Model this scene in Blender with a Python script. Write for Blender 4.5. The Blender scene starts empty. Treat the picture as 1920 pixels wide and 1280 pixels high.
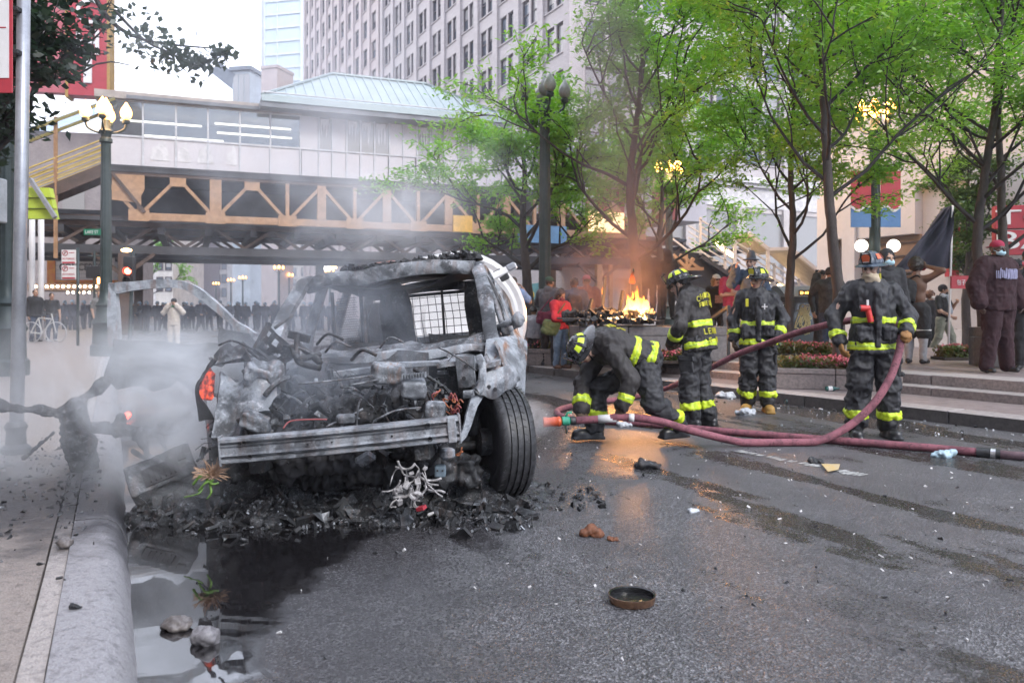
import bpy, bmesh, math, random
import numpy as np
from mathutils import Vector, Matrix
random.seed(7); RNG = np.random.default_rng(11)
SC = bpy.context.scene
COL = SC.collection
# ---------------------------------------------------------------- camera, light, exposure
F, CX, HY, CH = 1500.0, 960.0, 580.0, 1.3
cam = bpy.data.cameras.new('camera'); camo = bpy.data.objects.new('camera', cam); COL.objects.link(camo)
cam.sensor_width = 36.0; cam.lens = 36.0 * F / 1920.0; cam.shift_y = -60.0 / 1920.0
cam.clip_start = 0.05; cam.clip_end = 3000
camo.location = (0, 0, CH); camo.rotation_euler = (math.pi / 2, 0, 0)
cam.dof.use_dof = True; cam.dof.focus_distance = 6.6; cam.dof.aperture_fstop = 3.2
SC.camera = camo
W = bpy.data.worlds.new('World'); SC.world = W; W.use_nodes = True
SUN_EL, SUN_AZ = math.radians(38), math.radians(-65)
def _world():
    nt = W.node_tree; nt.nodes.clear()
    out = nt.nodes.new('ShaderNodeOutputWorld'); bg = nt.nodes.new('ShaderNodeBackground')
    sky = nt.nodes.new('ShaderNodeTexSky'); sky.sky_type = 'NISHITA'; sky.sun_disc = False
    sky.sun_elevation = SUN_EL; sky.sun_rotation = SUN_AZ; sky.air_density = 2.0; sky.dust_density = 6.0
    mx = nt.nodes.new('ShaderNodeMix'); mx.data_type = 'RGBA'; mx.inputs[0].default_value = 0.82
    mx.inputs[7].default_value = (8.0, 8.7, 10.6, 1)          # even overcast cloud deck
    nt.links.new(sky.outputs[0], mx.inputs[6]); nt.links.new(mx.outputs[2], bg.inputs[0])
    bg.inputs[1].default_value = 0.1
    nt.links.new(bg.outputs[0], out.inputs[0])
_world()
sl = bpy.data.lights.new('sun', 'SUN'); sl.energy = 0.9; sl.angle = math.radians(20); sl.color = (1, .96, .9)
so = bpy.data.objects.new('sun', sl); COL.objects.link(so)
so.rotation_euler = (math.pi / 2 - SUN_EL, 0, math.radians(40))
SC.view_settings.view_transform = 'Standard'; SC.view_settings.look = 'None'
SC.view_settings.gamma = 1; SC.view_settings.use_curve_mapping = False
SC.view_settings.exposure = 1.5
SC.render.engine = 'CYCLES'
cy = SC.cycles
cy.use_denoising = True; cy.use_adaptive_sampling = True; cy.adaptive_threshold = 0.02
cy.max_bounces = 6; cy.diffuse_bounces = 2; cy.glossy_bounces = 3; cy.transmission_bounces = 3
cy.volume_bounces = 4; cy.transparent_max_bounces = 16; cy.sample_clamp_indirect = 4.0
cy.caustics_reflective = False; cy.caustics_refractive = False
# ---------------------------------------------------------------- helpers
def V(*a): return Vector(a)
def P(px, py, Y): return Vector(((px - CX) / F * Y, Y, CH + (HY - py) / F * Y))
def G(px, py, z=0.0):
    Y = F * (CH - z) / (py - HY); return Vector(((px - CX) / F * Y, Y, z))
ORG = {}
def tag(o, label=None, cat=None, group=None, kind=None):
    if label: o['label'] = label
    if cat: o['category'] = cat
    if group: o['group'] = group
    if kind: o['kind'] = kind
    return o
def thing(name, label, cat, loc=(0, 0, 0), group=None, kind=None):
    o = bpy.data.objects.new(name, None); COL.objects.link(o); o.location = loc
    o.empty_display_size = .2; ORG[o.name] = Vector(loc)
    return tag(o, label, cat, group, kind)
def link_mesh(name, me, parent=None, loc=None):
    o = bpy.data.objects.new(name, me); COL.objects.link(o)
    if parent is not None:
        o.parent = parent; ORG[o.name] = ORG[parent.name].copy()
    else:
        o.location = loc or (0, 0, 0); ORG[o.name] = Vector(loc or (0, 0, 0))
    return o
def part_copy(me, name, parent, loc, rot=None):
    """alike piece sharing mesh data, placed in world coords under parent"""
    o = bpy.data.objects.new(name, me); COL.objects.link(o); o.parent = parent
    o.location = Vector(loc) - ORG[parent.name]; ORG[o.name] = Vector(loc)
    if rot is not None: o.rotation_euler = rot
    return o
def copy_tree(o, loc=None, rotz=None, label=None, parent=None, scale=None):
    c = o.copy(); COL.objects.link(c)
    if parent is not None: c.parent = parent
    if loc is not None: c.location = loc
    if rotz is not None: c.rotation_euler = (0, 0, rotz)
    if scale is not None: c.scale = (scale,) * 3
    if label: c['label'] = label
    for ch in list(o.children): copy_tree(ch, parent=c)
    return c
def mesh_np(name, v, f, mats, fm=None, smooth=True):
    v = np.asarray(v, np.float32); f = np.asarray(f, np.int32)
    me = bpy.data.meshes.new(name); n = f.shape[1]
    me.vertices.add(len(v)); me.vertices.foreach_set('co', v.ravel())
    me.loops.add(f.size); me.loops.foreach_set('vertex_index', f.ravel())
    me.polygons.add(len(f)); me.polygons.foreach_set('loop_start', np.arange(0, f.size, n, dtype=np.int32))
    if smooth: me.polygons.foreach_set('use_smooth', np.ones(len(f), bool))
    for m in (mats if isinstance(mats, (list, tuple)) else [mats]): me.materials.append(m)
    if fm is not None: me.polygons.foreach_set('material_index', np.asarray(fm, np.int32))
    me.update(calc_edges=True); return me
def frame(zdir, up=(0, 0, 1)):
    z = Vector(zdir).normalized(); u = Vector(up)
    if abs(z.dot(u)) > .98: u = Vector((0, 1, 0))
    x = u.cross(z).normalized(); y = z.cross(x)
    return Matrix((x, y, z)).transposed()
class MB:
    def __init__(s): s.v = []; s.f = []; s.m = []; s.cur = 0
    def add(s, vs, fs):
        o = len(s.v); s.v += [tuple(x) for x in vs]
        for f in fs: s.f.append(tuple(i + o for i in f)); s.m.append(s.cur)
        return s
    def box(s, c, size, R=None):
        hx, hy, hz = (x / 2 for x in size); c = Vector(c)
        vs = [Vector((x, y, z)) for x in (-hx, hx) for y in (-hy, hy) for z in (-hz, hz)]
        if R is not None: vs = [R @ x for x in vs]
        return s.add([c + x for x in vs], [(0, 1, 3, 2), (4, 6, 7, 5), (0, 4, 5, 1), (2, 3, 7, 6), (0, 2, 6, 4), (1, 5, 7, 3)])
    def bar(s, a, b, w, h, up=(0, 0, 1)):
        a, b = Vector(a), Vector(b); return s.box((a + b) / 2, (w, h, (b - a).length), frame(b - a, up))
    def tube(s, pts, r, n=8, caps=True):
        pts = [Vector(p) for p in pts]; k = len(pts)
        rs = [r] * k if not isinstance(r, (list, tuple)) else r
        vs = []; up = None
        for i, p in enumerate(pts):
            t = (pts[min(i + 1, k - 1)] - pts[max(i - 1, 0)]).normalized()
            if up is None:
                up = Vector((0, 0, 1)) if abs(t.z) < .9 else Vector((0, 1, 0))
            x = (up - t * up.dot(t))
            x = x.normalized() if x.length > 1e-6 else Vector((1, 0, 0)); up = x; y = t.cross(x)
            for j in range(n):
                a = 2 * math.pi * j / n; vs.append(p + (x * math.cos(a) + y * math.sin(a)) * rs[i])
        fs = [(i * n + j, i * n + (j + 1) % n, (i + 1) * n + (j + 1) % n, (i + 1) * n + j) for i in range(k - 1) for j in range(n)]
        if caps: fs += [tuple(range(n - 1, -1, -1)), tuple((k - 1) * n + j for j in range(n))]
        return s.add(vs, fs)
    def lathe(s, prof, n=16, c=(0, 0, 0), R=None, a0=0, a1=2 * math.pi, caps=True):
        c = Vector(c); full = abs(a1 - a0 - 2 * math.pi) < 1e-4; m = n if full else n + 1; vs = []
        for r, z in prof:
            for j in range(m):
                a = a0 + (a1 - a0) * j / n; q = Vector((r * math.cos(a), r * math.sin(a), z))
                vs.append(c + (R @ q if R is not None else q))
        fs = [(i * m + j, i * m + (j + 1) % m, (i + 1) * m + (j + 1) % m, (i + 1) * m + j) for i in range(len(prof) - 1) for j in range(n)]
        if caps and full and prof[0][0] > 1e-5: fs.append(tuple(range(m - 1, -1, -1)))
        if caps and full and prof[-1][0] > 1e-5: fs.append(tuple((len(prof) - 1) * m + j for j in range(m)))
        return s.add(vs, fs)
    def ball(s, c, r, n=10, sc=(1, 1, 1)):
        prof = [(math.sin(math.pi * i / n) * 1.0, -math.cos(math.pi * i / n)) for i in range(n + 1)]
        R = Matrix.Diagonal((r * sc[0], r * sc[1], r * sc[2])); return s.lathe([(max(a, 1e-4), b) for a, b in prof], n + 2, c, R)
    def prism(s, poly, a, b):
        """poly: list of 3D points (planar), extruded by vector b-a style offset a (Vector)"""
        n = len(poly); o = Vector(a); vs = [Vector(p) for p in poly] + [Vector(p) + o for p in poly]
        fs = [tuple(range(n - 1, -1, -1)), tuple(range(n, 2 * n))] + [(i, (i + 1) % n, n + (i + 1) % n, n + i) for i in range(n)]
        return s.add(vs, fs)
    def mesh(s, name, mats, org=(0, 0, 0), smooth=False, bevel=0, fix=True):
        me = bpy.data.meshes.new(name); o = Vector(org)
        me.from_pydata([(x[0] - o.x, x[1] - o.y, x[2] - o.z) for x in s.v], [], s.f)
        for m in (mats if isinstance(mats, (list, tuple)) else [mats]): me.materials.append(m)
        me.polygons.foreach_set('material_index', s.m)
        if fix or bevel:
            bm = bmesh.new(); bm.from_mesh(me)
            if bevel: bmesh.ops.bevel(bm, geom=[e for e in bm.edges if len(e.link_faces) == 2 and e.calc_face_angle(0) > .5], offset=bevel, segments=1, affect='EDGES', clamp_overlap=True)
            bmesh.ops.recalc_face_normals(bm, faces=bm.faces); bm.to_mesh(me); bm.free()
        if smooth:
            me.polygons.foreach_set('use_smooth', [True] * len(me.polygons))
            if smooth != 'all': me.set_sharp_from_angle(angle=math.radians(40))
        return me
    def build(s, name, mats, parent=None, smooth=False, bevel=0, org=None):
        if parent is not None: org = ORG[parent.name]
        elif org is None:
            a = np.array(s.v); org = ((a[:, 0].min() + a[:, 0].max()) / 2, (a[:, 1].min() + a[:, 1].max()) / 2, a[:, 2].min())
        return link_mesh(name, s.mesh(name, mats, org, smooth, bevel), parent, org)
def spline(pts, n=8):
    pts = [Vector(p) for p in pts]; out = []
    for i in range(len(pts) - 1):
        p0 = pts[max(i - 1, 0)]; p1 = pts[i]; p2 = pts[i + 1]; p3 = pts[min(i + 2, len(pts) - 1)]
        for j in range(n):
            t = j / n; out.append(.5 * ((2 * p1) + (p2 - p0) * t + (2 * p0 - 5 * p1 + 4 * p2 - p3) * t * t + (3 * p1 - p0 - 3 * p2 + p3) * t ** 3))
    return out + [pts[-1]]
# ---- value noise (numpy)
_tab = np.random.default_rng(3).random((32, 32, 32)).astype(np.float32)
def vnoise(p):
    p = np.asarray(p, np.float32); i = np.floor(p).astype(np.int32); f = p - i; f = f * f * (3 - 2 * f)
    x0, y0, z0 = (i[..., k] & 31 for k in range(3)); x1, y1, z1 = ((i[..., k] + 1) & 31 for k in range(3))
    fx, fy, fz = f[..., 0], f[..., 1], f[..., 2]
    l = lambda a, b, t: a + (b - a) * t
    return l(l(l(_tab[x0, y0, z0], _tab[x1, y0, z0], fx), l(_tab[x0, y1, z0], _tab[x1, y1, z0], fx), fy),
             l(l(_tab[x0, y0, z1], _tab[x1, y0, z1], fx), l(_tab[x0, y1, z1], _tab[x1, y1, z1], fx), fy), fz) * 2 - 1
def fbm(p, o=3):
    p = np.asarray(p, np.float32); r = 0; a = 1.
    for k in range(o): r = r + vnoise(p * 2 ** k + 7.3 * k) * a; a *= .5
    return r
# ---- implicit surfaces -> surface nets
# prim: ('c', p0, r0, p1, r1, tag[, flat vec, flat factor]) capsule; ('e', c, radii, R, tag) ellipsoid; ('b', c, half, R, round, tag) box; leading '-' subtracts
def _prim_d(p, X):
    k = p[0].strip('-')
    if k == 'c':
        a = np.array(p[1], np.float32); b = np.array(p[3], np.float32); ab = b - a; L = float(ab @ ab) + 1e-9
        q = X - a; t = np.clip(q @ ab / L, 0, 1); dd = q - t[..., None] * ab
        if len(p) > 6 and p[6] is not None:
            w = np.array(p[6], np.float32); s = dd @ w; dd = dd + s[..., None] * w * (p[7] - 1)
        return np.sqrt((dd * dd).sum(-1)) - (p[2] + (p[4] - p[2]) * t)
    if k == 'e':
        q = X - np.array(p[1], np.float32)
        if p[3] is not None: q = q @ np.array(p[3], np.float32)
        r = np.array(p[2], np.float32); n = np.sqrt(((q / r) ** 2).sum(-1)) + 1e-6; g = np.sqrt(((q / (r * r)) ** 2).sum(-1)) + 1e-6
        return n * (n - 1) / g
    q = X - np.array(p[1], np.float32)
    if p[3] is not None: q = q @ np.array(p[3], np.float32)
    q = np.abs(q) - (np.array(p[2], np.float32) - p[4])
    return np.sqrt((np.maximum(q, 0) ** 2).sum(-1)) + np.minimum(q.max(-1), 0) - p[4]
def _prim_bb(p):
    k = p[0].strip('-')
    if k == 'c':
        a, b = np.array(p[1]), np.array(p[3]); r = max(p[2], p[4])
        if len(p) > 6 and p[6] is not None and p[7] < 1: r /= p[7]
        return np.minimum(a, b) - r, np.maximum(a, b) + r
    r = np.array(p[2], float)
    if p[3] is not None: r = np.full(3, np.linalg.norm(r) if k == 'b' else r.max())
    return np.array(p[1]) - r, np.array(p[1]) + r
def sdf_grid(prims, vox, k):
    bbs = [_prim_bb(p) for p in prims if p[0][0] != '-']
    lo = np.min([b[0] for b in bbs], 0) - 2.5 * vox; hi = np.max([b[1] for b in bbs], 0) + 2.5 * vox
    n = np.ceil((hi - lo) / vox).astype(int) + 1
    D = np.full(n, 1.0, np.float32); T = np.zeros(n, np.int16); B = np.full(n, 9.0, np.float32)
    for p in prims:
        a, b = _prim_bb(p); m = k + 2 * vox
        i0 = np.clip(np.floor((a - m - lo) / vox).astype(int), 0, n); i1 = np.clip(np.ceil((b + m - lo) / vox).astype(int) + 1, 0, n)
        if (i1 <= i0).any(): continue
        sl_ = tuple(slice(i0[q], i1[q]) for q in range(3))
        ax = [lo[q] + vox * np.arange(i0[q], i1[q]) for q in range(3)]
        X = np.stack(np.meshgrid(*ax, indexing='ij'), -1).astype(np.float32)
        d = _prim_d(p, X); cur = D[sl_]
        if p[0][0] == '-':
            h = np.clip(.5 - .5 * (cur + d) / max(k, 1e-5), 0, 1); D[sl_] = cur + (-d - cur) * h + k * h * (1 - h)
        else:
            h = np.clip(.5 + .5 * (cur - d) / max(k, 1e-5), 0, 1); D[sl_] = cur + (d - cur) * h - k * h * (1 - h)
            tg = p[5] if p[0][0] in 'cb' else p[4]; bb = B[sl_]; w = d < bb; bb[w] = d[w]; T[sl_][w] = tg if isinstance(tg, int) else 0
    return D, T, lo
def surf_nets(D, T, lo, vox):
    ins = D < 0; c = [slice(0, -1), slice(1, None)]
    cnt = np.zeros(np.array(D.shape) - 1, np.int8)
    for a in (0, 1):
        for b in (0, 1):
            for e in (0, 1): cnt += ins[c[a], c[b], c[e]]
    act = (cnt > 0) & (cnt < 8); idx = np.argwhere(act)
    if len(idx) == 0: return np.zeros((0, 3)), np.zeros((0, 4), int), np.zeros(0, int)
    ids = np.full(act.shape, -1, np.int32); ids[act] = np.arange(len(idx))
    corner = [(a, b, e) for a in (0, 1) for b in (0, 1) for e in (0, 1)]
    val = {q: D[idx[:, 0] + q[0], idx[:, 1] + q[1], idx[:, 2] + q[2]] for q in corner}
    S = np.zeros((len(idx), 3), np.float32); N = np.zeros(len(idx), np.float32)
    for q in corner:
        for ax in range(3):
            if q[ax] == 0:
                w = list(q); w[ax] = 1; w = tuple(w); a, b = val[q], val[w]; m = (a < 0) != (b < 0)
                t = np.where(m, a / np.where(m, a - b, 1), 0)
                pos = np.tile(np.array(q, np.float32), (len(idx), 1)); pos[:, ax] = t
                S[m] += pos[m]; N[m] += 1
    v = lo + vox * (idx + S / N[:, None]); faces = []
    for ax in range(3):
        o = [k for k in range(3) if k != ax]; sa = [slice(None)] * 3; sb = [slice(None)] * 3; sa[ax] = slice(0, -1); sb[ax] = slice(1, None)
        A, Bm = ins[tuple(sa)], ins[tuple(sb)]; e = np.argwhere(A != Bm)
        sh = act.shape; ok = (e[:, o[0]] > 0) & (e[:, o[1]] > 0) & (e[:, o[0]] < sh[o[0]]) & (e[:, o[1]] < sh[o[1]]); e = e[ok]
        if len(e) == 0: continue
        flip = A[tuple(e.T)]
        def cell(d0, d1):
            q = e.copy(); q[:, o[0]] += d0; q[:, o[1]] += d1; return ids[tuple(q.T)]
        quad = np.stack([cell(-1, -1), cell(0, -1), cell(0, 0), cell(-1, 0)], 1)
        if ax == 1: flip = ~flip
        quad[~flip] = quad[~flip][:, ::-1]; faces.append(quad)
    f = np.concatenate(faces); f = f[(f >= 0).all(1)]
    return v, f, T[idx[:, 0], idx[:, 1], idx[:, 2]]
def vnormals(v, f):
    a = v[f[:, 2]] - v[f[:, 0]]; b = v[f[:, 3]] - v[f[:, 1]]; n = np.cross(a, b); o = np.zeros_like(v)
    for k in range(4): np.add.at(o, f[:, k], n)
    return o / (np.linalg.norm(o, axis=1, keepdims=True) + 1e-9)
def blob(prims, vox=.012, k=.02, disp=None, clip=None):
    """-> verts, quads, face tags. disp=(amp, freq vec, octaves); clip = list of (point, normal) keeping the side behind normal"""
    D, T, lo = sdf_grid(prims, vox, k)
    if clip:
        ax = [lo[q] + vox * np.arange(D.shape[q]) for q in range(3)]; X = np.stack(np.meshgrid(*ax, indexing='ij'), -1)
        for p, n in clip: D = np.maximum(D, ((X - np.array(p)) @ np.array(n)).astype(np.float32))
    v, f, t = surf_nets(D, T, lo, vox)
    if disp is not None and len(v):
        n = vnormals(v, f)
        for amp, fr, oc in (disp if isinstance(disp, list) else [disp]): v = v + n * ((fbm(v * np.array(fr), oc) if oc > 0 else 1 - 2.2 * np.abs(fbm(v * np.array(fr), -oc))) * amp)[:, None]
    return v, f, (t[f[:, 0]] if len(f) else t)
def join_np(parts):
    vs, fs, ts = [], [], []; o = 0
    for v, f, t in parts:
        if len(v) == 0: continue
        vs.append(v); fs.append(f + o); ts.append(t); o += len(v)
    return np.concatenate(vs), np.concatenate(fs), np.concatenate(ts)
def obj_np(name, vft, mats, parent=None, org=None, loc=None):
    v, f, t = vft; org = np.array(org if org is not None else (0, 0, 0))
    me = mesh_np(name, v - org, f, mats, t if isinstance(mats, (list, tuple)) else None)
    return link_mesh(name, me, parent, loc)
# ---------------------------------------------------------------- materials
class NT:
    def __init__(s, name):
        s.m = bpy.data.materials.new(name); s.m.use_nodes = True; s.t = s.m.node_tree; s.t.nodes.clear()
        s.out = s.n('OutputMaterial')
    def n(s, typ, **kw):
        x = s.t.nodes.new('ShaderNode' + typ)
        for k, v in kw.items(): setattr(x, k, v)
        return x
    def set(s, sock, v):
        if v is None: return
        if isinstance(v, bpy.types.NodeSocket): s.t.links.new(v, sock)
        else:
            if isinstance(v, tuple) and len(v) == 3 and sock.type == 'RGBA': v = v + (1,)
            sock.default_value = v
    def coord(s, kind='Object'):
        return s.n('NewGeometry').outputs['Position'] if kind == 'World' else s.n('TexCoord').outputs[kind]
    def mapv(s, vec, scale=(1, 1, 1), loc=(0, 0, 0), rot=(0, 0, 0)):
        m = s.n('Mapping'); s.set(m.inputs[0], vec); m.inputs[1].default_value = loc; m.inputs[2].default_value = rot; m.inputs[3].default_value = scale; return m.outputs[0]
    def noise(s, vec, scale, detail=3, rough=.55, dist=0):
        x = s.n('TexNoise'); s.set(x.inputs['Vector'], vec); x.inputs['Scale'].default_value = scale; x.inputs['Detail'].default_value = detail
        x.inputs['Roughness'].default_value = rough; x.inputs['Distortion'].default_value = dist; return x.outputs[0]
    def voro(s, vec, scale, feat='F1', out=0):
        x = s.n('TexVoronoi', feature=feat); s.set(x.inputs['Vector'], vec); x.inputs['Scale'].default_value = scale; return x.outputs[out]
    def ramp(s, fac, stops, interp='LINEAR'):
        x = s.n('ValToRGB'); s.set(x.inputs[0], fac); r = x.color_ramp; r.interpolation = interp
        while len(r.elements) < len(stops): r.elements.new(.5)
        for e, (p, c) in zip(r.elements, stops):
            e.position = p; e.color = (c, c, c, 1) if not isinstance(c, tuple) else (c + (1,) if len(c) == 3 else c)
        return x.outputs[0]
    def math(s, op, a, b=None, c=None, clamp=False):
        x = s.n('Math', operation=op, use_clamp=clamp); s.set(x.inputs[0], a); s.set(x.inputs[1], b); s.set(x.inputs[2], c); return x.outputs[0]
    def mix(s, fac, a, b, mode='MIX'):
        x = s.n('Mix', data_type='RGBA', blend_type=mode); s.set(x.inputs[0], fac); s.set(x.inputs[6], a); s.set(x.inputs[7], b); return x.outputs[2]
    def sstep(s, v, a, b):
        x = s.n('MapRange', interpolation_type='SMOOTHSTEP'); s.set(x.inputs[0], v); s.set(x.inputs[1], a); s.set(x.inputs[2], b); return x.outputs[0]
    def bsdf(s, col, rough=.6, metal=0., bump=None, bstr=.3, bdist=.01, emit=None, estr=0, spec=.5, alpha=None, coat=0, trans=0):
        b = s.n('BsdfPrincipled'); s.set(b.inputs['Base Color'], col); s.set(b.inputs['Roughness'], rough); s.set(b.inputs['Metallic'], metal)
        b.inputs['Specular IOR Level'].default_value = spec
        if coat: b.inputs['Coat Weight'].default_value = coat
        if trans: b.inputs['Transmission Weight'].default_value = trans
        if alpha is not None: s.set(b.inputs['Alpha'], alpha)
        if emit is not None: s.set(b.inputs['Emission Color'], emit); s.set(b.inputs['Emission Strength'], estr)
        if bump is not None:
            x = s.n('Bump'); x.inputs['Strength'].default_value = bstr; x.inputs['Distance'].default_value = bdist
            s.set(x.inputs['Height'], bump); s.t.links.new(x.outputs[0], b.inputs['Normal'])
        s.t.links.new(b.outputs[0], s.out.inputs[0]); return s.m
_mc = {}
def pm(name, c1, c2=None, scale=8., rough=.6, metal=0., bump=.25, bdist=.008, fine=4, rnd=0, stretch=(1, 1, 1), rvar=.12, spec=.5, coat=0, dirt=.0):
    """general two-tone material with noise grain, roughness break-up and bump; rnd adds per-object value variation"""
    if name in _mc: return _mc[name]
    t = NT(name); co = t.coord('Object')
    if stretch != (1, 1, 1): co = t.mapv(co, stretch)
    if c2 is None: c2 = tuple(x * .72 for x in c1)
    n1 = t.noise(co, scale, 5, .6); n2 = t.noise(co, scale * 7, fine, .6)
    f = t.math('ADD', t.math('MULTIPLY', n1, .65), t.math('MULTIPLY', n2, .35))
    col = t.mix(t.sstep(f, .35, .65), c1, c2)
    if dirt:
        d = t.sstep(t.noise(co, scale * .4, 6, .7), .5, .72); col = t.mix(t.math('MULTIPLY', d, dirt), col, (.03, .028, .027))
    if rnd:
        oi = t.n('ObjectInfo'); h = t.n('HueSaturation'); t.set(h.inputs['Color'], col)
        t.set(h.inputs['Value'], t.math('ADD', t.math('MULTIPLY', oi.outputs['Random'], 2 * rnd), 1 - rnd)); col = h.outputs[0]
    r = t.math('ADD', t.math('MULTIPLY', n1, rvar * 2), rough - rvar, clamp=True)
    _mc[name] = t.bsdf(col, r, metal, f, bump, bdist, spec=spec, coat=coat); return _mc[name]
def emat(name, col, strength):
    if name in _mc: return _mc[name]
    t = NT(name); _mc[name] = t.bsdf((.8, .75, .6), .4, emit=col, estr=strength); return _mc[name]
def text_mesh(txt, mat, M, width=None, height=None, depth=.01, name='letters', parent=None, org=None):
    """lettering as flat mesh; local x right, y up, centred, placed by 4x4 M"""
    cu = bpy.data.curves.new('t', 'FONT'); cu.body = txt; cu.align_x = 'CENTER'; cu.extrude = .0
    o = bpy.data.objects.new('t', cu); COL.objects.link(o); bpy.context.view_layer.update()
    me = bpy.data.meshes.new_from_object(o); bpy.data.objects.remove(o)
    v = np.zeros(len(me.vertices) * 3, np.float32); me.vertices.foreach_get('co', v); v = v.reshape(-1, 3)
    if len(v) == 0: return None
    lo, hi = v.min(0), v.max(0); s = np.ones(3); sx = width / (hi[0] - lo[0]) if width else None; sy = height / (hi[1] - lo[1]) if height else None
    sx = sx or sy; sy = sy or sx
    v = (v - (lo + hi) / 2) * np.array((sx, sy, 1))
    bm = bmesh.new(); bm.from_mesh(me)
    for b, c in zip(bm.verts, v): b.co = c
    g = bmesh.ops.extrude_face_region(bm, geom=bm.faces[:])
    for e in g['geom']:
        if isinstance(e, bmesh.types.BMVert): e.co.z += depth
    bmesh.ops.recalc_face_normals(bm, faces=bm.faces)
    bm.transform(M); o0 = ORG[parent.name] if parent is not None else Vector(org or M.translation)
    bm.transform(Matrix.Translation(-o0)); m2 = bpy.data.meshes.new(name); bm.to_mesh(m2); bm.free(); m2.materials.append(mat)
    return link_mesh(name, m2, parent, o0)
def mtx(loc, x, y):
    x = Vector(x).normalized(); y = Vector(y); y = (y - x * y.dot(x)).normalized(); z = x.cross(y)
    M = Matrix((x, y, z)).transposed().to_4x4(); M.translation = Vector(loc); return M
# ---------------------------------------------------------------- ground, kerbs, plaza
SD = V(-.446, .895, 0); SR = V(.895, .446, 0); K0 = V(-2.12, 4.38, 0)        # street direction, across, left kerb foot
PU = V(-.53, .848, 0); PV = V(.848, .53, 0); R0 = V(5.38, 8.41, 0)            # right kerb line
def KL(s, q, z=0): return K0 + SD * s + SR * q + V(0, 0, z)
def RL(s, q, z=0): return R0 + PU * s + PV * q + V(0, 0, z)
def road_mat():
    t = NT('wet_asphalt'); p = t.coord('World')
    sx = t.n('SeparateXYZ'); t.set(sx.inputs[0], p); x, y = sx.outputs[0], sx.outputs[1]
    dx = t.math('SUBTRACT', x, K0.x); dy = t.math('SUBTRACT', y, K0.y)
    s = t.math('ADD', t.math('MULTIPLY', dx, SD.x), t.math('MULTIPLY', dy, SD.y))
    q = t.math('ADD', t.math('MULTIPLY', dx, SR.x), t.math('MULTIPLY', dy, SR.y))
    big = t.noise(p, 1.3, 4, .6); mid = t.noise(p, 6, 4, .6)
    T = t.math('ADD', t.math('ADD', .36, t.math('MULTIPLY', t.math('MAXIMUM', t.math('ADD', s, 1.95), 0), .50)),
               t.math('MULTIPLY', t.sstep(s, -.62, .1), 1.05))
    T = t.math('ADD', T, t.math('MULTIPLY', t.math('SUBTRACT', big, .5), .8))
    T = t.math('ADD', T, t.math('MULTIPLY', t.math('SUBTRACT', mid, .5), .34))
    pud = t.sstep(t.math('SUBTRACT', T, q), -.10, .12)
    pud = t.math('MULTIPLY', pud, t.math('SUBTRACT', 1, t.sstep(s, 5, 8)))
    # broad wet streaks that run with the traffic lanes
    cs = t.n('CombineXYZ'); t.set(cs.inputs[0], t.math('MULTIPLY', s, .16)); t.set(cs.inputs[1], t.math('MULTIPLY', q, .8))
    st = t.noise(cs.outputs[0], 1.25, 4, .55); wet = t.sstep(t.math('ADD', st, t.math('MULTIPLY', t.math('SUBTRACT', mid, .5), .16)), .50, .58)
    wet2 = t.math('MULTIPLY', t.sstep(t.noise(p, .9, 3), .55, .68), .6)
    wet = t.math('MAXIMUM', wet, wet2)
    film = t.math('MULTIPLY', t.sstep(t.math('SUBTRACT', t.math('ADD', T, t.math('MULTIPLY', mid, .5)), q), -1.15, -.05), t.math('SUBTRACT', 1, t.sstep(s, 3, 6)))
    wet = t.math('MAXIMUM', wet, t.math('MULTIPLY', film, .8))
    # aggregate
    v1 = t.voro(p, 120, 'F1', 1); v2 = t.voro(p, 120, 'F1', 0); g = t.n('SeparateColor'); t.set(g.inputs[0], v1)
    stone = t.math('ADD', t.math('MULTIPLY', t.math('POWER', g.outputs[0], 2.0), .5), t.math('MULTIPLY', t.math('GREATER_THAN', g.outputs[1], .88), .55), clamp=True)
    fine = t.noise(p, 260, 2)
    c = t.mix(stone, (.016, .016, .019), (.31, .305, .32))
    c = t.mix(t.math('MULTIPLY', t.sstep(fine, .45, .7), .5), c, (.30, .295, .30))
    c = t.mix(t.math('MULTIPLY', t.sstep(big, .42, .65), .45), c, (.05, .048, .052))
    c = t.mix(t.math('MULTIPLY', wet, .78), c, (.018, .016, .017))
    c = t.mix(pud, c, (.012, .011, .012))
    h = t.math('ADD', t.math('MULTIPLY', v2, 42), t.math('MULTIPLY', fine, .9)); h = t.math('ADD', h, t.math('MULTIPLY', mid, .4))
    dry = t.math('SUBTRACT', 1, pud)
    rg = t.math('ADD', .34, t.math('MULTIPLY', stone, .25)); rg = t.math('SUBTRACT', rg, t.math('MULTIPLY', wet, .20))
    rg = t.math('ADD', t.math('MULTIPLY', rg, dry), t.math('MULTIPLY', pud, .015), clamp=True)
    b = t.n('BsdfPrincipled'); t.set(b.inputs['Base Color'], c); t.set(b.inputs['Roughness'], rg); b.inputs['Specular IOR Level'].default_value = .5; t.set(b.inputs['Coat Weight'], t.math('MULTIPLY', pud, .8)); b.inputs['Coat Roughness'].default_value = .02; b.inputs['Coat IOR'].default_value = 1.6
    t.set(b.inputs['Specular IOR Level'], t.math('ADD', .55, t.math('MULTIPLY', pud, .45)))
    bu = t.n('Bump'); bu.inputs['Distance'].default_value = .004
    t.set(bu.inputs['Strength'], t.math('MULTIPLY', dry, t.math('SUBTRACT', .48, t.math('MULTIPLY', wet, .30)))); t.set(bu.inputs['Height'], h)
    rp = t.n('TexWave'); t.set(rp.inputs[0], t.mapv(p, (1, 3, 1), rot=(0, 0, .5))); rp.inputs['Scale'].default_value = 3; rp.inputs['Distortion'].default_value = 6; rp.inputs['Detail'].default_value = 3
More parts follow.
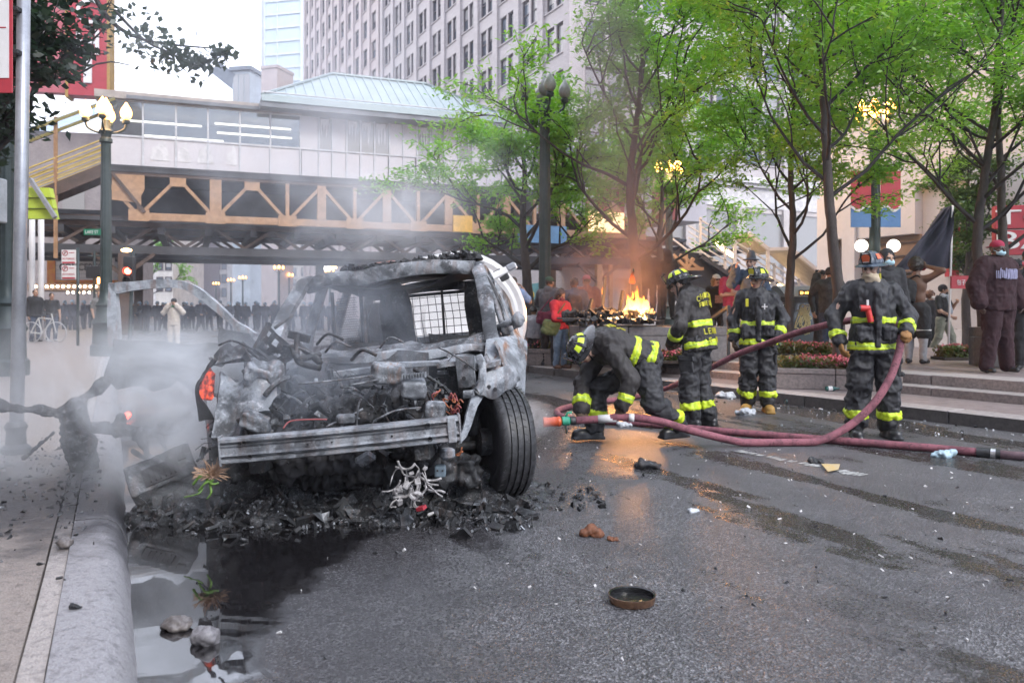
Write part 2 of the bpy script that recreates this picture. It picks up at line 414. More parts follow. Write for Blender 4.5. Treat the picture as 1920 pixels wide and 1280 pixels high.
    b2 = t.n('Bump'); b2.inputs['Distance'].default_value = .002; t.set(b2.inputs['Height'], rp.outputs[1])
    ripz = t.sstep(q, .35, 1.1); t.set(b2.inputs['Strength'], t.math('MULTIPLY', pud, t.math('ADD', .02, t.math('MULTIPLY', ripz, .16))))
    t.t.links.new(bu.outputs[0], b2.inputs['Normal']); t.t.links.new(b2.outputs[0], b.inputs['Normal'])
    t.t.links.new(b.outputs[0], t.out.inputs[0]); return t.m
M_road = road_mat()
mb = MB(); L = 1500
mb.add([(-L, -L, 0), (L, -L, 0), (L, L, 0), (-L, L, 0)], [(0, 1, 2, 3)])
tag(mb.build('road', M_road, org=(0, 0, 0)), kind='structure')
def sooty(name, c1, c2, s0, wd, rough=.5, vs=60):
    """speckled stone with a soot stain left by the burning vehicle"""
    t = NT(name); p = t.coord('World'); sx = t.n('SeparateXYZ'); t.set(sx.inputs[0], p)
    dx = t.math('SUBTRACT', sx.outputs[0], K0.x); dy = t.math('SUBTRACT', sx.outputs[1], K0.y)
    s = t.math('ADD', t.math('MULTIPLY', dx, SD.x), t.math('MULTIPLY', dy, SD.y))
    n = t.noise(p, 5, 6, .65); f = t.noise(p, 120, 3); g = t.noise(p, 28, 4, .6)
    a = t.math('SUBTRACT', 1, t.sstep(t.math('ADD', t.math('ABSOLUTE', t.math('SUBTRACT', s, s0)), t.math('MULTIPLY', t.math('SUBTRACT', n, .5), 2.2)), wd * .3, wd))
    c = t.mix(t.sstep(f, .35, .68), c1, c2); c = t.mix(t.math('MULTIPLY', t.sstep(g, .48, .7), .6), c, tuple(x * .45 for x in c1))
    v = t.voro(p, 38); c = t.mix(t.math('MULTIPLY', t.math('SUBTRACT', 1, t.sstep(v, .05, .16)), t.sstep(t.noise(p, 9), .5, .6)), c, (.03, .03, .032))
    c = t.mix(t.math('MULTIPLY', a, .93), c, (.016, .016, .02))
    h = t.math('ADD', t.math('ADD', f, t.math('MULTIPLY', g, 1.2)), n)
    return t.bsdf(c, t.math('ADD', rough - .12, t.math('MULTIPLY', n, .25)), bump=h, bstr=.8, bdist=.012)
M_kerb = sooty('sooty_kerb_concrete', (.25, .24, .25), (.35, .34, .355), 1.0, 2.1, .42)
M_pave = sooty('sooty_pavement', (.22, .185, .165), (.33, .28, .25), 1.0, 2.1, .4)
M_strip = sooty('old_joint_strip', (.33, .3, .29), (.45, .4, .37), 1.0, 1.9, .45)
# left kerb: rounded profile in separate stones
kerb = thing('kerb', None, None, KL(0, 0), kind='structure')
prof = [(0.02, -.02), (.0, .03), (-.018, .075), (-.045, .112), (-.085, .138), (-.13, .148), (-.245, .15), (-.25, .13), (-.25, -.02)]
s = -6.0
while s < 70:
    ln = 3.05 if s < 30 else 9.0
    mb = MB(); n = max(2, int(ln / .12)) if s < 8 else 2; vs = []
    for i in range(n + 1):
        ss = s + .012 + (ln - .024) * i / n; w = .012 * float(vnoise(np.array([ss * 1.1, 3, 0]))) + .006 * float(vnoise(np.array([ss * 6, 9, 0]))) if s < 8 else 0
        vs += [KL(ss, q + w * (1 if k < 6 else 0), z + (.004 * float(vnoise(np.array([ss * 3, z * 9, q * 9]))) if 1 < k < 7 else 0)) for k, (q, z) in enumerate(prof)]
    m = len(prof); mb.add(vs, [(i * m + j, i * m + j + 1, (i + 1) * m + j + 1, (i + 1) * m + j) for i in range(n) for j in range(m - 1)] + [tuple(range(m)), tuple(n * m + j for j in range(m))])
    mb.build('kerb_stone', M_kerb, kerb, smooth=True); s += ln
mb = MB()
for a, b in ((-6, 70),):
    n = 60; vs = []
    for i in range(n + 1):
        ss = a + (b - a) * (i / n) ** 2; w = .006 * float(vnoise(np.array([ss * 4, 1, 5])))
        vs += [KL(ss, -.252 + w, .136), KL(ss, -.33 + w, .134), KL(ss, -.33 + w, -.02), KL(ss, -.252 + w, -.02)]
    mb.add(vs, [(i * 4 + j, i * 4 + (j + 1) % 4, (i + 1) * 4 + (j + 1) % 4, (i + 1) * 4 + j) for i in range(n) for j in range(4)])
mb.build('joint_strip', M_strip, kerb)
mb = MB(); mb.prism([KL(-12, -.334, -.05), KL(90, -.334, -.05), KL(90, -60, -.05), KL(-12, -60, -.05)], V(0, 0, .2), 0)
tag(mb.build('pavement', M_pave), kind='structure')
# right: granite kerb, low platform, two steps, upper plaza
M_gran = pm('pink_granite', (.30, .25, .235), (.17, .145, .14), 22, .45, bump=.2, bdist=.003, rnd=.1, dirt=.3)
M_granl = pm('granite_pale_top', (.42, .38, .37), (.3, .27, .265), 14, .45, bump=.2, bdist=.003, rnd=.08)  # paler tone for the top faces of the stones
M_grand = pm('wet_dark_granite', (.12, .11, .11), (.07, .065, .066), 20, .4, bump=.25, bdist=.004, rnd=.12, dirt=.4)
M_brick = pm('plaza_paving', (.27, .22, .215), (.2, .165, .165), 9, .5, bump=.2, rnd=.08, dirt=.35)
def stones(name, host, s0, s1, q0, q1, z0, z1, ln, face, top, gap=.012):
    s = s0; cache = {}
    while s < s1 - .05:
        l = min(ln, s1 - s); mb = MB(); R = Matrix((PU, PV, V(0, 0, 1))).transposed()
        key = round(l, 3)
        if key not in cache:
            mb.box((0, 0, (z0 + z1) / 2), (l - gap, q1 - q0, z1 - z0), None); me = mb.mesh(name, [face, top], bevel=.008)
            for p in me.polygons:
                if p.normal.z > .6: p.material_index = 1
            cache[key] = me
        o = part_copy(cache[key], name, host, RL(s + l / 2, (q0 + q1) / 2), (0, 0, math.atan2(PU.y, PU.x)))
        o.location.z += random.uniform(-.003, .003); s += l
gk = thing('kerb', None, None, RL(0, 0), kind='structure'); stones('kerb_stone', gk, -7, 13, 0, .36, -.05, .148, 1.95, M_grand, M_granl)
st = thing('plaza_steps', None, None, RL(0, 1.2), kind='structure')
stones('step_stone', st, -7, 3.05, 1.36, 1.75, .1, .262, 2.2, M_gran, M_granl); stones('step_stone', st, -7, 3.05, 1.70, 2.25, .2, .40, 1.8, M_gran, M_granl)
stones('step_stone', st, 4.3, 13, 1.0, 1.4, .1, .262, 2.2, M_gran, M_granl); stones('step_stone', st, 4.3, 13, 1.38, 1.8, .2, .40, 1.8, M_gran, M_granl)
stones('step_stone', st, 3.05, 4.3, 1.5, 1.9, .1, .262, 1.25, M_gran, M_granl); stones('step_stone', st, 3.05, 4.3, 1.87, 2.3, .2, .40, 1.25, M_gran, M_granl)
mb = MB(); mb.prism([RL(-7, .355, .0), RL(13, .355, .0), RL(13, 2.6, .0), RL(-7, 2.6, .0)], V(0, 0, .146), 0)
tag(mb.build('plaza_platform', M_brick), kind='structure')
plaza = thing('plaza', None, None, RL(0, 4), kind='structure')
tile = MB().box((0, 0, .19), (.885, .885, .4)).mesh('paving_slab', M_brick, bevel=.006)
nt_ = 0; base = MB()
for i in range(-7, 14):
    for j in range(0, 9):
        q = 2.0 + .45 + .9 * j; s_ = -.2 + .9 * i
        if q - .45 < 1.8: continue
        w = RL(s_, q)
        if w.y < 6 or abs(w.x / w.y) > .72 or w.y > 18.4: continue
        o = part_copy(tile, 'paving_slab', plaza, w, (0, 0, math.atan2(PU.y, PU.x))); o.location.z = random.uniform(-.003, .003); nt_ += 1
mb = MB(); mb.prism([RL(-7, 1.78, .0), RL(13, 1.78, .0), RL(13, 10, .0), RL(-7, 10, .0)], V(0, 0, .37), 0)
mb.build('bedding', M_brick, plaza)
# pavement beyond the plaza, a step lower
mb = MB(); mb.prism([RL(-9, 10, -.02), RL(20, 10, -.02), V(-3, 42, -.02), V(40, 58, -.02), V(40, 8, -.02)], V(0, 0, .16), 0)
tag(mb.build('plaza_pavement', pm('pale_wet_pavement', (.5, .46, .47), (.38, .35, .36), 4, .35, bump=.1)), kind='structure')
# worn lane line
M_mark = pm('worn_white_paint', (.62, .62, .6), (.2, .2, .2), 30, .5, bump=.3)
mb = MB(); a, b = G(1385, 845), G(1622, 892); dl = (b - a).normalized(); nl = V(-dl.y, dl.x, 0)
for k in range(34):
    t0 = k / 34; w = .03 + .05 * abs(float(vnoise(np.array([k * .6, 2, 1])))); c = a + (b - a) * t0 + nl * .02 * float(vnoise(np.array([k * .5, 5, 5]))); l = (b - a).length / 34 * random.uniform(.5, 1)
    if random.random() < .15: continue
    mb.add([c - nl * w + V(0, 0, .004), c + nl * w * random.uniform(.6, 1) + V(0, 0, .004), c + dl * l + nl * w * random.uniform(.6, 1) + V(0, 0, .004), c + dl * l - nl * w + V(0, 0, .004)], [(0, 1, 2, 3)])
tag(mb.build('road_marking', M_mark), kind='structure')
# ---------------------------------------------------------------- buildings
Z1 = V(0, 0, 1)
M_terra = pm('pale_terracotta', (.56, .51, .49), (.45, .40, .385), 1.1, .6, bump=.2, bdist=.02, dirt=.12)
def terracotta_blocks():
    t = NT('terracotta_blocks'); p = t.coord('Object'); b = t.n('TexBrick'); m = t.n('Mapping'); m.inputs[2].default_value = (0, 0, 0)
    s = t.n('SeparateXYZ'); t.set(s.inputs[0], p); c = t.n('CombineXYZ'); t.set(c.inputs[0], t.math('ADD', s.outputs[0], s.outputs[1])); t.set(c.inputs[1], s.outputs[2])
    t.set(b.inputs[0], c.outputs[0]); b.inputs['Color1'].default_value = (.50, .455, .45, 1); b.inputs['Color2'].default_value = (.44, .40, .39, 1); b.inputs['Mortar'].default_value = (.3, .27, .27, 1)
    b.inputs['Scale'].default_value = 1.6; b.inputs['Mortar Size'].default_value = .012
    n = t.noise(p, .9, 5); col = t.mix(t.math('MULTIPLY', t.sstep(n, .45, .7), .35), b.outputs[0], (.36, .32, .32))
    return t.bsdf(col, .6, bump=b.outputs[1], bstr=-.3, bdist=.02)
M_tblock = terracotta_blocks()
M_frame = pm('dark_window_frame', (.10, .08, .085), (.07, .055, .06), 5, .5, bump=.1)
def glass_mat(name, c1, c2, rough=.08):
    t = NT(name); oi = t.n('ObjectInfo'); co = t.coord('Object'); s = t.n('SeparateXYZ'); t.set(s.inputs[0], co)
    r = oi.outputs['Random']; f = t.sstep(t.math('FRACT', t.math('MULTIPLY', r, 7.3)), .3, .9)
    blind = t.math('GREATER_THAN', s.outputs[2], t.math('ADD', t.math('MULTIPLY', t.math('FRACT', t.math('MULTIPLY', r, 13.7)), 3.4), -.2))
    c = t.mix(f, c1, c2); c = t.mix(t.math('MULTIPLY', blind, .7), c, (.42, .40, .38))
    w = t.noise(co, 1.2, 2); return t.bsdf(c, rough, spec=.7, bump=w, bstr=.06, bdist=.05)
M_glass = glass_mat('window_glass', (.03, .038, .05), (.10, .12, .15))
M_glassb = glass_mat('pale_window_glass', (.12, .15, .19), (.25, .29, .34))
def window_meshes(w, h, fw=.09, sash=True, dp=.16):
    a = MB(); a.box((-w / 2 + fw / 2, 0, h / 2), (fw, dp, h)); a.box((w / 2 - fw / 2, 0, h / 2), (fw, dp, h))
    a.box((0, 0, fw / 2), (w - 2 * fw, dp, fw)); a.box((0, 0, h - fw / 2), (w - 2 * fw, dp, fw))
    if sash: a.box((0, .01, h * .5), (w - 2 * fw, dp * .6, .08))
    p = MB(); p.box((0, .05, h / 2), (w - 2 * fw, .02, h - 2 * fw)); return a.mesh('window', M_frame), p.mesh('pane', M_glass)
class Face:
    def __init__(s, o, out):
        s.o = Vector(o); s.y = -Vector(out).normalized(); s.x = s.y.cross(Z1); s.rz = math.atan2(s.x.y, s.x.x); s.R = Matrix((s.x, s.y, Z1)).transposed()
    def L(s, a, b, z): return s.o + s.x * a + s.y * b + Z1 * z
    def box(s, mb, a0, a1, b0, b1, z0, z1): return mb.box(s.L((a0 + a1) / 2, (b0 + b1) / 2, (z0 + z1) / 2), (abs(a1 - a0), abs(b1 - b0), abs(z1 - z0)), s.R)
    def win(s, host, ms, a, b, z):
        o = part_copy(ms[0], 'window', host, s.L(a, b, z), (0, 0, s.rz)); q = bpy.data.objects.new('pane', ms[1]); COL.objects.link(q); q.parent = o; return o
def bays(host, fc, a0, nb, bw, rows, fh, ww, wh, n_in, pier, top, wm=None, gap=.32, zmin=0, mat=None):
    """piers, spandrels with sills and n_in windows per bay"""
    mat = mat or M_tblock; ms = window_meshes(ww, wh); z0, z1 = rows[0] - 1.0, top
    for i in range(nb + 1):
        mb = MB(); a = a0 + i * bw; fc.box(mb, a - pier / 2, a + pier / 2, -.32, .1, zmin, top); mb.build('pier', mat, host)
    cache = {}
    for i in range(nb):
        l, r = a0 + i * bw + pier / 2, a0 + (i + 1) * bw - pier / 2; c = (l + r) / 2
        zs = [zmin] + [z + wh for z in rows]; ze = rows + [top]
        tot = n_in * ww + (n_in - 1) * gap; e = c - tot / 2
        for u, v in zip(zs, ze):
            if v - u < .05: continue
            key = round(v - u, 2)
            if key not in cache:
                m1, m2 = MB(), MB(); m1.box((0, 0, (v - u - .10) / 2), (r - l, .2, v - u - .102)); m2.box((0, -.05, v - u - .05), (r - l - .02, .3, .1)); cache[key] = (m1.mesh('spandrel', mat), m2.mesh('sill', mat))
            for nm, q in zip(('spandrel', 'sill'), cache[key]): part_copy(q, nm, host, fc.L(c, 0, u), (0, 0, fc.rz))
        for x0, x1, d in [(l, e, -.07), (c + tot / 2, r, -.07)] + [(e + (k + 1) * ww + k * gap, e + (k + 1) * (ww + gap), -.085) for k in range(n_in - 1)]:
            mb = MB(); fc.box(mb, x0, x1, d, .1, zmin, top); mb.build('jamb', mat, host)
        for z in rows:
            for k in range(n_in): fc.win(host, ms, c - tot / 2 + ww / 2 + k * (ww + gap), .08, z)
# --- terracotta corner tower
B1 = thing('office_building', 'pale terracotta office building with rows of paired dark windows, its corner above the trees', 'building', (4.4, 60, 0))
o1 = V(4.4, 60, 0); fl = Face(o1 + SD * 46.4, -SR); fr = Face(o1, -SD)
mb = MB(); c = [o1 + SD * .06 + SR * .06, o1 + SD * 46.3 + SR * .06, o1 + SD * 46.3 + SR * 27.3, o1 + SD * .06 + SR * 27.3]
mb.prism([x + SD * .25 * (i in (0, 3)) + SR * .25 * (i in (0, 1)) for i, x in enumerate(c)], V(0, 0, 45), 0); mb.build('wall', M_tblock, B1)
rowsL = [9.95 + 3.65 * k for k in range(9)]
bays(B1, fl, 0.0, 11, 4.21, rowsL, 3.65, 1.22, 2.35, 2, .95, 45, zmin=6)
bays(B1, fr, .5, 5, 5.3, [13.6 + 3.65 * k for k in range(6)], 3.65, 1.75, 2.4, 2, 1.0, 45, zmin=12.4)
mb = MB(); fr.box(mb, -.4, 27.6, -.75, .1, 11.9, 12.4); fr.box(mb, -.3, 27.4, -.5, .1, 11.6, 11.9); fr.box(mb, 0, 27.2, -.2, .1, 9.9, 11.6); mb.build('cornice', pm('white_cornice', (.72, .69, .68), None, 2), B1)
for i in range(5):
    mb = MB(); a = .5 + 5.3 * i; fr.box(mb, a + .5, a + 4.8, .0, .1, 4.3, 9.6); mb.build('shop_window', M_glass, B1)
    mb = MB(); fr.box(mb, a - .5, a + .5, -.3, .1, 0, 9.9); fr.box(mb, a + .5, a + 4.8, -.15, .1, 3.7, 4.3); fr.box(mb, a + .5, a + 4.8, -.1, .1, 9.5, 9.9); mb.build('pier', M_terra, B1)
# --- tower behind
M_pink = pm('pinkish_limestone', (.52, .44, .42), (.44, .37, .36), 1.2, .6, bump=.1, dirt=.08)
B0 = thing('office_tower', 'pinkish stone high-rise behind the paler terracotta building, cut off by the picture top', 'building', o1 + SD * 48)
f0 = Face(o1 + SD * 92.6, -SR); mb = MB(); q = o1 + SD * 48.3
mb.prism([q + SR * .3, q + SD * 44 + SR * .3, q + SD * 44 + SR * 24, q + SR * 24], V(0, 0, 66), 0); mb.build('wall', M_pink, B0)
bays(B0, f0, 0.2, 11, 4.02, [26.5 + 3.8 * k for k in range(10)], 3.8, 2.1, 2.45, 1, 1.1, 66, mat=M_pink)
mb = MB(); fs_ = Face(q, -SD); fs_.box(mb, .0, 24, -.1, .28, 0, 66); mb.build('end_wall', M_pink, B0)
# --- glass tower, sky-blue, far off
M_tower = pm('pale_tower_glass', (.56, .66, .70), (.48, .59, .64), .3, .3, bump=.05); M_towerb = pm('tower_band', (.72, .78, .8), None, 1, .4)
TW = thing('glass_tower', 'very pale blue glass tower with horizontal bands, leftmost of the high-rises', 'building', V(-75, 260, 0))
ft = Face(P(497, 580, 240) * 1.0, (-.25, -1, 0)); a1 = 12.0
mb = MB(); ft.box(mb, 0, a1, 0, 14, -1, 104); mb.build('wall', M_tower, TW); mb = MB(); ft.box(mb, -3.2, -.01, 3, 12, -1, 104); mb.build('core_wall', pm('tower_side_wall', (.75, .76, .78), None, .5), TW)
band = MB().box((a1 / 2, -.1, 0), (a1 + .3, .5, .5)).mesh('floor_band', M_towerb); mull = MB().box((0, -.15, 52), (.25, .5, 104)).mesh('mullion', M_towerb)
for k in range(25): part_copy(band, 'floor_band', TW, ft.L(0, 0, 4 + 4.0 * k), (0, 0, ft.rz))
for k in (0, 4.2, 12): part_copy(mull, 'mullion', TW, ft.L(k, 0, 0), (0, 0, ft.rz))
SM = thing('office_block', 'small grey glass block with a slanted dark roof in front of the glass tower', 'building', P(449, 580, 150))
fm_ = Face(P(436, 580, 150), (-.2, -1, 0)); mb = MB(); fm_.box(mb, 0, 3.6, 0, 5, -1, 44.6); mb.build('wall', pm('grey_blue_cladding', (.5, .56, .6), None, .5, .4), SM)
mb = MB(); fm_.box(mb, -.4, 4.0, -.6, 5.4, 44.6, 45.3); mb.build('roof', pm('slate_roof', (.2, .23, .27), None, 1), SM)
mb = MB(); mb.bar(fm_.L(-.2, 0, 44.6), fm_.L(-1.8, 0, 42.6), 6, .5, (0, 1, 0)); mb.build('slanted_fin', _mc['slate_roof'], SM)
for k in range(3):
    mb = MB(); fm_.box(mb, .2 + 1.15 * k, 1.2 + 1.15 * k, -.08, .0, 36.2, 44); mb.build('window', M_glassb, SM)
CB = thing('chimney_block', 'plain pinkish rooftop block standing above the station roof by the glass tower', 'building', P(507, 580, 110))
mb = MB(); fc_ = Face(P(490, 580, 110), (-.3, -1, 0)); fc_.box(mb, 0, 2.5, 0, 4, 0, 33.0); mb.build('wall', M_pink, CB); mb = MB(); fc_.box(mb, -.1, 2.6, -.1, 4.1, 33, 33.4); mb.build('coping', M_pink, CB)
# --- far street blocks seen under the tracks
def far_block(px0, px1, Y, h, mat, label, nx, nz, ww, wh, glass, dep=12, zb=4):
    o = thing('street_building', label, 'building', P((px0 + px1) / 2, 580, Y) - V(0, 0, CH)); a = P(px0, 580, Y); a.z = 0; b = P(px1, 580, Y); w = (b - a).length
    f = Face(a, (0, -1, 0)); mb = MB(); f.box(mb, 0, w, 0, dep, -.5, h); mb.build('wall', mat, o); mb = MB(); f.box(mb, -.2, w + .2, -.3, dep, h, h + .8); mb.build('parapet', mat, o)
    ms = window_meshes(ww, wh, .12); ms[1].materials[0] = glass
    for i in range(nx):
        for k in range(nz): f.win(o, ms, w * (i + .5) / nx, -.05, zb + (h - zb) * k / nz)
    return o
M_brk = pm('dark_brown_brick', (.12, .085, .09), (.09, .065, .07), 3, .7); M_lime = pm('far_limestone', (.55, .51, .48), None, .8, .7); M_crm = pm('far_cream_stone', (.62, .58, .54), None, .6, .7)
far_block(322, 366, 150, 30, M_brk, 'dark brown brick hotel with square windows far down the street', 2, 9, 1.5, 1.9, M_glassb)
far_block(292, 320, 120, 26, M_crm, 'narrow cream street block left of the brown brick hotel', 2, 7, 1.0, 2.2, M_glass)
far_block(368, 425, 175, 34, M_lime, 'pale limestone block right of the brown hotel far down the street', 5, 10, 1.1, 2.0, M_glass)
far_block(427, 520, 190, 30, M_crm, 'hazy cream block behind the lamp row far down the street', 6, 8, 1.4, 2.2, M_glassb)
far_block(520, 700, 215, 26, M_lime, 'hazy pale building behind the smoke over the burnt car', 9, 7, 1.6, 2.2, M_glassb)
far_block(110, 290, 260, 24, M_lime, 'distant stone block closing the street at left', 8, 6, 1.6, 2.2, M_glass)
# --- theatre with vertical sign and marquee at left
M_red = pm('red_sign_panel', (.42, .035, .05), (.35, .03, .045), 2, .5, bump=.05); M_wht = pm('white_sign_face', (.72, .7, .7), (.64, .62, .62), 3, .5, bump=.05)
M_black = pm('black_paint', (.02, .02, .022), (.03, .03, .032), 8, .45); M_gold = pm('ochre_trim', (.42, .25, .06), None, 4, .5)
TH = thing('theatre', 'brown theatre block with a lit marquee at the left side of the street', 'building', V(-36, 60, 0))
fth = Face(P(-60, 580, 58), (.25, -1, 0)); fth.o.z = 0
mb = MB(); fth.box(mb, -10, 9.6, 0, 16, 0, 14.5); mb.build('wall', pm('theatre_stone', (.3, .26, .25), (.22, .19, .19), 1, .7), TH)
for i in range(4):
    mb = MB(); fth.box(mb, -1 + 2.4 * i, .5 + 2.4 * i, -.06, .02, 7, 11); mb.build('window', M_glass, TH)
SG = thing('vertical_sign', 'tall red vertical theatre sign with white letters behind the dark leaves', 'sign', P(120, 300, 58))
fsg = Face(P(128, 580, 57), (.2, -1, 0)); fsg.o.z = 0
mb = MB(); fsg.box(mb, 0, 2.55, 0, 1.2, 16.6, 31); mb.build('panel', M_red, SG); mb = MB(); fsg.box(mb, 2.56, 2.75, -.05, 1.2, 16.4, 31); mb.build('edge_trim', M_gold, SG)
mb = MB(); fsg.box(mb, -5.6, -.2, .4, 1.2, 16.8, 31); mb.build('side_panel', pm('faded_red_panel', (.45, .13, .15), (.4, .1, .12), 2, .5), SG); mb = MB(); fsg.box(mb, -.2, .0, -.05, 1.2, 16.4, 31); mb.build('edge_trim', M_gold, SG)
for ch, z in (('C', 22.6), ('H', 20.4), ('I', 18.35), ('A', 24.9)):
    Yl = 57; mt = mtx(fsg.L(1.3, -.02, z), fsg.x, Z1); text_mesh(ch, M_wht, mt, width=(.55 if ch == 'I' else 1.5), height=1.75, depth=.12, parent=SG, name='letter')
MQ = thing('theatre_marquee', 'white marquee board with black lettering over rows of bulbs', 'marquee', P(150, 500, 50))
fmq = Face(P(104, 580, 50), (.05, -1, 0)); fmq.o.z = 0; mw = 3.6
mb = MB(); fmq.box(mb, 0, mw, 0, 1.5, 3.15, 4.95); mb.build('board', M_wht, MQ); mb = MB(); fmq.box(mb, -.5, -.002, -.05, 1.5, 2.9, 5.0); fmq.box(mb, 0, mw, -.06, 1.5, 2.95, 3.14); mb.build('border', pm('orange_red_border', (.6, .16, .05), (.65, .3, .05), 3, .5), MQ)
mb = MB(); fmq.box(mb, -1.5, mw + .6, -.4, 2.5, 2.45, 2.9); mb.build('canopy', pm('marquee_soffit', (.2, .15, .14), None, 3), MQ)
text_mesh('CONCERTS  C', M_black, mtx(fmq.L(1.85, -.01, 3.95), fmq.x, Z1), width=3.2, height=.42, depth=.03, parent=MQ, name='lettering')
mb = MB()
for k in range(7): fmq.box(mb, .05, mw - .05, -.02, 0, 3.25 + .26 * k, 3.27 + .26 * k)
mb.build('letter_rail', pm('grey_rail', (.4, .42, .45), None), MQ)
E_bulb = emat('warm_bulb', (1, .78, .5), 14); bl = MB().ball((0, 0, 0), .07, 6).mesh('bulb', E_bulb, smooth='all')
for k in range(17): part_copy(bl, 'bulb', MQ, fmq.L(-1.3 + .33 * k, -.44, 2.72))
for k in range(12): part_copy(bl, 'bulb', MQ, fmq.L(.6 + .33 * k, .3, 2.36))
# --- white podium and taller block on the right
M_stone = pm('smooth_white_stone', (.66, .62, .62), (.6, .565, .57), 1.5, .5, bump=.06, dirt=.06); M_marb = pm('white_marble_base', (.72, .7, .7), (.6, .58, .59), 3, .35)
PD = thing('shop_building', 'low smooth white stone building behind the trees and the red signs on the right', 'building', V(14, 21, 0)); o2 = V(12.3, 23, 0)
fw = Face(o2 + SD * 4.4, -SR)                           # a grows toward the camera
mb = MB(); fw.box(mb, 0, 16, .35, 14, 0, 10.2); mb.build('wall', M_stone, PD)
def pan(a0, a1, z0, z1, nm, m, b0=0., b1=.34):
    mb = MB(); fw.box(mb, a0, a1, b0, b1, z0, z1); return mb.build(nm, m, PD, bevel=.006)
for a in (0, 1.02): pan(a, a + .5, 0, 5.0, 'pillar', M_stone, -.1)
pan(.52, 1.0, 3.6, 5, 'lintel', M_stone); pan(.52, 1.0, 0, 3.6, 'door_recess', pm('brown_recess', (.19, .15, .14), None, 3), .2)
pan(1.54, 3.6, 3.55, 5.0, 'lintel', M_stone); pan(1.54, 3.6, 2.4, 3.54, 'shop_window', pm('tan_interior', (.34, .22, .15), (.26, .18, .13), 2, .3), .25); pan(1.54, 3.6, 0, 2.39, 'shop_window', pm('dark_shopfront', (.07, .065, .07), (.13, .1, .09), 2, .2), .28)
for z in (2.4, 2.9, 3.3): pan(1.54, 3.6, z, z + .05, 'shelf_rail', M_frame, .18, .24)
for i in range(6):
    pan(3.62 + 1.5 * i, 5.11 + 1.5 * i, .75, 3.2, 'wall_panel', M_stone, .02 + .004 * (i % 2)); pan(3.62 + 1.5 * i, 5.11 + 1.5 * i, .02, .74, 'base_panel', M_marb, -.06)
for i in range(9):
    for k in range(4): pan(0 + 1.75 * i, 1.74 + 1.75 * i, 5.01 + 1.3 * k, 6.30 + 1.3 * k, 'wall_panel', M_stone, .03 + .004 * ((i + k) % 3))
    pan(0 + 1.75 * i, 1.74 + 1.75 * i, 3.22, 4.99, 'wall_panel', M_stone, .03) if i > 2 else None
pan(-.1, 16, 10.22, 10.5, 'coping', M_marb, -.1, 14)
mb = MB(); fe = Face(o2 + SD * 4.4, SD); TB = thing('tall_white_block', 'taller plain white block rising above the low white shop building', 'building', V(18, 34, 0))
ftb = Face(V(13.3, 34, 0), -SR); mb = MB(); ftb.box(mb, -4 + 4, 20, 0, 15, 0, 34); mb.build('wall', M_stone, TB)
for i in range(8):
    for k in range(3):
        mb = MB(); ftb.box(mb, 3 * i, 2.98 + 3 * i, -.05 - .004 * ((i + k) % 2), .0, 10.6 + 7.8 * k, 18.38 + 7.8 * k); mb.build('wall_panel', M_stone, TB)
RS = thing('shop_sign', 'large red sign board with big white letters at the right edge', 'sign', P(1895, 430, 17)); Ys = 18.5
frs = Face(P(1866, 580, Ys), (-.25, -1, 0)); frs.o.z = 0; zt = lambda py: CH + (HY - py) / F * Ys
mb = MB(); frs.box(mb, 0, 2.6, 0, .25, zt(478), zt(432)); mb.build('panel', M_red, RS, bevel=.01); mb = MB(); frs.box(mb, 0, 2.6, 0, .25, zt(429), zt(386)); mb.build('panel', M_red, RS, bevel=.01)
text_mesh('BAR', M_wht, mtx(frs.L(.90, -.005, zt(451)), frs.x, Z1), width=1.75, height=.40, depth=.03, parent=RS, name='lettering'); text_mesh('TOS', M_wht, mtx(frs.L(.85, -.005, zt(408)), frs.x, Z1), width=1.7, height=.34, depth=.03, parent=RS, name='lettering')
mb = MB(); frs.box(mb, .1, .2, .1, .2, 0, zt(478)); frs.box(mb, 2.3, 2.4, .1, .2, 0, zt(478)); mb.build('post', M_frame, RS)
BS = thing('hanging_sign', 'small red sign with two white Chinese characters by the flagpole', 'sign', P(1800, 530, 17)); fbs = Face(P(1784, 580, 17.5), (0, -1, 0)); fbs.o.z = 0
z_ = lambda py: CH + (HY - py) / F * 17.5
mb = MB(); fbs.box(mb, 0, .42, 0, .06, z_(541), z_(517)); mb.build('panel', M_red, BS, bevel=.004); mb = MB(); fbs.box(mb, .42, .47, -.03, .09, z_(541), z_(519)); mb.build('bracket', M_black, BS)
mb = MB(); fbs.box(mb, .47, 2.2, .0, .04, z_(531), z_(528)); mb.build('arm', M_black, BS)
text_mesh('包子', M_wht, mtx(fbs.L(.21, -.004, z_(529)), fbs.x, Z1), width=.19, height=.12, depth=.008, parent=BS, name='lettering')
RC = thing('sign_column', 'narrow red sign column half hidden by ivy leaves', 'sign', P(1797, 470, 18)); frc = Face(P(1782, 580, 22.5), (0, -1, 0)); frc.o.z = 0
mb = MB(); frc.box(mb, 0, .56, 0, .3, CH + 62 / F * 22.5, CH + 155 / F * 22.5); mb.build('panel', M_red, RC); mb = MB(); frc.box(mb, .2, .26, .1, .16, 0, CH + 62 / F * 22.5); mb.build('post', M_black, RC)

# --- unseen block added along the left pavement to hold back sky light
LB = thing('street_building', 'grey stone street block along the left pavement beside the camera', 'building', KL(0, -10, 0)); flb = Face(KL(44, -9.5, 0), SR); mb = MB(); flb.box(mb, -0, 84, 0, 12, 0, 30) if (flb.L(84, 0, 0) - KL(-40, -9.5)).length < 5 else flb.box(mb, -84, 0, 0, 12, 0, 30); mb.build('wall', M_lime, LB)
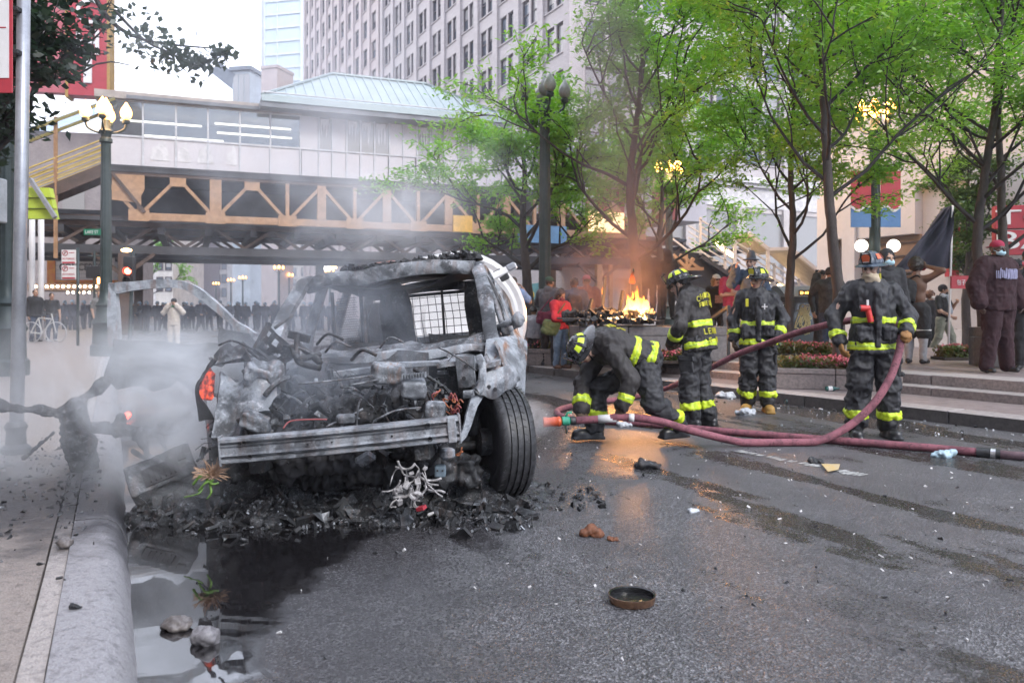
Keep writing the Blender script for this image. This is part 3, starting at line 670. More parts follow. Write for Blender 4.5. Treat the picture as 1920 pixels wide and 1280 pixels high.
# ---------------------------------------------------------------- elevated station over the street
EX = V(.9285, .3714, 0); EN = V(-.3714, .9285, 0); E0 = V(0, 50, 0)
fel = Face(E0, -EN)
def es(px): t = (px - CX) / F; Y = 50 / (1 - .4 * t); return t * Y / .9285
M_tan = pm('tan_painted_steel', (.46, .27, .145), (.32, .18, .095), 2.5, .55, bump=.15, dirt=.25); M_rust = pm('rusty_brown_steel', (.10, .06, .045), (.06, .04, .03), 3, .7, bump=.3, dirt=.3)
M_dk = pm('dark_track_steel', (.05, .05, .057), (.035, .035, .04), 3, .6, dirt=.2); M_panel = pm('pale_grey_panel', (.60, .57, .585), (.55, .52, .535), .8, .4, bump=.05)
M_mul = pm('white_mullion', (.62, .62, .64), None, 3, .4); M_roof = pm('pale_metal_roof', (.36, .42, .42), (.31, .37, .375), .8, .4, metal=.3, bump=.06); M_fas = pm('grey_fascia', (.2, .21, .23), None, 2, .5)
M_film = pm('torn_white_film', (.7, .68, .68), None, 3, .5)
def clear_glass():
    t = NT('clear_station_glass'); g = t.n('BsdfGlossy'); g.inputs['Roughness'].default_value = .03; tr = t.n('BsdfTransparent'); tr.inputs[0].default_value = (.72, .78, .84, 1); mx = t.n('MixShader'); mx.inputs[0].default_value = .14
    t.t.links.new(tr.outputs[0], mx.inputs[1]); t.t.links.new(g.outputs[0], mx.inputs[2]); t.t.links.new(mx.outputs[0], t.out.inputs[0]); return t.m
M_cg = clear_glass()
ST = thing('elevated_station', 'elevated rail station bridge with glazed walkway and tan steel truss spanning the street', 'rail station', E0)
def eb(nm, m, a0, a1, b0, b1, z0, z1, bev=0):
    mb = MB(); fel.box(mb, a0, a1, b0, b1, z0, z1); return mb.build(nm, m, ST, bevel=bev)
sL, sM, sR = es(190), es(565), es(1010)
zb, zs, zt_ = 8.85, 10.38, 12.25
eb('floor_beam', M_dk, sL, sR, -.1, 5, 8.5, 8.83); eb('back_wall', pm('dim_inner_wall', (.16, .15, .16), (.24, .22, .22), .5, .7), sL, sR, 4.8, 5, zb, zt_); eb('floor', M_fas, sL, sR, 0.05, 4.79, 8.84, 8.9)
# walkway roof and its fascia
eb('roof_edge', pm('tan_fascia', (.46, .40, .36), None, 2), sL - .3, sM, -.35, 5.2, zt_, zt_ + .38); eb('gutter', M_fas, sL + 1.2, sM, -.42, -.352, zt_ + .02, zt_ + .2)
mul = [es(p) for p in (198, 268, 330, 390, 450, 507, 563)]
mw_ = MB().box((0, 0, (zt_ - zb) / 2), (.09, .14, zt_ - zb)).mesh('mullion', M_mul)
for a in mul: part_copy(mw_, 'mullion', ST, fel.L(a, 0, zb), (0, 0, fel.rz))
eb('sill_rail', M_mul, sL, sM, -.06, .08, zs - .05, zs + .05); eb('bottom_rail', M_dk, sL, sR, -.12, .0, zb - .12, zb - .002); eb('head_rail', M_mul, sL, sM, -.06, .08, zt_ - .07, zt_ - .004)
for a, b in zip([sL] + mul, mul):
    if b - a < .3: continue
    eb('wall_panel', M_panel, a + .05, b - .05, 0, .06, zb, zs - .052); eb('pane', M_cg, a + .05, b - .05, .0, .02, zs + .055, zt_ - .075)
# station block
M_gdark = glass_mat('station_dark_glass', (.05, .055, .065), (.10, .10, .11), .05)
wins = [es(563 + (p - 0)) for p in (0, 35, 60, 87)] + [es(p) for p in (676, 702, 730, 756, 782, 807, 833, 859, 886, 914, 942, 970, 1005)]
kinds = 'pdpdddppddpdppdpd'
eb('sill_rail', M_mul, sM, sR, -.07, .08, zs - .05, zs + .04); eb('soffit', M_fas, es(485), es(948), -1.3, 6.3, zt_ + .02, zt_ + .3)
for i, (a, b) in enumerate(zip(wins, wins[1:])):
    part_copy(mw_, 'mullion', ST, fel.L(a, 0, zb), (0, 0, fel.rz))
    eb('pane' if kinds[i] == 'd' else 'window_panel', M_gdark if kinds[i] == 'd' else M_panel, a + .05, b - .05, .0, .03, zs + .045, zt_ - .01)
low = [sM] + [es(p) for p in (622, 675, 728, 779, 831, 885, 940, 1005)]
for a, b in zip(low, low[1:]): eb('wall_panel', M_panel, a + .03, b - .03, .0, .06, zb, zs - .052)
# torn white film hanging in the windows
def film(a0, a1, seed):
    r = random.Random(seed); n = 9; top = [(a0 + (a1 - a0) * i / n, zt_ - .1) for i in range(n + 1)]; bot = [(a0 + (a1 - a0) * i / n, zt_ - .2 - abs(math.sin(i * 1.1 + seed)) * r.uniform(.3, 1.4)) for i in range(n + 1)]
    mb = MB(); mb.prism([fel.L(a, -.03, z) for a, z in top] + [fel.L(a, -.03, z) for a, z in reversed(bot)], -EN * .012, 0); mb.build('torn_film', M_film, ST)
for i in (1, 3, 4, 5, 8, 9, 11): film(wins[i] + .08, wins[i] + (wins[i + 1] - wins[i]) * .75, i)
for px, w in ((697, 34), (759, 28), (300, 30), (345, 22), (385, 26), (435, 18)):
    a = es(px); hw = w / F * 46 / 2; mb = MB(); n = 10; hz = .45 if px > 600 else 1.0
    pts = [fel.L(a + hw * math.cos(math.pi * k / n), -.014, (zb + .05 if px > 600 else zb + .35) + hz * math.sin(math.pi * k / n) * (1 + .2 * math.sin(5 * k))) for k in range(n + 1)]
    mb.prism(pts, -EN * .012, 0); mb.build('paint_patch', M_film, ST)
tube_ = MB().box((0, 0, 0), (4.2, .12, .1)).mesh('light_tube', emat('cool_tube', (1, .84, .62), 1.3))
for px, z, b in ((300, 11.75, 2.6), (275, 11.0, 3.6), (345, 11.1, 3.2), (480, 11.85, 2), (485, 11.5, 2.8), (470, 11.0, 3.6), (655, 12.0, 2.5), (775, 12.05, 2)):
    part_copy(tube_, 'light_tube', ST, fel.L(es(px), b, z), (0, 0, fel.rz))
for px in (460, 490, 525, 550):
    mb = MB(); mb.tube(spline([fel.L(es(px) - .3, .8, zs - .3), fel.L(es(px) - .3, .8, zs + .2), fel.L(es(px), .8, zs + .32), fel.L(es(px) + .3, .8, zs + .2), fel.L(es(px) + .3, .8, zs - .3)], 4), .035, 6); mb.build('bike_rail', M_dk, ST)
# hip roof with standing seams
a0, a1, b0, b1 = es(488), es(945), -1.35, 6.4; r0, r1, zr, ze_ = a0 + 4.3, a1 - 4.3, 15.5, zt_ + .62
ev = [fel.L(a0, b0, ze_), fel.L(a1, b0, ze_), fel.L(a1, b1, ze_), fel.L(a0, b1, ze_), fel.L(r0, 2.5, zr), fel.L(r1, 2.5, zr)]
mb = MB(); mb.add(ev, [(0, 1, 5, 4), (1, 2, 5), (2, 3, 4, 5), (3, 0, 4), (3, 2, 1, 0)]); mb.build('roof', M_roof, ST)
eb('eave_fascia', M_roof, a0 - .03, a1 + .03, b0 - .05, b0 + .04, zt_ + .31, ze_ + .03)
for k in range(27):
    a = a0 + (a1 - a0) * (k + .5) / 27; t = min((a - a0) / 4.3, (a1 - a) / 4.3, 1); p0 = fel.L(a, b0 + .05, ze_ + .04); p1 = fel.L(a, b0 + (2.5 - b0) * t, ze_ + .04 + (zr - ze_) * t)
    mb = MB(); mb.bar(p0, p1, .06, .07, fel.x); mb.build('roof_seam', M_roof, ST)
for q0, q1 in ((ev[0], ev[4]), (ev[1], ev[5]), (ev[4], ev[5])):
    mb = MB(); mb.bar(q0 + Z1 * .05, q1 + Z1 * .05, .22, .1); mb.build('ridge_cap', M_roof, ST)
mb = MB(); mb.tube([fel.L(a0, b0 - .06, ze_ + .16), fel.L(a1, b0 - .06, ze_ + .16)], .04, 6)
mb.build('snow_rail', M_mul, ST)
# tan truss
eb('dark_backing', M_dk, sL, es(1250), 4.2, 4.5, 6.2, 8.48); eb('cross_floor', M_dk, sL, es(1250), .3, 4.2, 8.3, 8.48)  # dark backing added behind the truss in place of shade
zc, ztop = 6.2, 8.45
eb('bottom_chord', M_tan, es(262), es(1180), -.05, .2, zc - .2, zc + .2, .02); eb('top_chord', M_rust, es(195), es(1250), -.05, .25, ztop - .12, ztop + .04)
bn = [es(665) + 3.78 * k for k in range(-3, 6)]
for k, a in enumerate(bn):
    w = .6 if k == 1 else .2; eb('truss_post', M_tan, a - w / 2, a + w / 2, -.1, .15, zc + .2, ztop - .12, .015)
    eb('gusset_plate', M_tan, a - .5, a + .5, -.14, -.11, zc - .25, zc + .35)
    for sg in (-1, 1):
        m = a + sg * 1.89; mb = MB(); mb.bar(fel.L(a + sg * .2, .05, zc + .25), fel.L(m - sg * .15, .05, ztop - .3), .17, .2, EN); mb.build('diagonal', M_tan, ST)
    if k >= 3 or k == 2: eb('truss_post', M_tan, a + 1.89 - .25, a + 1.89 + .25, -.08, .12, zc + .2, ztop - .12, .015)
    else: eb('gusset_plate', M_tan, a + 1.89 - .4, a + 1.89 + .4, -.12, -.1, ztop - .6, ztop - .13)
for aa in ((sL + .3, es(275)),):
    mb = MB(); mb.prism([fel.L(aa[0] + .2, -.12, ztop - .1), fel.L(aa[1] - .1, -.12, ztop - .1), fel.L(aa[1] - .1, -.12, 7.6), fel.L(aa[0] + 1.4, -.12, 6.9), fel.L(aa[0] + .2, -.12, 7.0)], EN * .1, 0); mb.build('end_plate', M_tan, ST)
    mb = MB(); mb.bar(fel.L(aa[0] + .2, -.2, 8.4), fel.L(es(272), -.2, 6.4), .16, .16, EN); mb.build('diagonal', M_rust, ST)
# track level: deck, lattice girders, crossbeams, rails
for b, nm in ((1.2, 0), (5.2, 1), (9.5, 2)):
    eb('girder_chord', M_dk, es(60) - b * .3, es(1300), b, b + .4, 4.3, 4.75); eb('girder_chord', M_rust, es(60) - b * .3, es(1300), b, b + .4, 5.75, 6.0)
    for k in range(28):
        a = es(100) + 1.55 * k
        mb = MB(); mb.bar(fel.L(a, b + .2, 4.75), fel.L(a + (1.55 if k % 2 else 0.02), b + .2, 5.8) if k % 2 else fel.L(a + 1.55, b + .2, 5.8), .16, .2, EN) if k % 2 == 0 else mb.bar(fel.L(a, b + .2, 5.8), fel.L(a + 1.55, b + .2, 4.75), .16, .2, EN); mb.build('lattice_bar', M_rust, ST)
for k in range(19):
    a = es(100) + 2.4 * k; eb('crossbeam', M_dk, a, a + .35, .9, 10, 5.35, 5.74)
eb('track_deck', M_dk, es(60) - 2, es(1300), .8, 4.6, 6.01, 6.2); eb('track_deck', M_dk, es(60) - 2, es(1300), 5.6, 10, 6.01, 6.2); eb('platform', M_dk, es(60) - 2, es(1300), 6.5, 10.5, 6.9, 7.15)
for b in (1.6, 3.1, 6.2): eb('rail', M_rust, es(60) - 2, es(1300), b, b + .08, 6.21, 6.36)
col_ = lambda px, b, w, m, z1=4.3: eb('column', m, es(px) - w / 2, es(px) + w / 2, b, b + w, 0, z1, .02)
for px, m in ((229, M_rust), (1137, M_tan)): col_(px, .9, .55 if px < 500 else .4, m); col_(px + 10, 9.2, .5, m)
col_(645, 9.2, .5, M_dk); col_(1160, 1.0, .25, M_tan)
for px, sg in ((229, 1), (229, -1), (1137, -1), (1137, 1)):
    mb = MB(); mb.bar(fel.L(es(px), 1.1, 3.1), fel.L(es(px) + sg * 1.5, 1.1, 4.3), .2, .25, EN); mb.build('brace', M_rust, ST)
# right-hand wing; its orange light is put into panel colour and glow
M_warm = pm('warm_wing_panel', (.5, .36, .22), (.42, .3, .19), 2, .5); M_redp = pm('dull_red_panel', (.34, .08, .07), None, 2, .5)
eb('wing_wall', M_panel, sR, es(1330), .3, 5, 7.4, 11.2); eb('wing_roof', M_fas, sR - .2, es(1340), -.6, 5.5, 11.2, 11.6)
for k in range(5):
    a = sR + .1 + 2.1 * k; eb('wing_window', M_gdark if k % 2 else M_warm, a, a + 2.0, .2, .29, 9.3, 11.1); eb('wing_panel', M_redp if k % 2 == 0 else M_panel, a, a + 2.0, .2, .29, 7.4, 9.25)
part_copy(MB().box((0, 0, 0), (2.6, .2, 1.3)).mesh('glow_panel', emat('orange_glow_panel', (1, .55, .18), .9)), 'glow_panel', ST, fel.L(es(1135), -.1, 7.0), (0, 0, fel.rz))  # glowing panel stands in for an orange-lit stretch of wall
eb('advert_panel', pm('amber_panel', (.75, .42, .05), None, 3), es(848), es(884), -.2, -.05, 6.0, 7.0); eb('advert_panel', pm('blue_panel', (.12, .26, .42), None, 3), es(970), es(1060), -.2, -.05, 5.5, 6.6)
# left stair down to the street (lamp's yellow light put into the rail colour, dark stringer)
LS = thing('station_stair', 'covered station stairway with yellow railings descending at the left', 'stairway', fel.L(sL, 0, 8.8))
M_yel = pm('yellow_lamplit_rail', (.62, .44, .12), (.5, .36, .1), 3, .5)
tp, bt = fel.L(sL + .2, -.2, 8.9), fel.L(sL + .2, -.2, 8.9) + EX * -3.2 + EN * -.3 + V(0, 0, -1.35)
bt2 = tp + EX * -9 + V(0, 0, -4.6)
mb = MB(); mb.bar(tp + V(0, 0, -.35), bt2 + V(0, 0, -.35), .12, .6, Z1); mb.build('stringer', M_rust, LS); mb = MB(); mb.bar(tp + EN * 2 + V(0, 0, -.35), bt2 + EN * 2 + V(0, 0, -.35), .12, .6, Z1); mb.build('stringer', M_rust, LS)
for k in range(5):
    for e in (0, 2):
        mb = MB(); mb.bar(tp + EN * e + V(0, 0, .15 + .27 * k), bt2 + EN * e + V(0, 0, .15 + .27 * k), .06, .08 if k < 4 else .14, EN); mb.build('handrail', M_yel, LS)
for k in range(5):
    q = tp.lerp(bt2, k / 4); mb = MB(); mb.bar(q + V(0, 0, -.5), q + V(0, 0, 1.4), .1, .1); mb.build('baluster_post', M_yel, LS)
for k in range(22):
    q = tp.lerp(bt2, (k + .5) / 22); mb = MB(); mb.box(q + EN * 1 + V(0, 0, -.15), (.34, 1.9, .05), fel.R); mb.build('tread', M_dk, LS)
mb = MB(); mb.bar(tp + EN * 1 + V(.5, 0, 3.3), bt2 + EN * 1 + V(.5, 0, 3.3), .1, 2.6, EN); mb.build('canopy', M_cg, LS)
for e in (0, 2):
    mb = MB(); mb.bar(tp + EN * e + V(.5, 0, 3.3), bt2 + EN * e + V(.5, 0, 3.3), .14, .14, EN); mb.build('canopy_beam', M_yel, LS)
for k in (1, 2, 3):
    q = tp.lerp(bt2, k / 4); mb = MB(); mb.bar(q + V(0, 0, -5 + 1.15 * k), q + V(0, 0, 3.3), .14, .14); mb.build('post', M_tan, LS)
# right stair with white rails and canopy
RT = thing('station_stair', 'open station stairway with white railings descending behind the firefighters', 'stairway', V(7, 31, 0))
def SP(px, py, dy=0): return P(px, py, 31 + (px - 1300) * .010 + dy)
M_wr = pm('white_rail_paint', (.68, .64, .62), (.6, .55, .5), 4, .5, dirt=.15); M_can = pm('tan_canopy_soffit', (.44, .36, .28), None, 2, .6)
A, B = SP(1322, 456), SP(1560, 628); A.y = B.y = 32
for dy, nm in ((0, 0), (2.2, 1)):
    D_ = V(0, dy, 0)
    for k in range(5):
        mb = MB(); mb.bar(A + D_ + V(0, 0, .25 * k), B + D_ + V(0, 0, .25 * k), .05, .09 if k in (0, 4) else .06, V(0, 1, 0)); mb.build('handrail', M_wr, RT)
    mb = MB(); mb.bar(A + D_ + V(0, 0, -.5), B + D_ + V(0, 0, -.5), .14, .5, V(0, 1, 0)); mb.build('stringer', M_dk, RT)
for k in range(7):
    q = A.lerp(B, k / 6); mb = MB(); mb.bar(q + V(0, 0, -.4), q + V(0, 0, 1.1), .09, .09); mb.build('baluster_post', M_wr, RT)
for k in range(24):
    q = A.lerp(B, (k + .5) / 24); mb = MB(); mb.box(q + V(0, 1.1, -.3), (.3, 2.1, .05)); mb.build('tread', M_dk, RT)
ca = [SP(1400, 440), SP(1432, 472), SP(1468, 472), SP(1545, 548)]
for q in ca: q.y = 31.8
for a_, b_ in zip(ca, ca[1:]):
    mb = MB(); mb.prism([a_, b_, b_ + V(0, 2.6, 0), a_ + V(0, 2.6, 0)], V(0, 0, .08), 0); mb.build('canopy', M_can, RT)
    mb = MB(); mb.bar(a_ + V(0, -.05, .06), b_ + V(0, -.05, .06), .12, .2, V(0, 1, 0)); mb.build('canopy_beam', M_wr, RT)
for px, y0, y1 in ((1432, 472, 560), (1466, 472, 585), (1378, 440, 520)):
    q0, q1 = SP(px, y0), SP(px, y1); q0.y = q1.y = 31.8; mb = MB(); mb.bar(q0, q1, .12, .12); mb.build('post', M_wr, RT)
mb = MB(); q = SP(1372, 462); mb.bar(SP(1352, 448) + V(0, 1, 0), SP(1388, 478) + V(0, 1, 0), .16, .12); mb.build('light_tube', emat('warm_tube', (1, .72, .35), 9), RT)
for (x0, y0, x1, y1) in ((1440, 522, 1468, 526), (1482, 533, 1500, 543)):
    mb = MB(); mb.bar(SP(x0, y0) + V(0, 1.5, 0), SP(x1, y1) + V(0, 1.5, 0), .12, .1); mb.build('light_tube', _mc['warm_tube'], RT)
mb = MB(); mb.prism([SP(1255, 470, 1), SP(1318, 473, 1), SP(1470, 590, 1), SP(1470, 620, 1), SP(1255, 560, 1)], V(0, .3, 0), 0); mb.build('side_wall', M_dk, RT)
for a_, b_ in (((1250, 440), (1290, 470)), ((1290, 470), (1318, 474)), ((1318, 474), (1368, 514))):
    mb = MB(); mb.bar(SP(*a_, .8), SP(*b_, .8), .07, .07); mb.build('edge_rail', M_wr, RT)
for x0, y0, x1, y1 in ((1262, 478, 1286, 502), (1286, 474, 1288, 504), (1300, 484, 1288, 504), (1262, 504, 1318, 504), (1275, 478, 1310, 503)):
    mb = MB(); mb.bar(SP(x0, y0, .6), SP(x1, y1, .6), .12, .12); mb.build('lattice_bar', M_tan, RT)
# ---------------------------------------------------------------- burnt-out vehicle
ROLL = math.radians(5.0); cax = V(.045, 1, 0).normalized()
cx_ = V(cax.y, -cax.x, 0); czw = V(0, 0, 1); ex = (cx_ * math.cos(ROLL) + czw * math.sin(ROLL)); ez = (czw * math.cos(ROLL) - cx_ * math.sin(ROLL)); ey = cax
CO = V(-.93, 5.55, -.85 * math.sin(ROLL))
def CL(x, y, z): return CO + ex * x + ey * y + ez * z
CR = Matrix((ex, ey, ez)).transposed()
def burnt(name, base=.30, ash=.5, soot=.5, rust=.3, rough=.65, metal=.25, sc=3.):
    t = NT(name); p = t.coord('World')
    n1 = t.noise(p, sc, 6, .65, .6); n2 = t.noise(p, sc * 2.2, 8, .62); n3 = t.noise(p, sc * 14, 4, .6); n4 = t.noise(t.mapv(p, (3, 1, .5)), sc * 1.3, 5, .65)
    c = t.mix(t.sstep(n2, .35, .65), (base * .94, base, base * 1.08), (base * .60, base * .64, base * .70))
    c = t.mix(t.math('MULTIPLY', t.sstep(n4, .5, .62), rust), c, (.24, .115, .06))
    c = t.mix(t.math('MULTIPLY', t.sstep(t.math('ADD', t.math('MULTIPLY', n1, .7), t.math('MULTIPLY', n2, .3)), .45, .57), soot), c, (.012, .012, .014))
    n5 = t.noise(p, sc * 5.3, 8, .72, .8); c = t.mix(t.math('MULTIPLY', t.math('MULTIPLY', t.sstep(n5, .52, .66), t.sstep(n1, .62, .42)), ash), c, (.55, .56, .59))
    h = t.math('ADD', n3, t.math('ADD', n2, n1)); mt = t.math('MULTIPLY', t.sstep(n1, .35, .6), metal)
    return t.bsdf(c, t.math('ADD', rough - .2, t.math('MULTIPLY', n3, .4)), mt, h, .45, .012)
M_shell = burnt('burnt_body_metal', .27, .75, .8, .25); M_side = burnt('rust_tinted_body', .36, .7, .5, .9, sc=2.4); M_steel = burnt('scorched_steel', .30, .45, .45, .18, .42, .55, 5)
M_char = burnt('black_char', .03, .22, .8, .10, .6, .1, 6); M_ashy = burnt('ashy_engine_metal', .13, .7, .8, .25, .65, .2, 9); M_cast = burnt('pale_cast_metal', .30, .6, .6, .3, .6, .3, 7)
M_soot = pm('sooty_interior', (.022, .022, .025), (.04, .038, .04), 4, .8, bump=.3)
R0_ = random.Random(31)
CAR = thing('burnt_car', 'burnt-out smoking police utility vehicle with its hood and grille gone, tilted onto its left side by a melted tyre', 'car', (CO.x, CO.y + 1.5, 0))
CAR['label'] = 'burnt-out smoking utility vehicle, hood and grille gone, one front wheel left, tilted at the kerb'
def skin(nm, m, rows, th=.025, warp=.008, wf=4., parent=None):
    """rows: list of rows of world points -> warped shell with thickness"""
    n = len(rows[0]); vs = [p for r in rows for p in r]; bm = bmesh.new(); a = np.array([tuple(p) for p in vs])
    d = np.stack([fbm(a * wf + k * 11, 3) for k in range(3)], 1) * warp
    bv = [bm.verts.new(tuple(q)) for q in a + d]
    for i in range(len(rows) - 1):
        for j in range(n - 1):
            try: bm.faces.new((bv[i * n + j], bv[i * n + j + 1], bv[(i + 1) * n + j + 1], bv[(i + 1) * n + j]))
            except ValueError: pass
    bmesh.ops.recalc_face_normals(bm, faces=bm.faces); bmesh.ops.solidify(bm, geom=bm.faces[:], thickness=th); bmesh.ops.recalc_face_normals(bm, faces=bm.faces)
    par = parent or CAR; o = ORG[par.name]; bm.transform(Matrix.Translation(-o)); me = bpy.data.meshes.new(nm); bm.to_mesh(me); bm.free(); me.materials.append(m)
    me.polygons.foreach_set('use_smooth', [True] * len(me.polygons)); me.set_sharp_from_angle(angle=math.radians(45)); return link_mesh(nm, me, par)
def lin(a, b, n): return [a + (b - a) * i / (n - 1) for i in range(n)]
def ctube(nm, m, pts, r, n=8, smooth=True, local=True, sp=4):
    q = [CL(*p) for p in pts] if local else pts
    if sp: q = spline(q, sp)
    rr = r
    mb = MB(); mb.tube(q, rr, n); return mb.build(nm, m, CAR, smooth='all')
def pillar(nm, m, pts, w, h, seg=8, warp=.01, side=1):
    q = spline([CL(*p) for p in pts], seg); rows = []
    for i, p in enumerate(q):
        t = (q[min(i + 1, len(q) - 1)] - q[max(i - 1, 0)]).normalized(); s = t.cross(ex).normalized() if abs(t.dot(ex)) < .9 else ey; u = t.cross(s)
        ww = w[0] + (w[1] - w[0]) * i / (len(q) - 1); rows.append([p + s * a * ww / 2 + u * b * h / 2 for a, b in ((-1, -.6), (-.7, -1), (.7, -1), (1, -.6), (1, .6), (.7, 1), (-.7, 1), (-1, .6), (-1, -.6))])
    a = np.array([[tuple(x) for x in r[:-1]] for r in rows]); n = 8; d = np.stack([fbm(a * 6 + k * 9, 3) for k in range(3)], -1) * warp; a = (a + d).reshape(-1, 3)
    mb = MB(); mb.add([tuple(x) for x in a], [(i * n + j, i * n + (j + 1) % n, (i + 1) * n + (j + 1) % n, (i + 1) * n + j) for i in range(len(rows) - 1) for j in range(n)] + [tuple(range(n)), tuple((len(rows) - 1) * n + j for j in range(n))])
    return mb.build(nm, m, CAR, smooth=True)
sec = [(.30, .90), (.40, .96), (.55, .995), (.75, 1.0), (.9, .985), (1.02, .96), (1.12, .91)]
def side_panel(nm, m, sg, y0, y1, zlo=None, zhi=1.12, n=9):
    rows = []
    for y in lin(y0, y1, n):
        lo = zlo(y) if zlo else .30; flare = -.05 * max(0, (.3 - y)) - .04 * max(0, y - 3.2); r = []
        for z in lin(lo, zhi, 9): r.append(CL(sg * (np.interp(z, [a for a, b in sec], [b for a, b in sec]) + flare + (.02 * math.exp(-((y - 2.86) / .5) ** 2) if z < 1 else 0)), y, z))
        rows.append(r)
    return skin(nm, m, rows, .022, .010)
arch = lambda yc, R: (lambda y: max(.32, .38 + math.sqrt(max(0, R * R - (y - yc) ** 2))))
side_panel('front_fender', M_side, 1, .04, .62, arch(0, .47), 1.08)
side_panel('front_door', M_side, 1, .635, 1.74); side_panel('rear_door', M_side, 1, 1.755, 2.5); side_panel('quarter_panel', M_side, 1, 2.515, 3.9, arch(2.86, .44), 1.15, 14)
side_panel('rear_door', M_shell, -1, 1.755, 2.5); side_panel('quarter_panel', M_shell, -1, 2.515, 3.9, arch(2.86, .44), 1.15, 14)
# roof, header, pillars
rows = []
for y in lin(1.22, 3.55, 10):
    w = .73 - .02 * (y - 1.2); sag = .05 * math.exp(-((y - 1.4) / .5) ** 2); rows.append([CL(w * u, y, 1.765 - .10 * abs(u) ** 3 - .04 * max(0, y - 2.8) - sag * math.exp(-((u + .45) / .3) ** 2) + .015 * math.sin(y * 2)) for u in lin(-1, 1, 13)])
skin('roof', M_shell, rows, .03, .014)
pillar('roof_header', M_shell, [(-.74, 1.23, 1.63), (-.5, 1.14, 1.685), (-.25, 1.1, 1.66), (0, 1.09, 1.69), (.35, 1.1, 1.70), (.72, 1.2, 1.67)], (.09, .10), .12, 10, .007)
for sg in (-1, 1):
    pillar('windshield_pillar', M_shell, [(sg * .86, .42, 1.06), (sg * .82, .75, 1.34), (sg * .75, 1.15, 1.64), (sg * .72, 1.3, 1.69)], (.075, .07), .11, 8, .009)
    pillar('roof_rail', M_shell, [(sg * .72, 1.25, 1.69), (sg * .70, 2.2, 1.70), (sg * .66, 3.5, 1.63)], (.07, .06), .08, 6, .006)
    pillar('door_pillar', M_shell, [(sg * .93, 1.72, .45), (sg * .92, 1.72, 1.1), (sg * .71, 1.68, 1.68)], (.15, .10), .08, 6)
    pillar('rear_pillar', M_shell, [(sg * .91, 2.58, 1.1), (sg * .70, 2.5, 1.67)], (.13, .10), .08, 6); pillar('rear_pillar', M_shell, [(sg * .88, 3.75, 1.1), (sg * .80, 3.6, 1.4), (sg * .66, 3.35, 1.63)], (.3, .14), .10, 6)
    pillar('sill', M_shell, [(sg * .9, .5, .3), (sg * .92, 1.8, .3), (sg * .9, 2.5, .32)], (.14, .14), .12, 6)
for y0, y1 in ((.55, 1.66), (1.78, 2.5)):
    xr = .985
    ctube('window_frame', M_shell, [(.95, y0 + .02, 1.1), (.88, y0 + .3 if y0 < 1 else y0, 1.36), (.745, min(y0 + .78, 1.4) if y0 < 1 else y0 + .02, 1.66), (.735, y1, 1.68), (.95, y1, 1.1)], .022, 6, sp=6)
for k, y in enumerate((.9, 1.15, 1.4)): ctube('window_channel', M_soot, [(.94, y, 1.08), (.76, y + .45, 1.62)], .014, 5, sp=0)
# liftgate with window and wire grid
rows = [[CL(x, 3.93 - .25 * max(0, z - 1.05), z) for x in lin(-.86, .86, 9)] for z in lin(.45, 1.08, 5)]; skin('liftgate', M_shell, rows, .04)
pillar('liftgate_frame', M_shell, [(-.7, 3.4, 1.6), (0, 3.38, 1.63), (.7, 3.4, 1.6)], (.12, .12), .1, 6)
def wire_grid(nm, y0, x0, x1, z0, z1, dx, dz, r, lean=0., m=None):
    w = MB(); n = 0
    for x in np.arange(x0, x1 + .001, dx): w.tube([CL(x, y0, z0), CL(x + .01 * math.sin(9 * x), y0 + lean * .5 + .02 * math.sin(5 * x), (z0 + z1) / 2), CL(x, y0 + lean, z1)], r, 4)
    for z in np.arange(z0, z1 + .001, dz):
        y = y0 + lean * (z - z0) / (z1 - z0); w.tube([CL(x0, y, z), CL((x0 + x1) / 2, y + .01, z + .008), CL(x1, y, z)], r, 4)
    o = w.build(nm, m or M_soot, CAR); o['kind'] = 'stuff'; return o
wire_grid('window_grid', 3.55, -.72, .72, 1.0, 1.55, .085, .085, .004, -.15)
ctube('grid_frame', M_char, [(-.76, 3.52, 1.0), (-.74, 3.4, 1.55), (.74, 3.4, 1.55), (.76, 3.52, 1.0)], .02, 6, sp=0)
for x in (-.38, .1): ctube('grid_post', M_char, [(x, 3.5, .9), (x + .03, 3.4, 1.6)], .016, 6, sp=0)
# sooty inner structures seen through the windshield
skin('partition', M_soot, [[CL(x, 1.95 + .03 * math.sin(7 * x), z) for z in lin(.5, 1.0, 5)] for x in lin(-.85, .85, 9)], .03)
skin('partition_side', M_char, [[CL(x, 1.95, z) for z in lin(1.0, 1.62 - .1 * (k > 3), 6)] for k, x in enumerate(lin(-.28, .02, 5))], .02, .03)
skin('partition_side', M_char, [[CL(x, 1.95, z) for z in lin(1.0, 1.6, 6)] for x in lin(.54, .80, 4)], .02, .03)
skin('headliner', M_soot, [[CL(x, y, 1.64 - .06 * math.sin(3 * x + y)) for x in lin(-.68, .68, 10)] for y in lin(1.25, 3.4, 8)], .02, .05)
skin('window_plate', M_char, [[CL(x, 3.62, z) for z in lin(.95, 1.5, 4)] for x in lin(-.80, -.55, 3)], .02, .02)
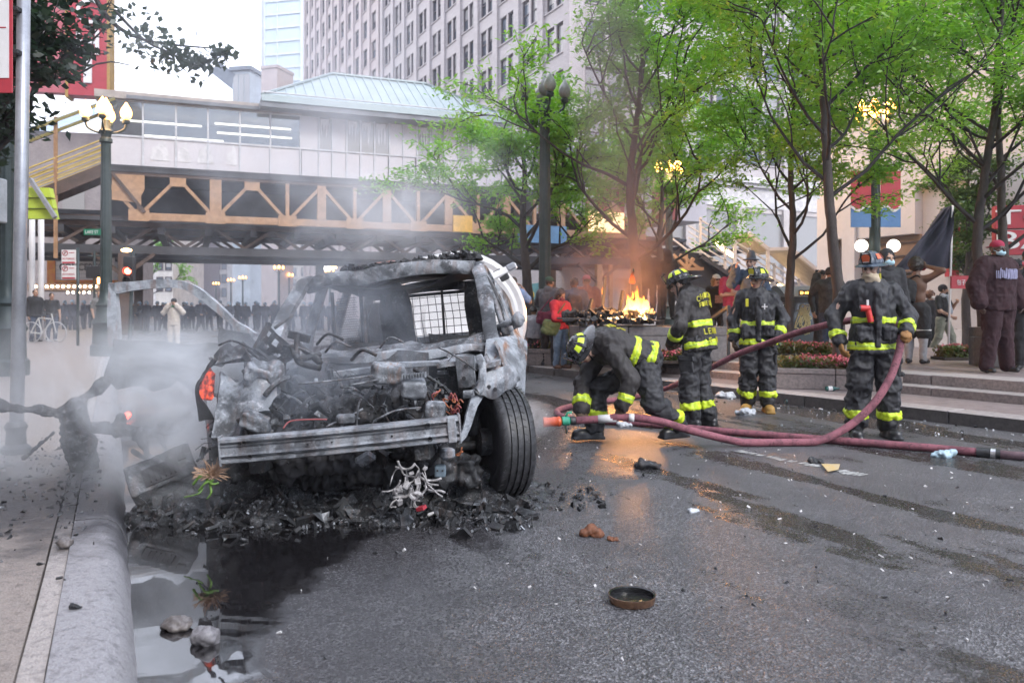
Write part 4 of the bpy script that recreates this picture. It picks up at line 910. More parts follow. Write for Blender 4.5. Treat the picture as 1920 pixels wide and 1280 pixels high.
# perforated cage side plate
mb = MB(); nn = 0
for i in range(9):
    for j in range(24):
        x, z = -.66 + .020 * (i + .5 * (j % 2)), 1.02 + .022 * j; mb.tube([CL(x - .011, 1.9, z), CL(x, 1.9, z + .011), CL(x + .011, 1.9, z)], .0035, 4, False)
o = mb.build('perforated_plate', M_ashy, CAR); o['kind'] = 'stuff'
for x0 in (-.72, -.45): ctube('cage_post', M_char, [(x0, 1.9, .9), (x0 + .02, 1.88, 1.6)], .018, 6, sp=0)
for x0, w_ in ((-.45, .42), (.42, .4)):
    rows = [[CL(x0 - w_ / 2 + w_ * u, 1.45 - .0 + .16 * v + .04 * (2 * u - 1) ** 2, .55 + .55 * v) for u in lin(0, 1, 6)] for v in lin(0, 1, 6)]; skin('seat_frame', M_char, rows, .06, .04)
skin('floor_pan', M_soot, [[CL(x, y, .33) for x in lin(-.93, .93, 5)] for y in lin(.3, 3.9, 6)], .08)
# cowl, dashboard, firewall
rows = [[CL(x, .62 - .3 * v, 1.04 + .10 * math.sin(v * math.pi) - .1 * v + .03 * float(vnoise(np.array([x * 5, v * 3, 1])))) for x in lin(-.86, .82, 24)] for v in lin(0, 1, 7)]; skin('dashboard', M_ashy, rows, .05, .03, 7)
rows = [[CL(x, .30 + .02 * math.sin(6 * x), z) for x in lin(-.9, .86, 18)] for z in lin(.45, 1.02, 8)]; skin('firewall', M_char, rows, .04, .03)
pillar('cowl_beam', M_steel, [(-.55, .12, .90), (-.1, .10, .945), (.3, .12, .965), (.52, .14, .955), (.62, .2, .92)], (.07, .07), .05, 8, .008); pillar('cowl_beam', M_shell, [(-.86, .24, 1.02), (-.2, .16, 1.03), (.4, .2, 1.03), (.84, .26, 1.03)], (.10, .09), .07, 8, .02)
rows = [[CL(x, .02 + .14 * v, .80 + .24 * v + .015 * math.sin(11 * x)) for x in lin(-.5, .42, 14)] for v in lin(0, 1, 4)]; skin('cowl_panel', M_char, rows, .02, .02)
def ember():
    t = NT('glowing_embers'); p = t.coord('World'); n = t.noise(p, 16, 5, .7); s = t.n('SeparateXYZ'); t.set(s.inputs[0], p)
    e = t.sstep(n, .42, .62); c = t.ramp(n, [(.38, (.02, .01, .01)), (.5, (.6, .035, .012)), (.72, (1, .17, .05))])
    return t.bsdf((.04, .03, .03), .8, bump=n, bstr=.5, emit=c, estr=t.math('MULTIPLY', e, .6))
M_ember = ember()
# right front: inner fender apron, bracket, shock tower top
def pskin(nm, m, L_, R_, n=5, th=.014, warp=.008, wf=9, bow=0.):
    """sheet between two polylines of (px, py, Y)"""
    a, b = spline([P(*q) for q in L_], 4), spline([P(*q) for q in R_], 4); k = min(len(a), len(b)); return skin(nm, m, [[a[i].lerp(b[i], u) + V(0, -bow * math.sin(math.pi * u), 0) for u in lin(0, 1, n)] for i in range(k)], th, warp, wf)
pskin('apron_edge', M_steel, [(861, 834, 5.15), (866, 800, 5.2), (878, 758, 5.25), (889, 724, 5.3), (903, 704, 5.35)], [(871, 818, 5.2), (884, 786, 5.25), (896, 756, 5.3), (906, 742, 5.35), (918, 728, 5.4)], 5, .016, .006)
pskin('wheel_apron', M_steel, [(897, 706, 5.32), (915, 698, 5.36), (940, 690, 5.42), (958, 686, 5.48)], [(899, 742, 5.3), (926, 744, 5.34), (950, 728, 5.42), (974, 714, 5.5)], 6, .018, .014, 14, .02)
pskin('ember_patch', M_ember, [(397, 688, 4.98), (381, 712, 4.95), (375, 738, 4.93), (380, 746, 4.93)], [(403, 700, 4.96), (401, 720, 4.94), (399, 742, 4.92), (396, 750, 4.92)], 5, .012, .012); pskin('fender_edge', M_char, [(400, 672, 5.0), (384, 700, 5.0), (371, 738, 4.97), (374, 790, 4.95)], [(406, 676, 4.99), (388, 702, 4.98), (376, 738, 4.95), (400, 786, 4.92)], 5, .012, .014)
pskin('fender_panel', M_side, [(912, 640, 5.75), (940, 634, 5.85), (966, 632, 6.0), (984, 640, 6.15)], [(904, 706, 5.5), (938, 700, 5.55), (962, 722, 5.6), (982, 740, 5.75)], 8, .014, .010, 4, .04)
rows = [[CL(.52 + .42 * v, .22 - .4 * u, .985 + .02 * math.sin(6 * v) - .03 * u) for v in lin(0, 1, 8)] for u in lin(0, 1, 6)]; skin('fender_top_plate', M_cast, rows, .03, .016, 9)
rows = [[CL(.66 + .12 * v, -.17 - .03 * v, .80 + .2 * u) for v in lin(0, 1, 5)] for u in lin(0, 1, 5)]; skin('fender_bracket', M_steel, rows, .02, .01, 9)
pillar('fender_rib', M_steel, [(.80, -.14, .99), (.83, -.2, .9), (.80, -.24, .78), (.7, -.26, .76)], (.06, .05), .05, 6)
rows = [[CL(.84 + .10 * v, .45 - .55 * u, 1.03 - .3 * v * (1 - .3 * u) - .05 * u) for v in lin(0, 1, 5)] for u in lin(0, 1, 8)]; skin('inner_fender', M_shell, rows, .02, .012)
ctube('mirror_stub', M_steel, [(.90, .66, 1.16), (.98, .6, 1.19), (1.06, .6, 1.2)], .028, 8); 
v_ = blob([('e', tuple(CL(1.06, .58, 1.21)), (.05, .03, .06), None, 0)], .012, .01, (.012, (18, 18, 18), 3)); obj_np('mirror_stub', v_, M_steel, CAR, ORG[CAR.name])
for i, (x, z) in enumerate(((.70, .86), (.72, .94), (.86, .79), (.9, .77), (.76, .8))):
    mb = MB(); mb.lathe([(.014, 0), (.014, .012), (.006, .013)], 8, CL(x, -.215 - .0 * i, z), frame(-ey)); mb.build('bolt', M_soot, CAR)
# left front: headlamp rim, strut tower, upright
rows = [[CL(-.95 + .3 * v, -.35 - .25 * math.sin(v * 1.7), .70 + .012 * math.sin(9 * v) + .02 * u) for v in lin(0, 1, 9)] for u in lin(0, 1, 3)]; skin('headlamp_shelf', M_char, rows, .03, .012)
mb = MB(); mb.bar(CL(-.90, -.52, .36), CL(-.885, -.5, .76), .05, .06, ey); mb.build('radiator_upright', M_char, CAR); mb = MB(); mb.bar(CL(-.93, -.5, .12), CL(-.90, -.5, .5), .09, .05, ey); mb.build('radiator_upright', M_char, CAR)
rows = [[CL(-.985 + .05 * v, -.40 - .1 * v, .52 + .36 * u - .12 * v * u) for v in lin(0, 1, 4)] for u in lin(0, 1, 7)]; skin('glowing_fender_edge', None or M_char, rows, .02, .01)
rows = [[CL(-.95 + .04 * v, -.44 - .09 * v, .57 + .16 * u) for v in lin(0, 1, 4)] for u in lin(0, 1, 5)]; skin('ember_patch', M_ember, rows, .015, .012)
rows = [[CL(-.90 + .10 * v, -.5, .535 + .03 * u) for v in lin(0, 1, 5)] for u in lin(0, 1, 3)]; skin('ember_patch', M_ember, rows, .02, .012)
v_ = blob([('b', tuple(CL(-.84, -.5, .61)), (.055, .05, .085), np.array(CR), .01, 0), ('b', tuple(CL(-.7, -.42, .74)), (.15, .07, .02), np.array(CR), .01, 0), ('e', tuple(CL(-.85, -.48, .45)), (.09, .08, .10), None, 0)], .012, .02, (.02, (16, 16, 16), 3)); obj_np('headlamp_remains', v_, M_ashy, CAR, ORG[CAR.name])
rows = [[P(408 + 112 * u - 14 * v, 700 + 14 * math.sin(5 * u) + (128 - 30 * u) * v, 5.0 - .28 * v + .15 * u) for u in lin(0, 1, 14)] for v in lin(0, 1, 10)]; skin('inner_fender', M_shell, rows, .02, .05, 5)
rows = [[P(398 + 60 * u + 10 * v, 668 + 20 * v - 26 * u + 6 * math.sin(9 * u), 5.25 - .1 * v) for u in lin(0, 1, 10)] for v in lin(0, 1, 5)]; skin('fender_top', M_ashy, rows, .02, .05, 9)
rows = [[P(462 + 70 * u, 655 + 55 * v + 18 * u, 5.3 - .2 * v + .05 * math.sin(8 * u)) for u in lin(0, 1, 8)] for v in lin(0, 1, 6)]; skin('hood_shred', M_char, rows, .015, .06, 7)
for k in range(9):
    q = [P(430 + 48 * k + R0_.uniform(-20, 20), 640 + R0_.uniform(0, 60), 5.1 + R0_.uniform(-.1, .3)) for _ in range(1)]; a_ = R0_.uniform(-.6, .9); ctube('bent_strip', M_char if k % 2 else M_ashy, [q[0], q[0] + V(.12 * math.cos(a_), -.06, .12 * math.sin(a_) - .02), q[0] + V(.26 * math.cos(a_), -.05, .18 * math.sin(a_) - .10)], .007 + .006 * R0_.random(), 5, local=False)
# bent hood latch plate with cut-outs and hinge arm
def plate(nm, m, quad, holes, th=.012, n=14):
    bm = bmesh.new(); grid = {}; g = lambda u, w: quad[0].lerp(quad[1], u).lerp(quad[3].lerp(quad[2], u), w)
    for i in range(n + 1):
        for j in range(n + 1): grid[i, j] = bm.verts.new(g(i / n, j / n) + Vector([.008 * float(vnoise(np.array([i * .4, j * .4, k * 5]))) for k in range(3)]))
    for i in range(n):
        for j in range(n):
            u, w = (i + .5) / n, (j + .5) / n
            if any(((u - a) / r1) ** 2 + ((w - b) / r2) ** 2 < 1 for a, b, r1, r2 in holes): continue
            bm.faces.new((grid[i, j], grid[i + 1, j], grid[i + 1, j + 1], grid[i, j + 1]))
    for v in [v for v in bm.verts if not v.link_faces]: bm.verts.remove(v)
    bmesh.ops.solidify(bm, geom=bm.faces[:], thickness=th); bmesh.ops.recalc_face_normals(bm, faces=bm.faces); bm.transform(Matrix.Translation(-ORG[CAR.name])); me = bpy.data.meshes.new(nm); bm.to_mesh(me); bm.free(); me.materials.append(m); return link_mesh(nm, me, CAR)
plate('latch_plate', M_char, [P(476, 652, 5.35), P(500, 606, 5.45), P(560, 662, 5.25), P(528, 690, 5.15)], [(.75, .12, .14, .09), (.7, .42, .12, .08), (.3, .3, .1, .08), (.28, .66, .14, .06)])
mb = MB(); mb.bar(P(478, 655, 5.33), P(505, 606, 5.43), .03, .03); mb.bar(P(478, 655, 5.33), P(528, 692, 5.13), .03, .025); mb.build('latch_plate_rim', M_char, CAR)
ctube('hinge_arm', M_char, [P(558, 628, 5.2), P(556, 660, 5.15), P(562, 680, 5.1), P(600, 690, 5.05)], .020, 8, local=False); mb = MB(); mb.bar(P(542, 626, 5.22), P(580, 636, 5.2), .035, .05); mb.build('hinge_pad', M_char, CAR)
ctube('hinge_arm', M_char, [P(560, 646, 5.3), P(600, 680, 5.1)], .02, 8, local=False, sp=0); ctube('hinge_arm', M_char, [P(490, 640, 5.5), P(526, 690, 5.1)], .014, 8, local=False, sp=0); ctube('wiper_arm', M_char, [P(515, 615, 5.7), P(549, 590, 5.8)], .012, 6, local=False, sp=0)
# bumper beam: ribbed profile swept with a slight bow
bl_, br_ = P(414, 846, 4.55), P(861, 803, 4.74); bd = (br_ - bl_).normalized(); bu = (ez - bd * ez.dot(bd)).normalized(); bo = bd.cross(bu)  # bo faces the camera
if bo.y > 0: bo = -bo
pf = [(-.078, -.06), (-.078, .0), (-.070, .02), (-.052, .022), (-.045, -.014), (-.038, -.014), (-.030, .022), (-.016, .010), (.016, .010), (.030, .022), (.038, -.014), (.045, -.014), (.052, .022), (.070, .02), (.078, .0), (.078, -.06)]
mb = MB(); n = 30; vs = []
for i in range(n + 1):
    u = i / n; c = bl_.lerp(br_, u) + bo * (.045 * (1 - (2 * u - 1) ** 2)); w = float(vnoise(np.array([u * 9, 2, 2]))) * .004; vs += [c + bu * (z * .95) + bo * (y + w) for z, y in pf]
m = len(pf); mb.add(vs, [(i * m + j, i * m + (j + 1) % m, (i + 1) * m + (j + 1) % m, (i + 1) * m + j) for i in range(n) for j in range(m)] + [tuple(range(m)), tuple(n * m + j for j in range(m))])
BB = mb.build('bumper_beam', M_steel, CAR, smooth=True)
for u, z, r in ((.10, .040, .014), (.12, -.04, .014), (.865, .042, .014), (.87, -.04, .015), (.36, .0, .006), (.71, .0, .006), (.46, .0, .005)):
    mb = MB(); c = bl_.lerp(br_, u) + bo * (.045 * (1 - (2 * u - 1) ** 2) + .012) + bu * z; mb.lathe([(r, 0), (r, .014), (r * .8, .014), (r * .75, .0)], 12, c, frame(bo)); mb.build('dark_hole_disc', M_soot, BB)  # dark discs put the shade of bolt holes into colour
for a, w in ((bl_, 1), (br_, -1)):
    mb = MB(); c = a + bd * w * -.004 - bo * .03; mb.box(c, (.012, .10, .17), Matrix((bd, -bo, bu)).transposed()); mb.build('end_plate', M_steel, BB, bevel=.003)
mb = MB(); mb.box(br_ - bd * .045 + bo * .02, (.05, .03, .15), Matrix((bd, -bo, bu)).transposed()); mb.build('end_plate', M_steel, BB, bevel=.004)
for x in (-.52, .48):
    mb = MB(); mb.bar(CL(x, -.8, .50), CL(x, .0, .50), .09, .11, ez); mb.build('frame_rail', M_char, CAR)
# wheel
tilt = math.radians(20)
wc = V(-.075, 5.56, .385); hd = V(math.sin(tilt), -math.cos(tilt), 0); ax = V(math.cos(tilt), math.sin(tilt), 0).normalized()   # ax: outward (image right)
def tyre_mat():
    t = NT('tyre_rubber'); p = t.coord('Object'); n = t.noise(p, 22, 5, .65); c = t.mix(t.sstep(n, .42, .66), (.022, .022, .024), (.05, .05, .054)); d = t.noise(p, 90, 3)
    c = t.mix(t.math('MULTIPLY', t.sstep(d, .66, .72), .8), c, (.3, .3, .31)); return t.bsdf(c, .5, bump=n, bstr=.25, bdist=.004)
M_tyre = tyre_mat(); WH = thing('front_wheel', None, None, wc); WH.parent = CAR; WH.location = wc - ORG[CAR.name]
RA = frame(ax, (0, 0, 1)); hw = .125
tp_ = [(.23, -.095), (.27, -.115), (.33, -.125), (.365, -.118), (.380, -.100)]
for g0 in (-.066, -.022, .022, .066): tp_ += [(.385, g0 - .010), (.373, g0 - .007), (.373, g0 + .007), (.385, g0 + .010)]
tp_ += [(.380, .100), (.365, .118), (.33, .125), (.27, .115), (.23, .095)]
mb = MB(); mb.lathe(tp_, 72, wc, RA); TY = mb.build('tyre', M_tyre, WH, smooth=True)
mb = MB()
for k in range(48):
    for j, z in enumerate((-.10, -.044, 0, .044, .10)):
        a = 2 * math.pi * (k + .33 * j) / 48; c = wc + RA @ V(.386 * math.cos(a), .386 * math.sin(a), z); u = RA @ V(math.cos(a), math.sin(a), 0); w = RA @ V(-math.sin(a), math.cos(a), .5 * (-1) ** j).normalized()
        mb.box(c, (.003, .004, .026), Matrix((u, w, u.cross(w))).transposed())
o = mb.build('tread_block', M_soot, WH); o['kind'] = 'stuff'
mb = MB(); mb.lathe([(.06, .06), (.12, .05), (.20, .07), (.235, .10), (.235, -.10), (.20, -.06), (.08, -.08), (.02, -.08)], 32, wc, RA); mb.build('rim', M_char, WH, smooth=True)
mb = MB(); mb.lathe([(.05, -.18), (.1, -.17), (.1, -.05), (.02, -.04)], 16, wc, RA); mb.build('hub', M_char, WH); ctube('strut', M_char, [(.72, .0, .45), (.66, .02, .9)], .05, 10, sp=0); ctube('axle', M_char, [(.72, .0, .38), (.1, .05, .36)], .03, 8, sp=0)
for y, x, nm in ((2.86, .82, 'rear_wheel'), (2.86, -.82, 'rear_wheel')):
    mb = MB(); mb.lathe([(.10, -.1), (.3, -.11), (.36, -.1), (.37, 0), (.36, .1), (.3, .11), (.1, .1)], 28, CL(x, y, .36 if x > 0 else .42), frame(ex)); mb.build(nm, M_char, CAR, smooth=True)
mb = MB(); mb.lathe([(.08, -.1), (.22, -.1), (.24, -.08), (.2, 0), (.24, .08), (.22, .1), (.08, .1)], 28, CL(-.84, .02, .40), frame(ex)); mb.build('bare_rim', M_ashy, CAR, smooth=True)
# engine bay: charred mass and recognisable remains
def CE(x, y, z): return tuple(CL(x, y, z))
pr = [('b', CE(-.08, -.05, .42), (.62, .36, .16), np.array(CR), .06, 0), ('b', CE(-.1, -.28, .66), (.32, .2, .12), np.array(CR), .04, 1), ('e', CE(-.62, -.2, .68), (.26, .24, .16), None, 1), ('b', CE(-.66, -.5, .52), (.12, .1, .14), np.array(CR), .04, 1), ('b', CE(.25, -.2, .66), (.22, .2, .14), np.array(CR), .04, 0), ('e', CE(.42, -.5, .52), (.18, .12, .12), None, 0), ('b', CE(-.25, -.55, .5), (.3, .1, .1), np.array(CR), .03, 0), ('e', CE(-.45, -.1, .84), (.22, .18, .08), None, 1), ('e', CE(.1, .05, .84), (.3, .15, .06), None, 0)]
obj_np('engine_block', blob(pr, .016, .04, [(.06, (8, 8, 8), 4), (.03, (22, 22, 22), -3)]), [M_soot, M_char], CAR, ORG[CAR.name])
R_ = random.Random(5)
def rndR(r=R_): return Matrix.Rotation(r.uniform(0, 6.28), 3, Vector((r.uniform(-1, 1), r.uniform(-1, 1), r.uniform(-1, 1))).normalized())
for mk, mm in ((0, M_char), (1, M_ashy), (2, M_cast)):
    mb = MB()
    for k in range((420, 240, 70)[mk]):
        x, y = R_.uniform(-.9, .6), R_.uniform(-.72, .1); z = .44 + (.30 + .32 * (y + .7)) * R_.random() + .05 * (abs(x) > .45); s_ = .010 + .06 * R_.random() ** 2.5
        if R_.random() < .5: mb.box(CL(x, y, z), (s_ * R_.uniform(.4, 2.4), s_ * R_.uniform(.3, 1.2), s_ * R_.uniform(.2, .9)), rndR())
        else: q = CL(x, y, z); d = Vector((R_.uniform(-1, 1), R_.uniform(-1, 1), R_.uniform(-.6, .9))).normalized() * R_.uniform(.05, .2); mb.tube([q, q + d * .5 + Vector((0, 0, .02)), q + d], s_ * .18, 5)
    o = mb.build('engine_debris', mm, CAR); o['kind'] = 'stuff'
def lump(nm, m, c, half, rot, nz=.015, fr=14, vox=.012, rd=.02): return obj_np(nm, blob([('b', tuple(c), half, np.array(Matrix.Rotation(rot[0], 3, 'X') @ Matrix.Rotation(rot[1], 3, 'Y') @ Matrix.Rotation(rot[2], 3, 'Z')), rd, 0)], vox, .01, [(nz, (fr,) * 3, 4)]), m, CAR, ORG[CAR.name])
M_brn = burnt('scorched_block', .30, .7, .45, .5, .75, 0, 8); M_bluec = burnt('blue_grey_casting', .30, .8, .25, 0, .6, .3, 10)
lump('scorched_block', M_brn, P(728, 698, 4.98), (.10, .07, .055), (.2, .2, .3), .014)
lump('control_module', M_bluec, P(775, 728, 4.9), (.075, .05, .055), (.3, .1, .25), .006, 20)
for k in range(9):
    q = P(756 + 5.2 * k, 706 - .5 * k, 4.87); mb = MB(); mb.box(q, (.005, .07, .03), CR); mb.build('cooling_fin', M_bluec, CAR)
lump('mount_casting', M_cast, P(815, 768, 4.82), (.06, .04, .05), (.2, .1, .1), .01); lump('mount_casting', M_cast, P(478, 790, 4.75), (.09, .06, .05), (.1, .4, .2), .02); lump('mount_casting', M_cast, P(650, 785, 4.8), (.055, .04, .03), (.1, 0, .3), .008); lump('reservoir', M_cast, P(492, 712, 5.05), (.10, .08, .10), (.3, .3, .1), .03)
ctube('coolant_pipe', M_ashy, [P(496, 742, 4.9), P(520, 716, 4.92), P(542, 706, 5.0)], .017, 8, local=False); ctube('coolant_pipe', M_char, [P(600, 664, 5.2), P(560, 672, 5.1), P(548, 650, 5.2)], .02, 8, local=False)
for pts in ([(655, 722), (690, 716), (708, 712)], [(612, 800), (640, 788), (675, 784)], [(668, 806), (672, 760), (678, 748)], [(700, 790), (740, 770), (790, 764)], [(560, 720), (640, 712), (700, 704)]): ctube('rod', M_cast, [P(x, y, 4.83) for x, y in pts], .006, 5, local=False)
M_cop = pm('copper_wire', (.45, .16, .07), (.3, .1, .05), 20, .5, metal=.5); M_redw = pm('faded_red_hose', (.36, .1, .1), None, 10, .6)
for k in range(14):
    x, y = R_.uniform(808, 868), R_.uniform(735, 772); ctube('wire', M_cop if k % 3 else M_redw, [P(x + R_.uniform(-14, 14), y + R_.uniform(-12, 12), 4.88 + .1 * R_.random()) for _ in range(4)], .005, 4, local=False, sp=3)
ctube('wire', M_redw, [P(531, 803, 4.72), P(545, 789, 4.75), P(585, 786, 4.76), P(613, 786, 4.75)], .005, 5, local=False)
ctube('wire', M_cop, [P(866, 838, 4.8), P(862, 852, 4.8), P(855, 852, 4.79), P(868, 846, 4.78)], .005, 5, local=False)
# things hanging below the beam
lump('tow_bracket', pm('blue_grey_bracket', (.16, .21, .25), None, 12, .55), P(825, 882, 4.95), (.035, .04, .036), (0, 0, .1), .003, 20, .008, .008)
for x in (-8, 8): mb = MB(); mb.lathe([(.006, 0), (.006, .004)], 8, P(825 + x * .6, 882, 4.905), frame(V(0, -1, 0))); mb.build('dark_hole_disc', M_soot, CAR)  # two dark discs in place of shaded holes
lump('suspension_arm', M_char, CL(.45, -.25, .28), (.3, .14, .08), (0, 0, 0), .04); lump('oil_pan', M_char, CL(-.15, -.05, .30), (.45, .3, .1), (0, 0, 0), .04)
mb = MB(); mb.lathe([(.03, 0), (.05, .02), (.05, .06), (.035, .07)], 14, P(838, 846, 4.95) - V(0, 0, .05)); mb.build('spring_cup', M_cast, CAR)
# melted light bar and roof cinders
mb = MB()
for k in range(260):
    u = R_.random(); x = -.48 + 1.18 * u; h = .03 + .05 * u ** 2 * R_.random() + .035 * (u > .75); q = CL(x, 1.45 + R_.uniform(-.15, .3), 1.755 + h * R_.random()); s_ = R_.uniform(.012, .04); mb.box(q, (s_ * 1.6, s_, s_ * .8), rndR())
o = mb.build('roof_cinders', M_char, CAR); o['kind'] = 'stuff'
obj_np('melted_light_bar', blob([('c', CE(-.45, 1.5, 1.76), .02, CE(.3, 1.5, 1.77), .035, 0), ('c', CE(.3, 1.5, 1.77), .035, CE(.70, 1.45, 1.775), .055, 0)], .014, .02, [(.035, (16, 16, 16), 4)]), M_char, CAR, ORG[CAR.name])
obj_np('melted_light_bar', blob([('c', CE(-.18, 1.42, 1.795), .008, CE(.0, 1.42, 1.80), .01, 0)], .008, .01, [(.01, (20, 20, 20), 3)]), pm('pinkish_melt', (.5, .25, .2), (.3, .2, .2), 20), CAR, ORG[CAR.name])
# open front door on the left
H0, H1, F1, F0 = P(486, 655, 6.15), P(470, 628, 6.15), P(212, 536, 5.95), P(206, 648, 5.95)
DO = thing('open_door', None, None, H0); DO.parent = CAR; DO.location = H0 - ORG[CAR.name]
M_door = burnt('scorched_door_frame', .40, .5, .35, .45, .6, .2, 4)
fr_ = spline([P(216, 650, 5.95), P(213, 545, 5.95), P(222, 540, 5.95), P(300, 532, 6.0), P(352, 537, 6.05), P(400, 570, 6.08), P(440, 606, 6.1), P(474, 632, 6.15)], 5)
mb = MB(); vs = []; dn = V(0, -1, 0)
for i, p in enumerate(fr_):
    t = (fr_[min(i + 1, len(fr_) - 1)] - fr_[max(i - 1, 0)]).normalized(); s_ = t.cross(dn).normalized(); w = .030 + .012 * float(vnoise(np.array([i * .4, 1, 1])))
    vs += [p + s_ * w + dn * .02, p - s_ * w + dn * .03, p - s_ * w - dn * .03, p + s_ * w - dn * .03]
mb.add(vs, [(i * 4 + j, i * 4 + (j + 1) % 4, (i + 1) * 4 + (j + 1) % 4, (i + 1) * 4 + j) for i in range(len(fr_) - 1) for j in range(4)] + [(0, 1, 2, 3), tuple(len(vs) - 4 + j for j in range(4))]); mb.build('door_frame', M_door, DO, smooth=True)
rows = [[P(206 + 272 * u, 648 + 6 * math.sin(3 * u) + (48 + 60 * u ** 2 + 16 * math.sin(9 * u) + 9 * math.sin(23 * u)) * v, 5.95 + .2 * u - .06 * math.sin(math.pi * v)) for u in lin(0, 1, 14)] for v in lin(0, 1, 10)]; skin('door_panel', M_char, rows, .07, .02, 5, DO)
rows = [[P(414 + 68 * u, 612 + (22 if u > .8 else 0) + (645 - 612 + 10) * v * 1.0 + 14 * u, 6.05) for u in lin(0, 1, 6)] for v in lin(0, 1, 5)]; skin('mirror_sail', M_char, rows, .03, .012, 8, DO)
# ---------------------------------------------------------------- people
def A3(*a): return np.array(a, float)
def unit(v): return v / (np.linalg.norm(v) + 1e-9)
def infl(pr, d):
    o = []
    for p in pr:
        q = list(p)
        if p[0].strip('-') == 'c': q[2] += d; q[4] += d
        else: q[2] = tuple(x + d for x in p[2])
        o.append(tuple(q))
    return o
STD = dict(pelvis=A3(0, 0, .95), chest=A3(0, .01, 1.36), neck=A3(0, .015, 1.52), head=A3(0, -.015, 1.66), lh=A3(.095, 0, .92), rh=A3(-.095, 0, .92), lk=A3(.11, -.02, .51), rk=A3(-.11, -.02, .51), la=A3(.12, .02, .09), ra=A3(-.12, .02, .09),
           ls=A3(.185, .015, 1.45), rs=A3(-.185, .015, 1.45), le=A3(.25, .03, 1.16), re=A3(-.25, .03, 1.16), lw=A3(.26, -.05, .90), rw=A3(-.26, -.05, .90), hf=A3(0, -1, 0), hu=A3(0, 0, 1), lt=A3(.15, -1, 0), rt=A3(-.15, -1, 0))
def hand_prims(w, d, pn, side, curl=.35, r=1.0, tag_=0):
    d = unit(d); pn = unit(pn - d * (pn @ d)); ac = np.cross(d, pn) * side     # ac points to the thumb side
    out = [('e', w + d * .052, (.042 * r, .016 * r, .052 * r), np.stack([ac, pn, d], 1), tag_), ('c', w - d * .02, .027 * r, w + d * .02, .03 * r, tag_, pn, 1.35)]
    for i, (ln, o) in enumerate(((.9, .030), (1.0, .010), (.95, -.010), (.75, -.029))):
        p = w + d * (.094 - .006 * abs(i - 1)) + ac * o; a = 0
        for s_, (l, rr) in enumerate(((.042, .0095), (.027, .0088), (.021, .008))):
            a += curl * (1.0, 1.15, .8)[s_] * (1 + .08 * i); q = p + (d * math.cos(a) + pn * math.sin(a)) * l * ln; out.append(('c', p, rr * r, q, rr * r * .95, tag_)); p = q
    p = w + d * .03 + ac * .034; q = p + unit(d * .75 + ac * .55 + pn * (.3 + .5 * curl)) * .042; e = q + unit(d * .9 + ac * (.15 - .5 * curl) + pn * (.3 + .7 * curl)) * .034
    return out + [('c', p, .013 * r, q, .0115 * r, tag_), ('c', q, .0115 * r, e, .0095 * r, tag_)]
def head_prims(c, hf, hu, fat=1.0):
    hf = unit(hf); hu = unit(hu - hf * (hu @ hf)); hx = np.cross(hf, hu) * -1; R = np.stack([hx, hf, hu], 1); W_ = lambda x, f, u: c + hx * x + hf * f + hu * u
    pr = [('e', W_(0, -.012, .028), (.076, .096, .098), R, 0), ('e', W_(0, .022, -.045), (.058 * fat, .068, .078), R, 0), ('e', W_(0, .062, -.088), (.026, .022, .02), R, 0),
          ('c', W_(-.036, .076, .028), .012, W_(.036, .076, .028), .012, 0), ('c', W_(0, .088, .014), .009, W_(0, .108, -.024), .014, 0), ('e', W_(-.012, .098, -.03), (.010, .011, .009), R, 0), ('e', W_(.012, .098, -.03), (.010, .011, .009), R, 0),
          ('e', W_(-.04, .062, -.022), (.024, .022, .022), R, 0), ('e', W_(.04, .062, -.022), (.024, .022, .022), R, 0), ('e', W_(-.079, -.008, -.008), (.009, .02, .032), R, 0), ('e', W_(.079, -.008, -.008), (.009, .02, .032), R, 0),
          ('-e', W_(-.031, .094, .009), (.016, .014, .010), R, 0), ('-e', W_(.031, .094, .009), (.016, .014, .010), R, 0),
          ('e', W_(-.031, .079, .008), (.013, .012, .010), R, 2), ('e', W_(.031, .079, .008), (.013, .012, .010), R, 2), ('e', W_(0, .084, -.060), (.024, .012, .006), R, 1), ('e', W_(0, .082, -.070), (.021, .012, .007), R, 1)]
    return pr, W_, R
M_eye = pm('dark_eye', (.06, .045, .04), None, 30, .3); M_lip = pm('lips', (.30, .12, .10), None, 30, .5)
def skin_mat(n, c): return pm(n, c, tuple(x * .85 for x in c), 16, .5, bump=.06, bdist=.002)
SK = [skin_mat('skin_light', (.56, .36, .28)), skin_mat('skin_tan', (.42, .25, .17)), skin_mat('skin_brown', (.16, .085, .055)), skin_mat('skin_dark', (.075, .042, .03))]
def cloth(n, c, c2=None, rough=.85, sc=14, bump=.3, **k): return pm(n, c, c2, sc, rough, bump=bump, bdist=.004, **k)
M_hair = pm('dark_hair', (.02, .016, .014), (.035, .028, .024), 40, .5, stretch=(1, 1, .2)); M_hairb = pm('light_hair', (.33, .22, .12), (.24, .15, .08), 40, .5, stretch=(1, 1, .2)); M_hairr = pm('auburn_hair', (.12, .055, .03), None, 40, .5)
FOLD = [(.008, (7, 7, 5), 2), (.008, (9, 9, 7), -2), (.004, (22, 22, 16), -2)]; SOFT = [(.006, (9, 9, 6), 3)]
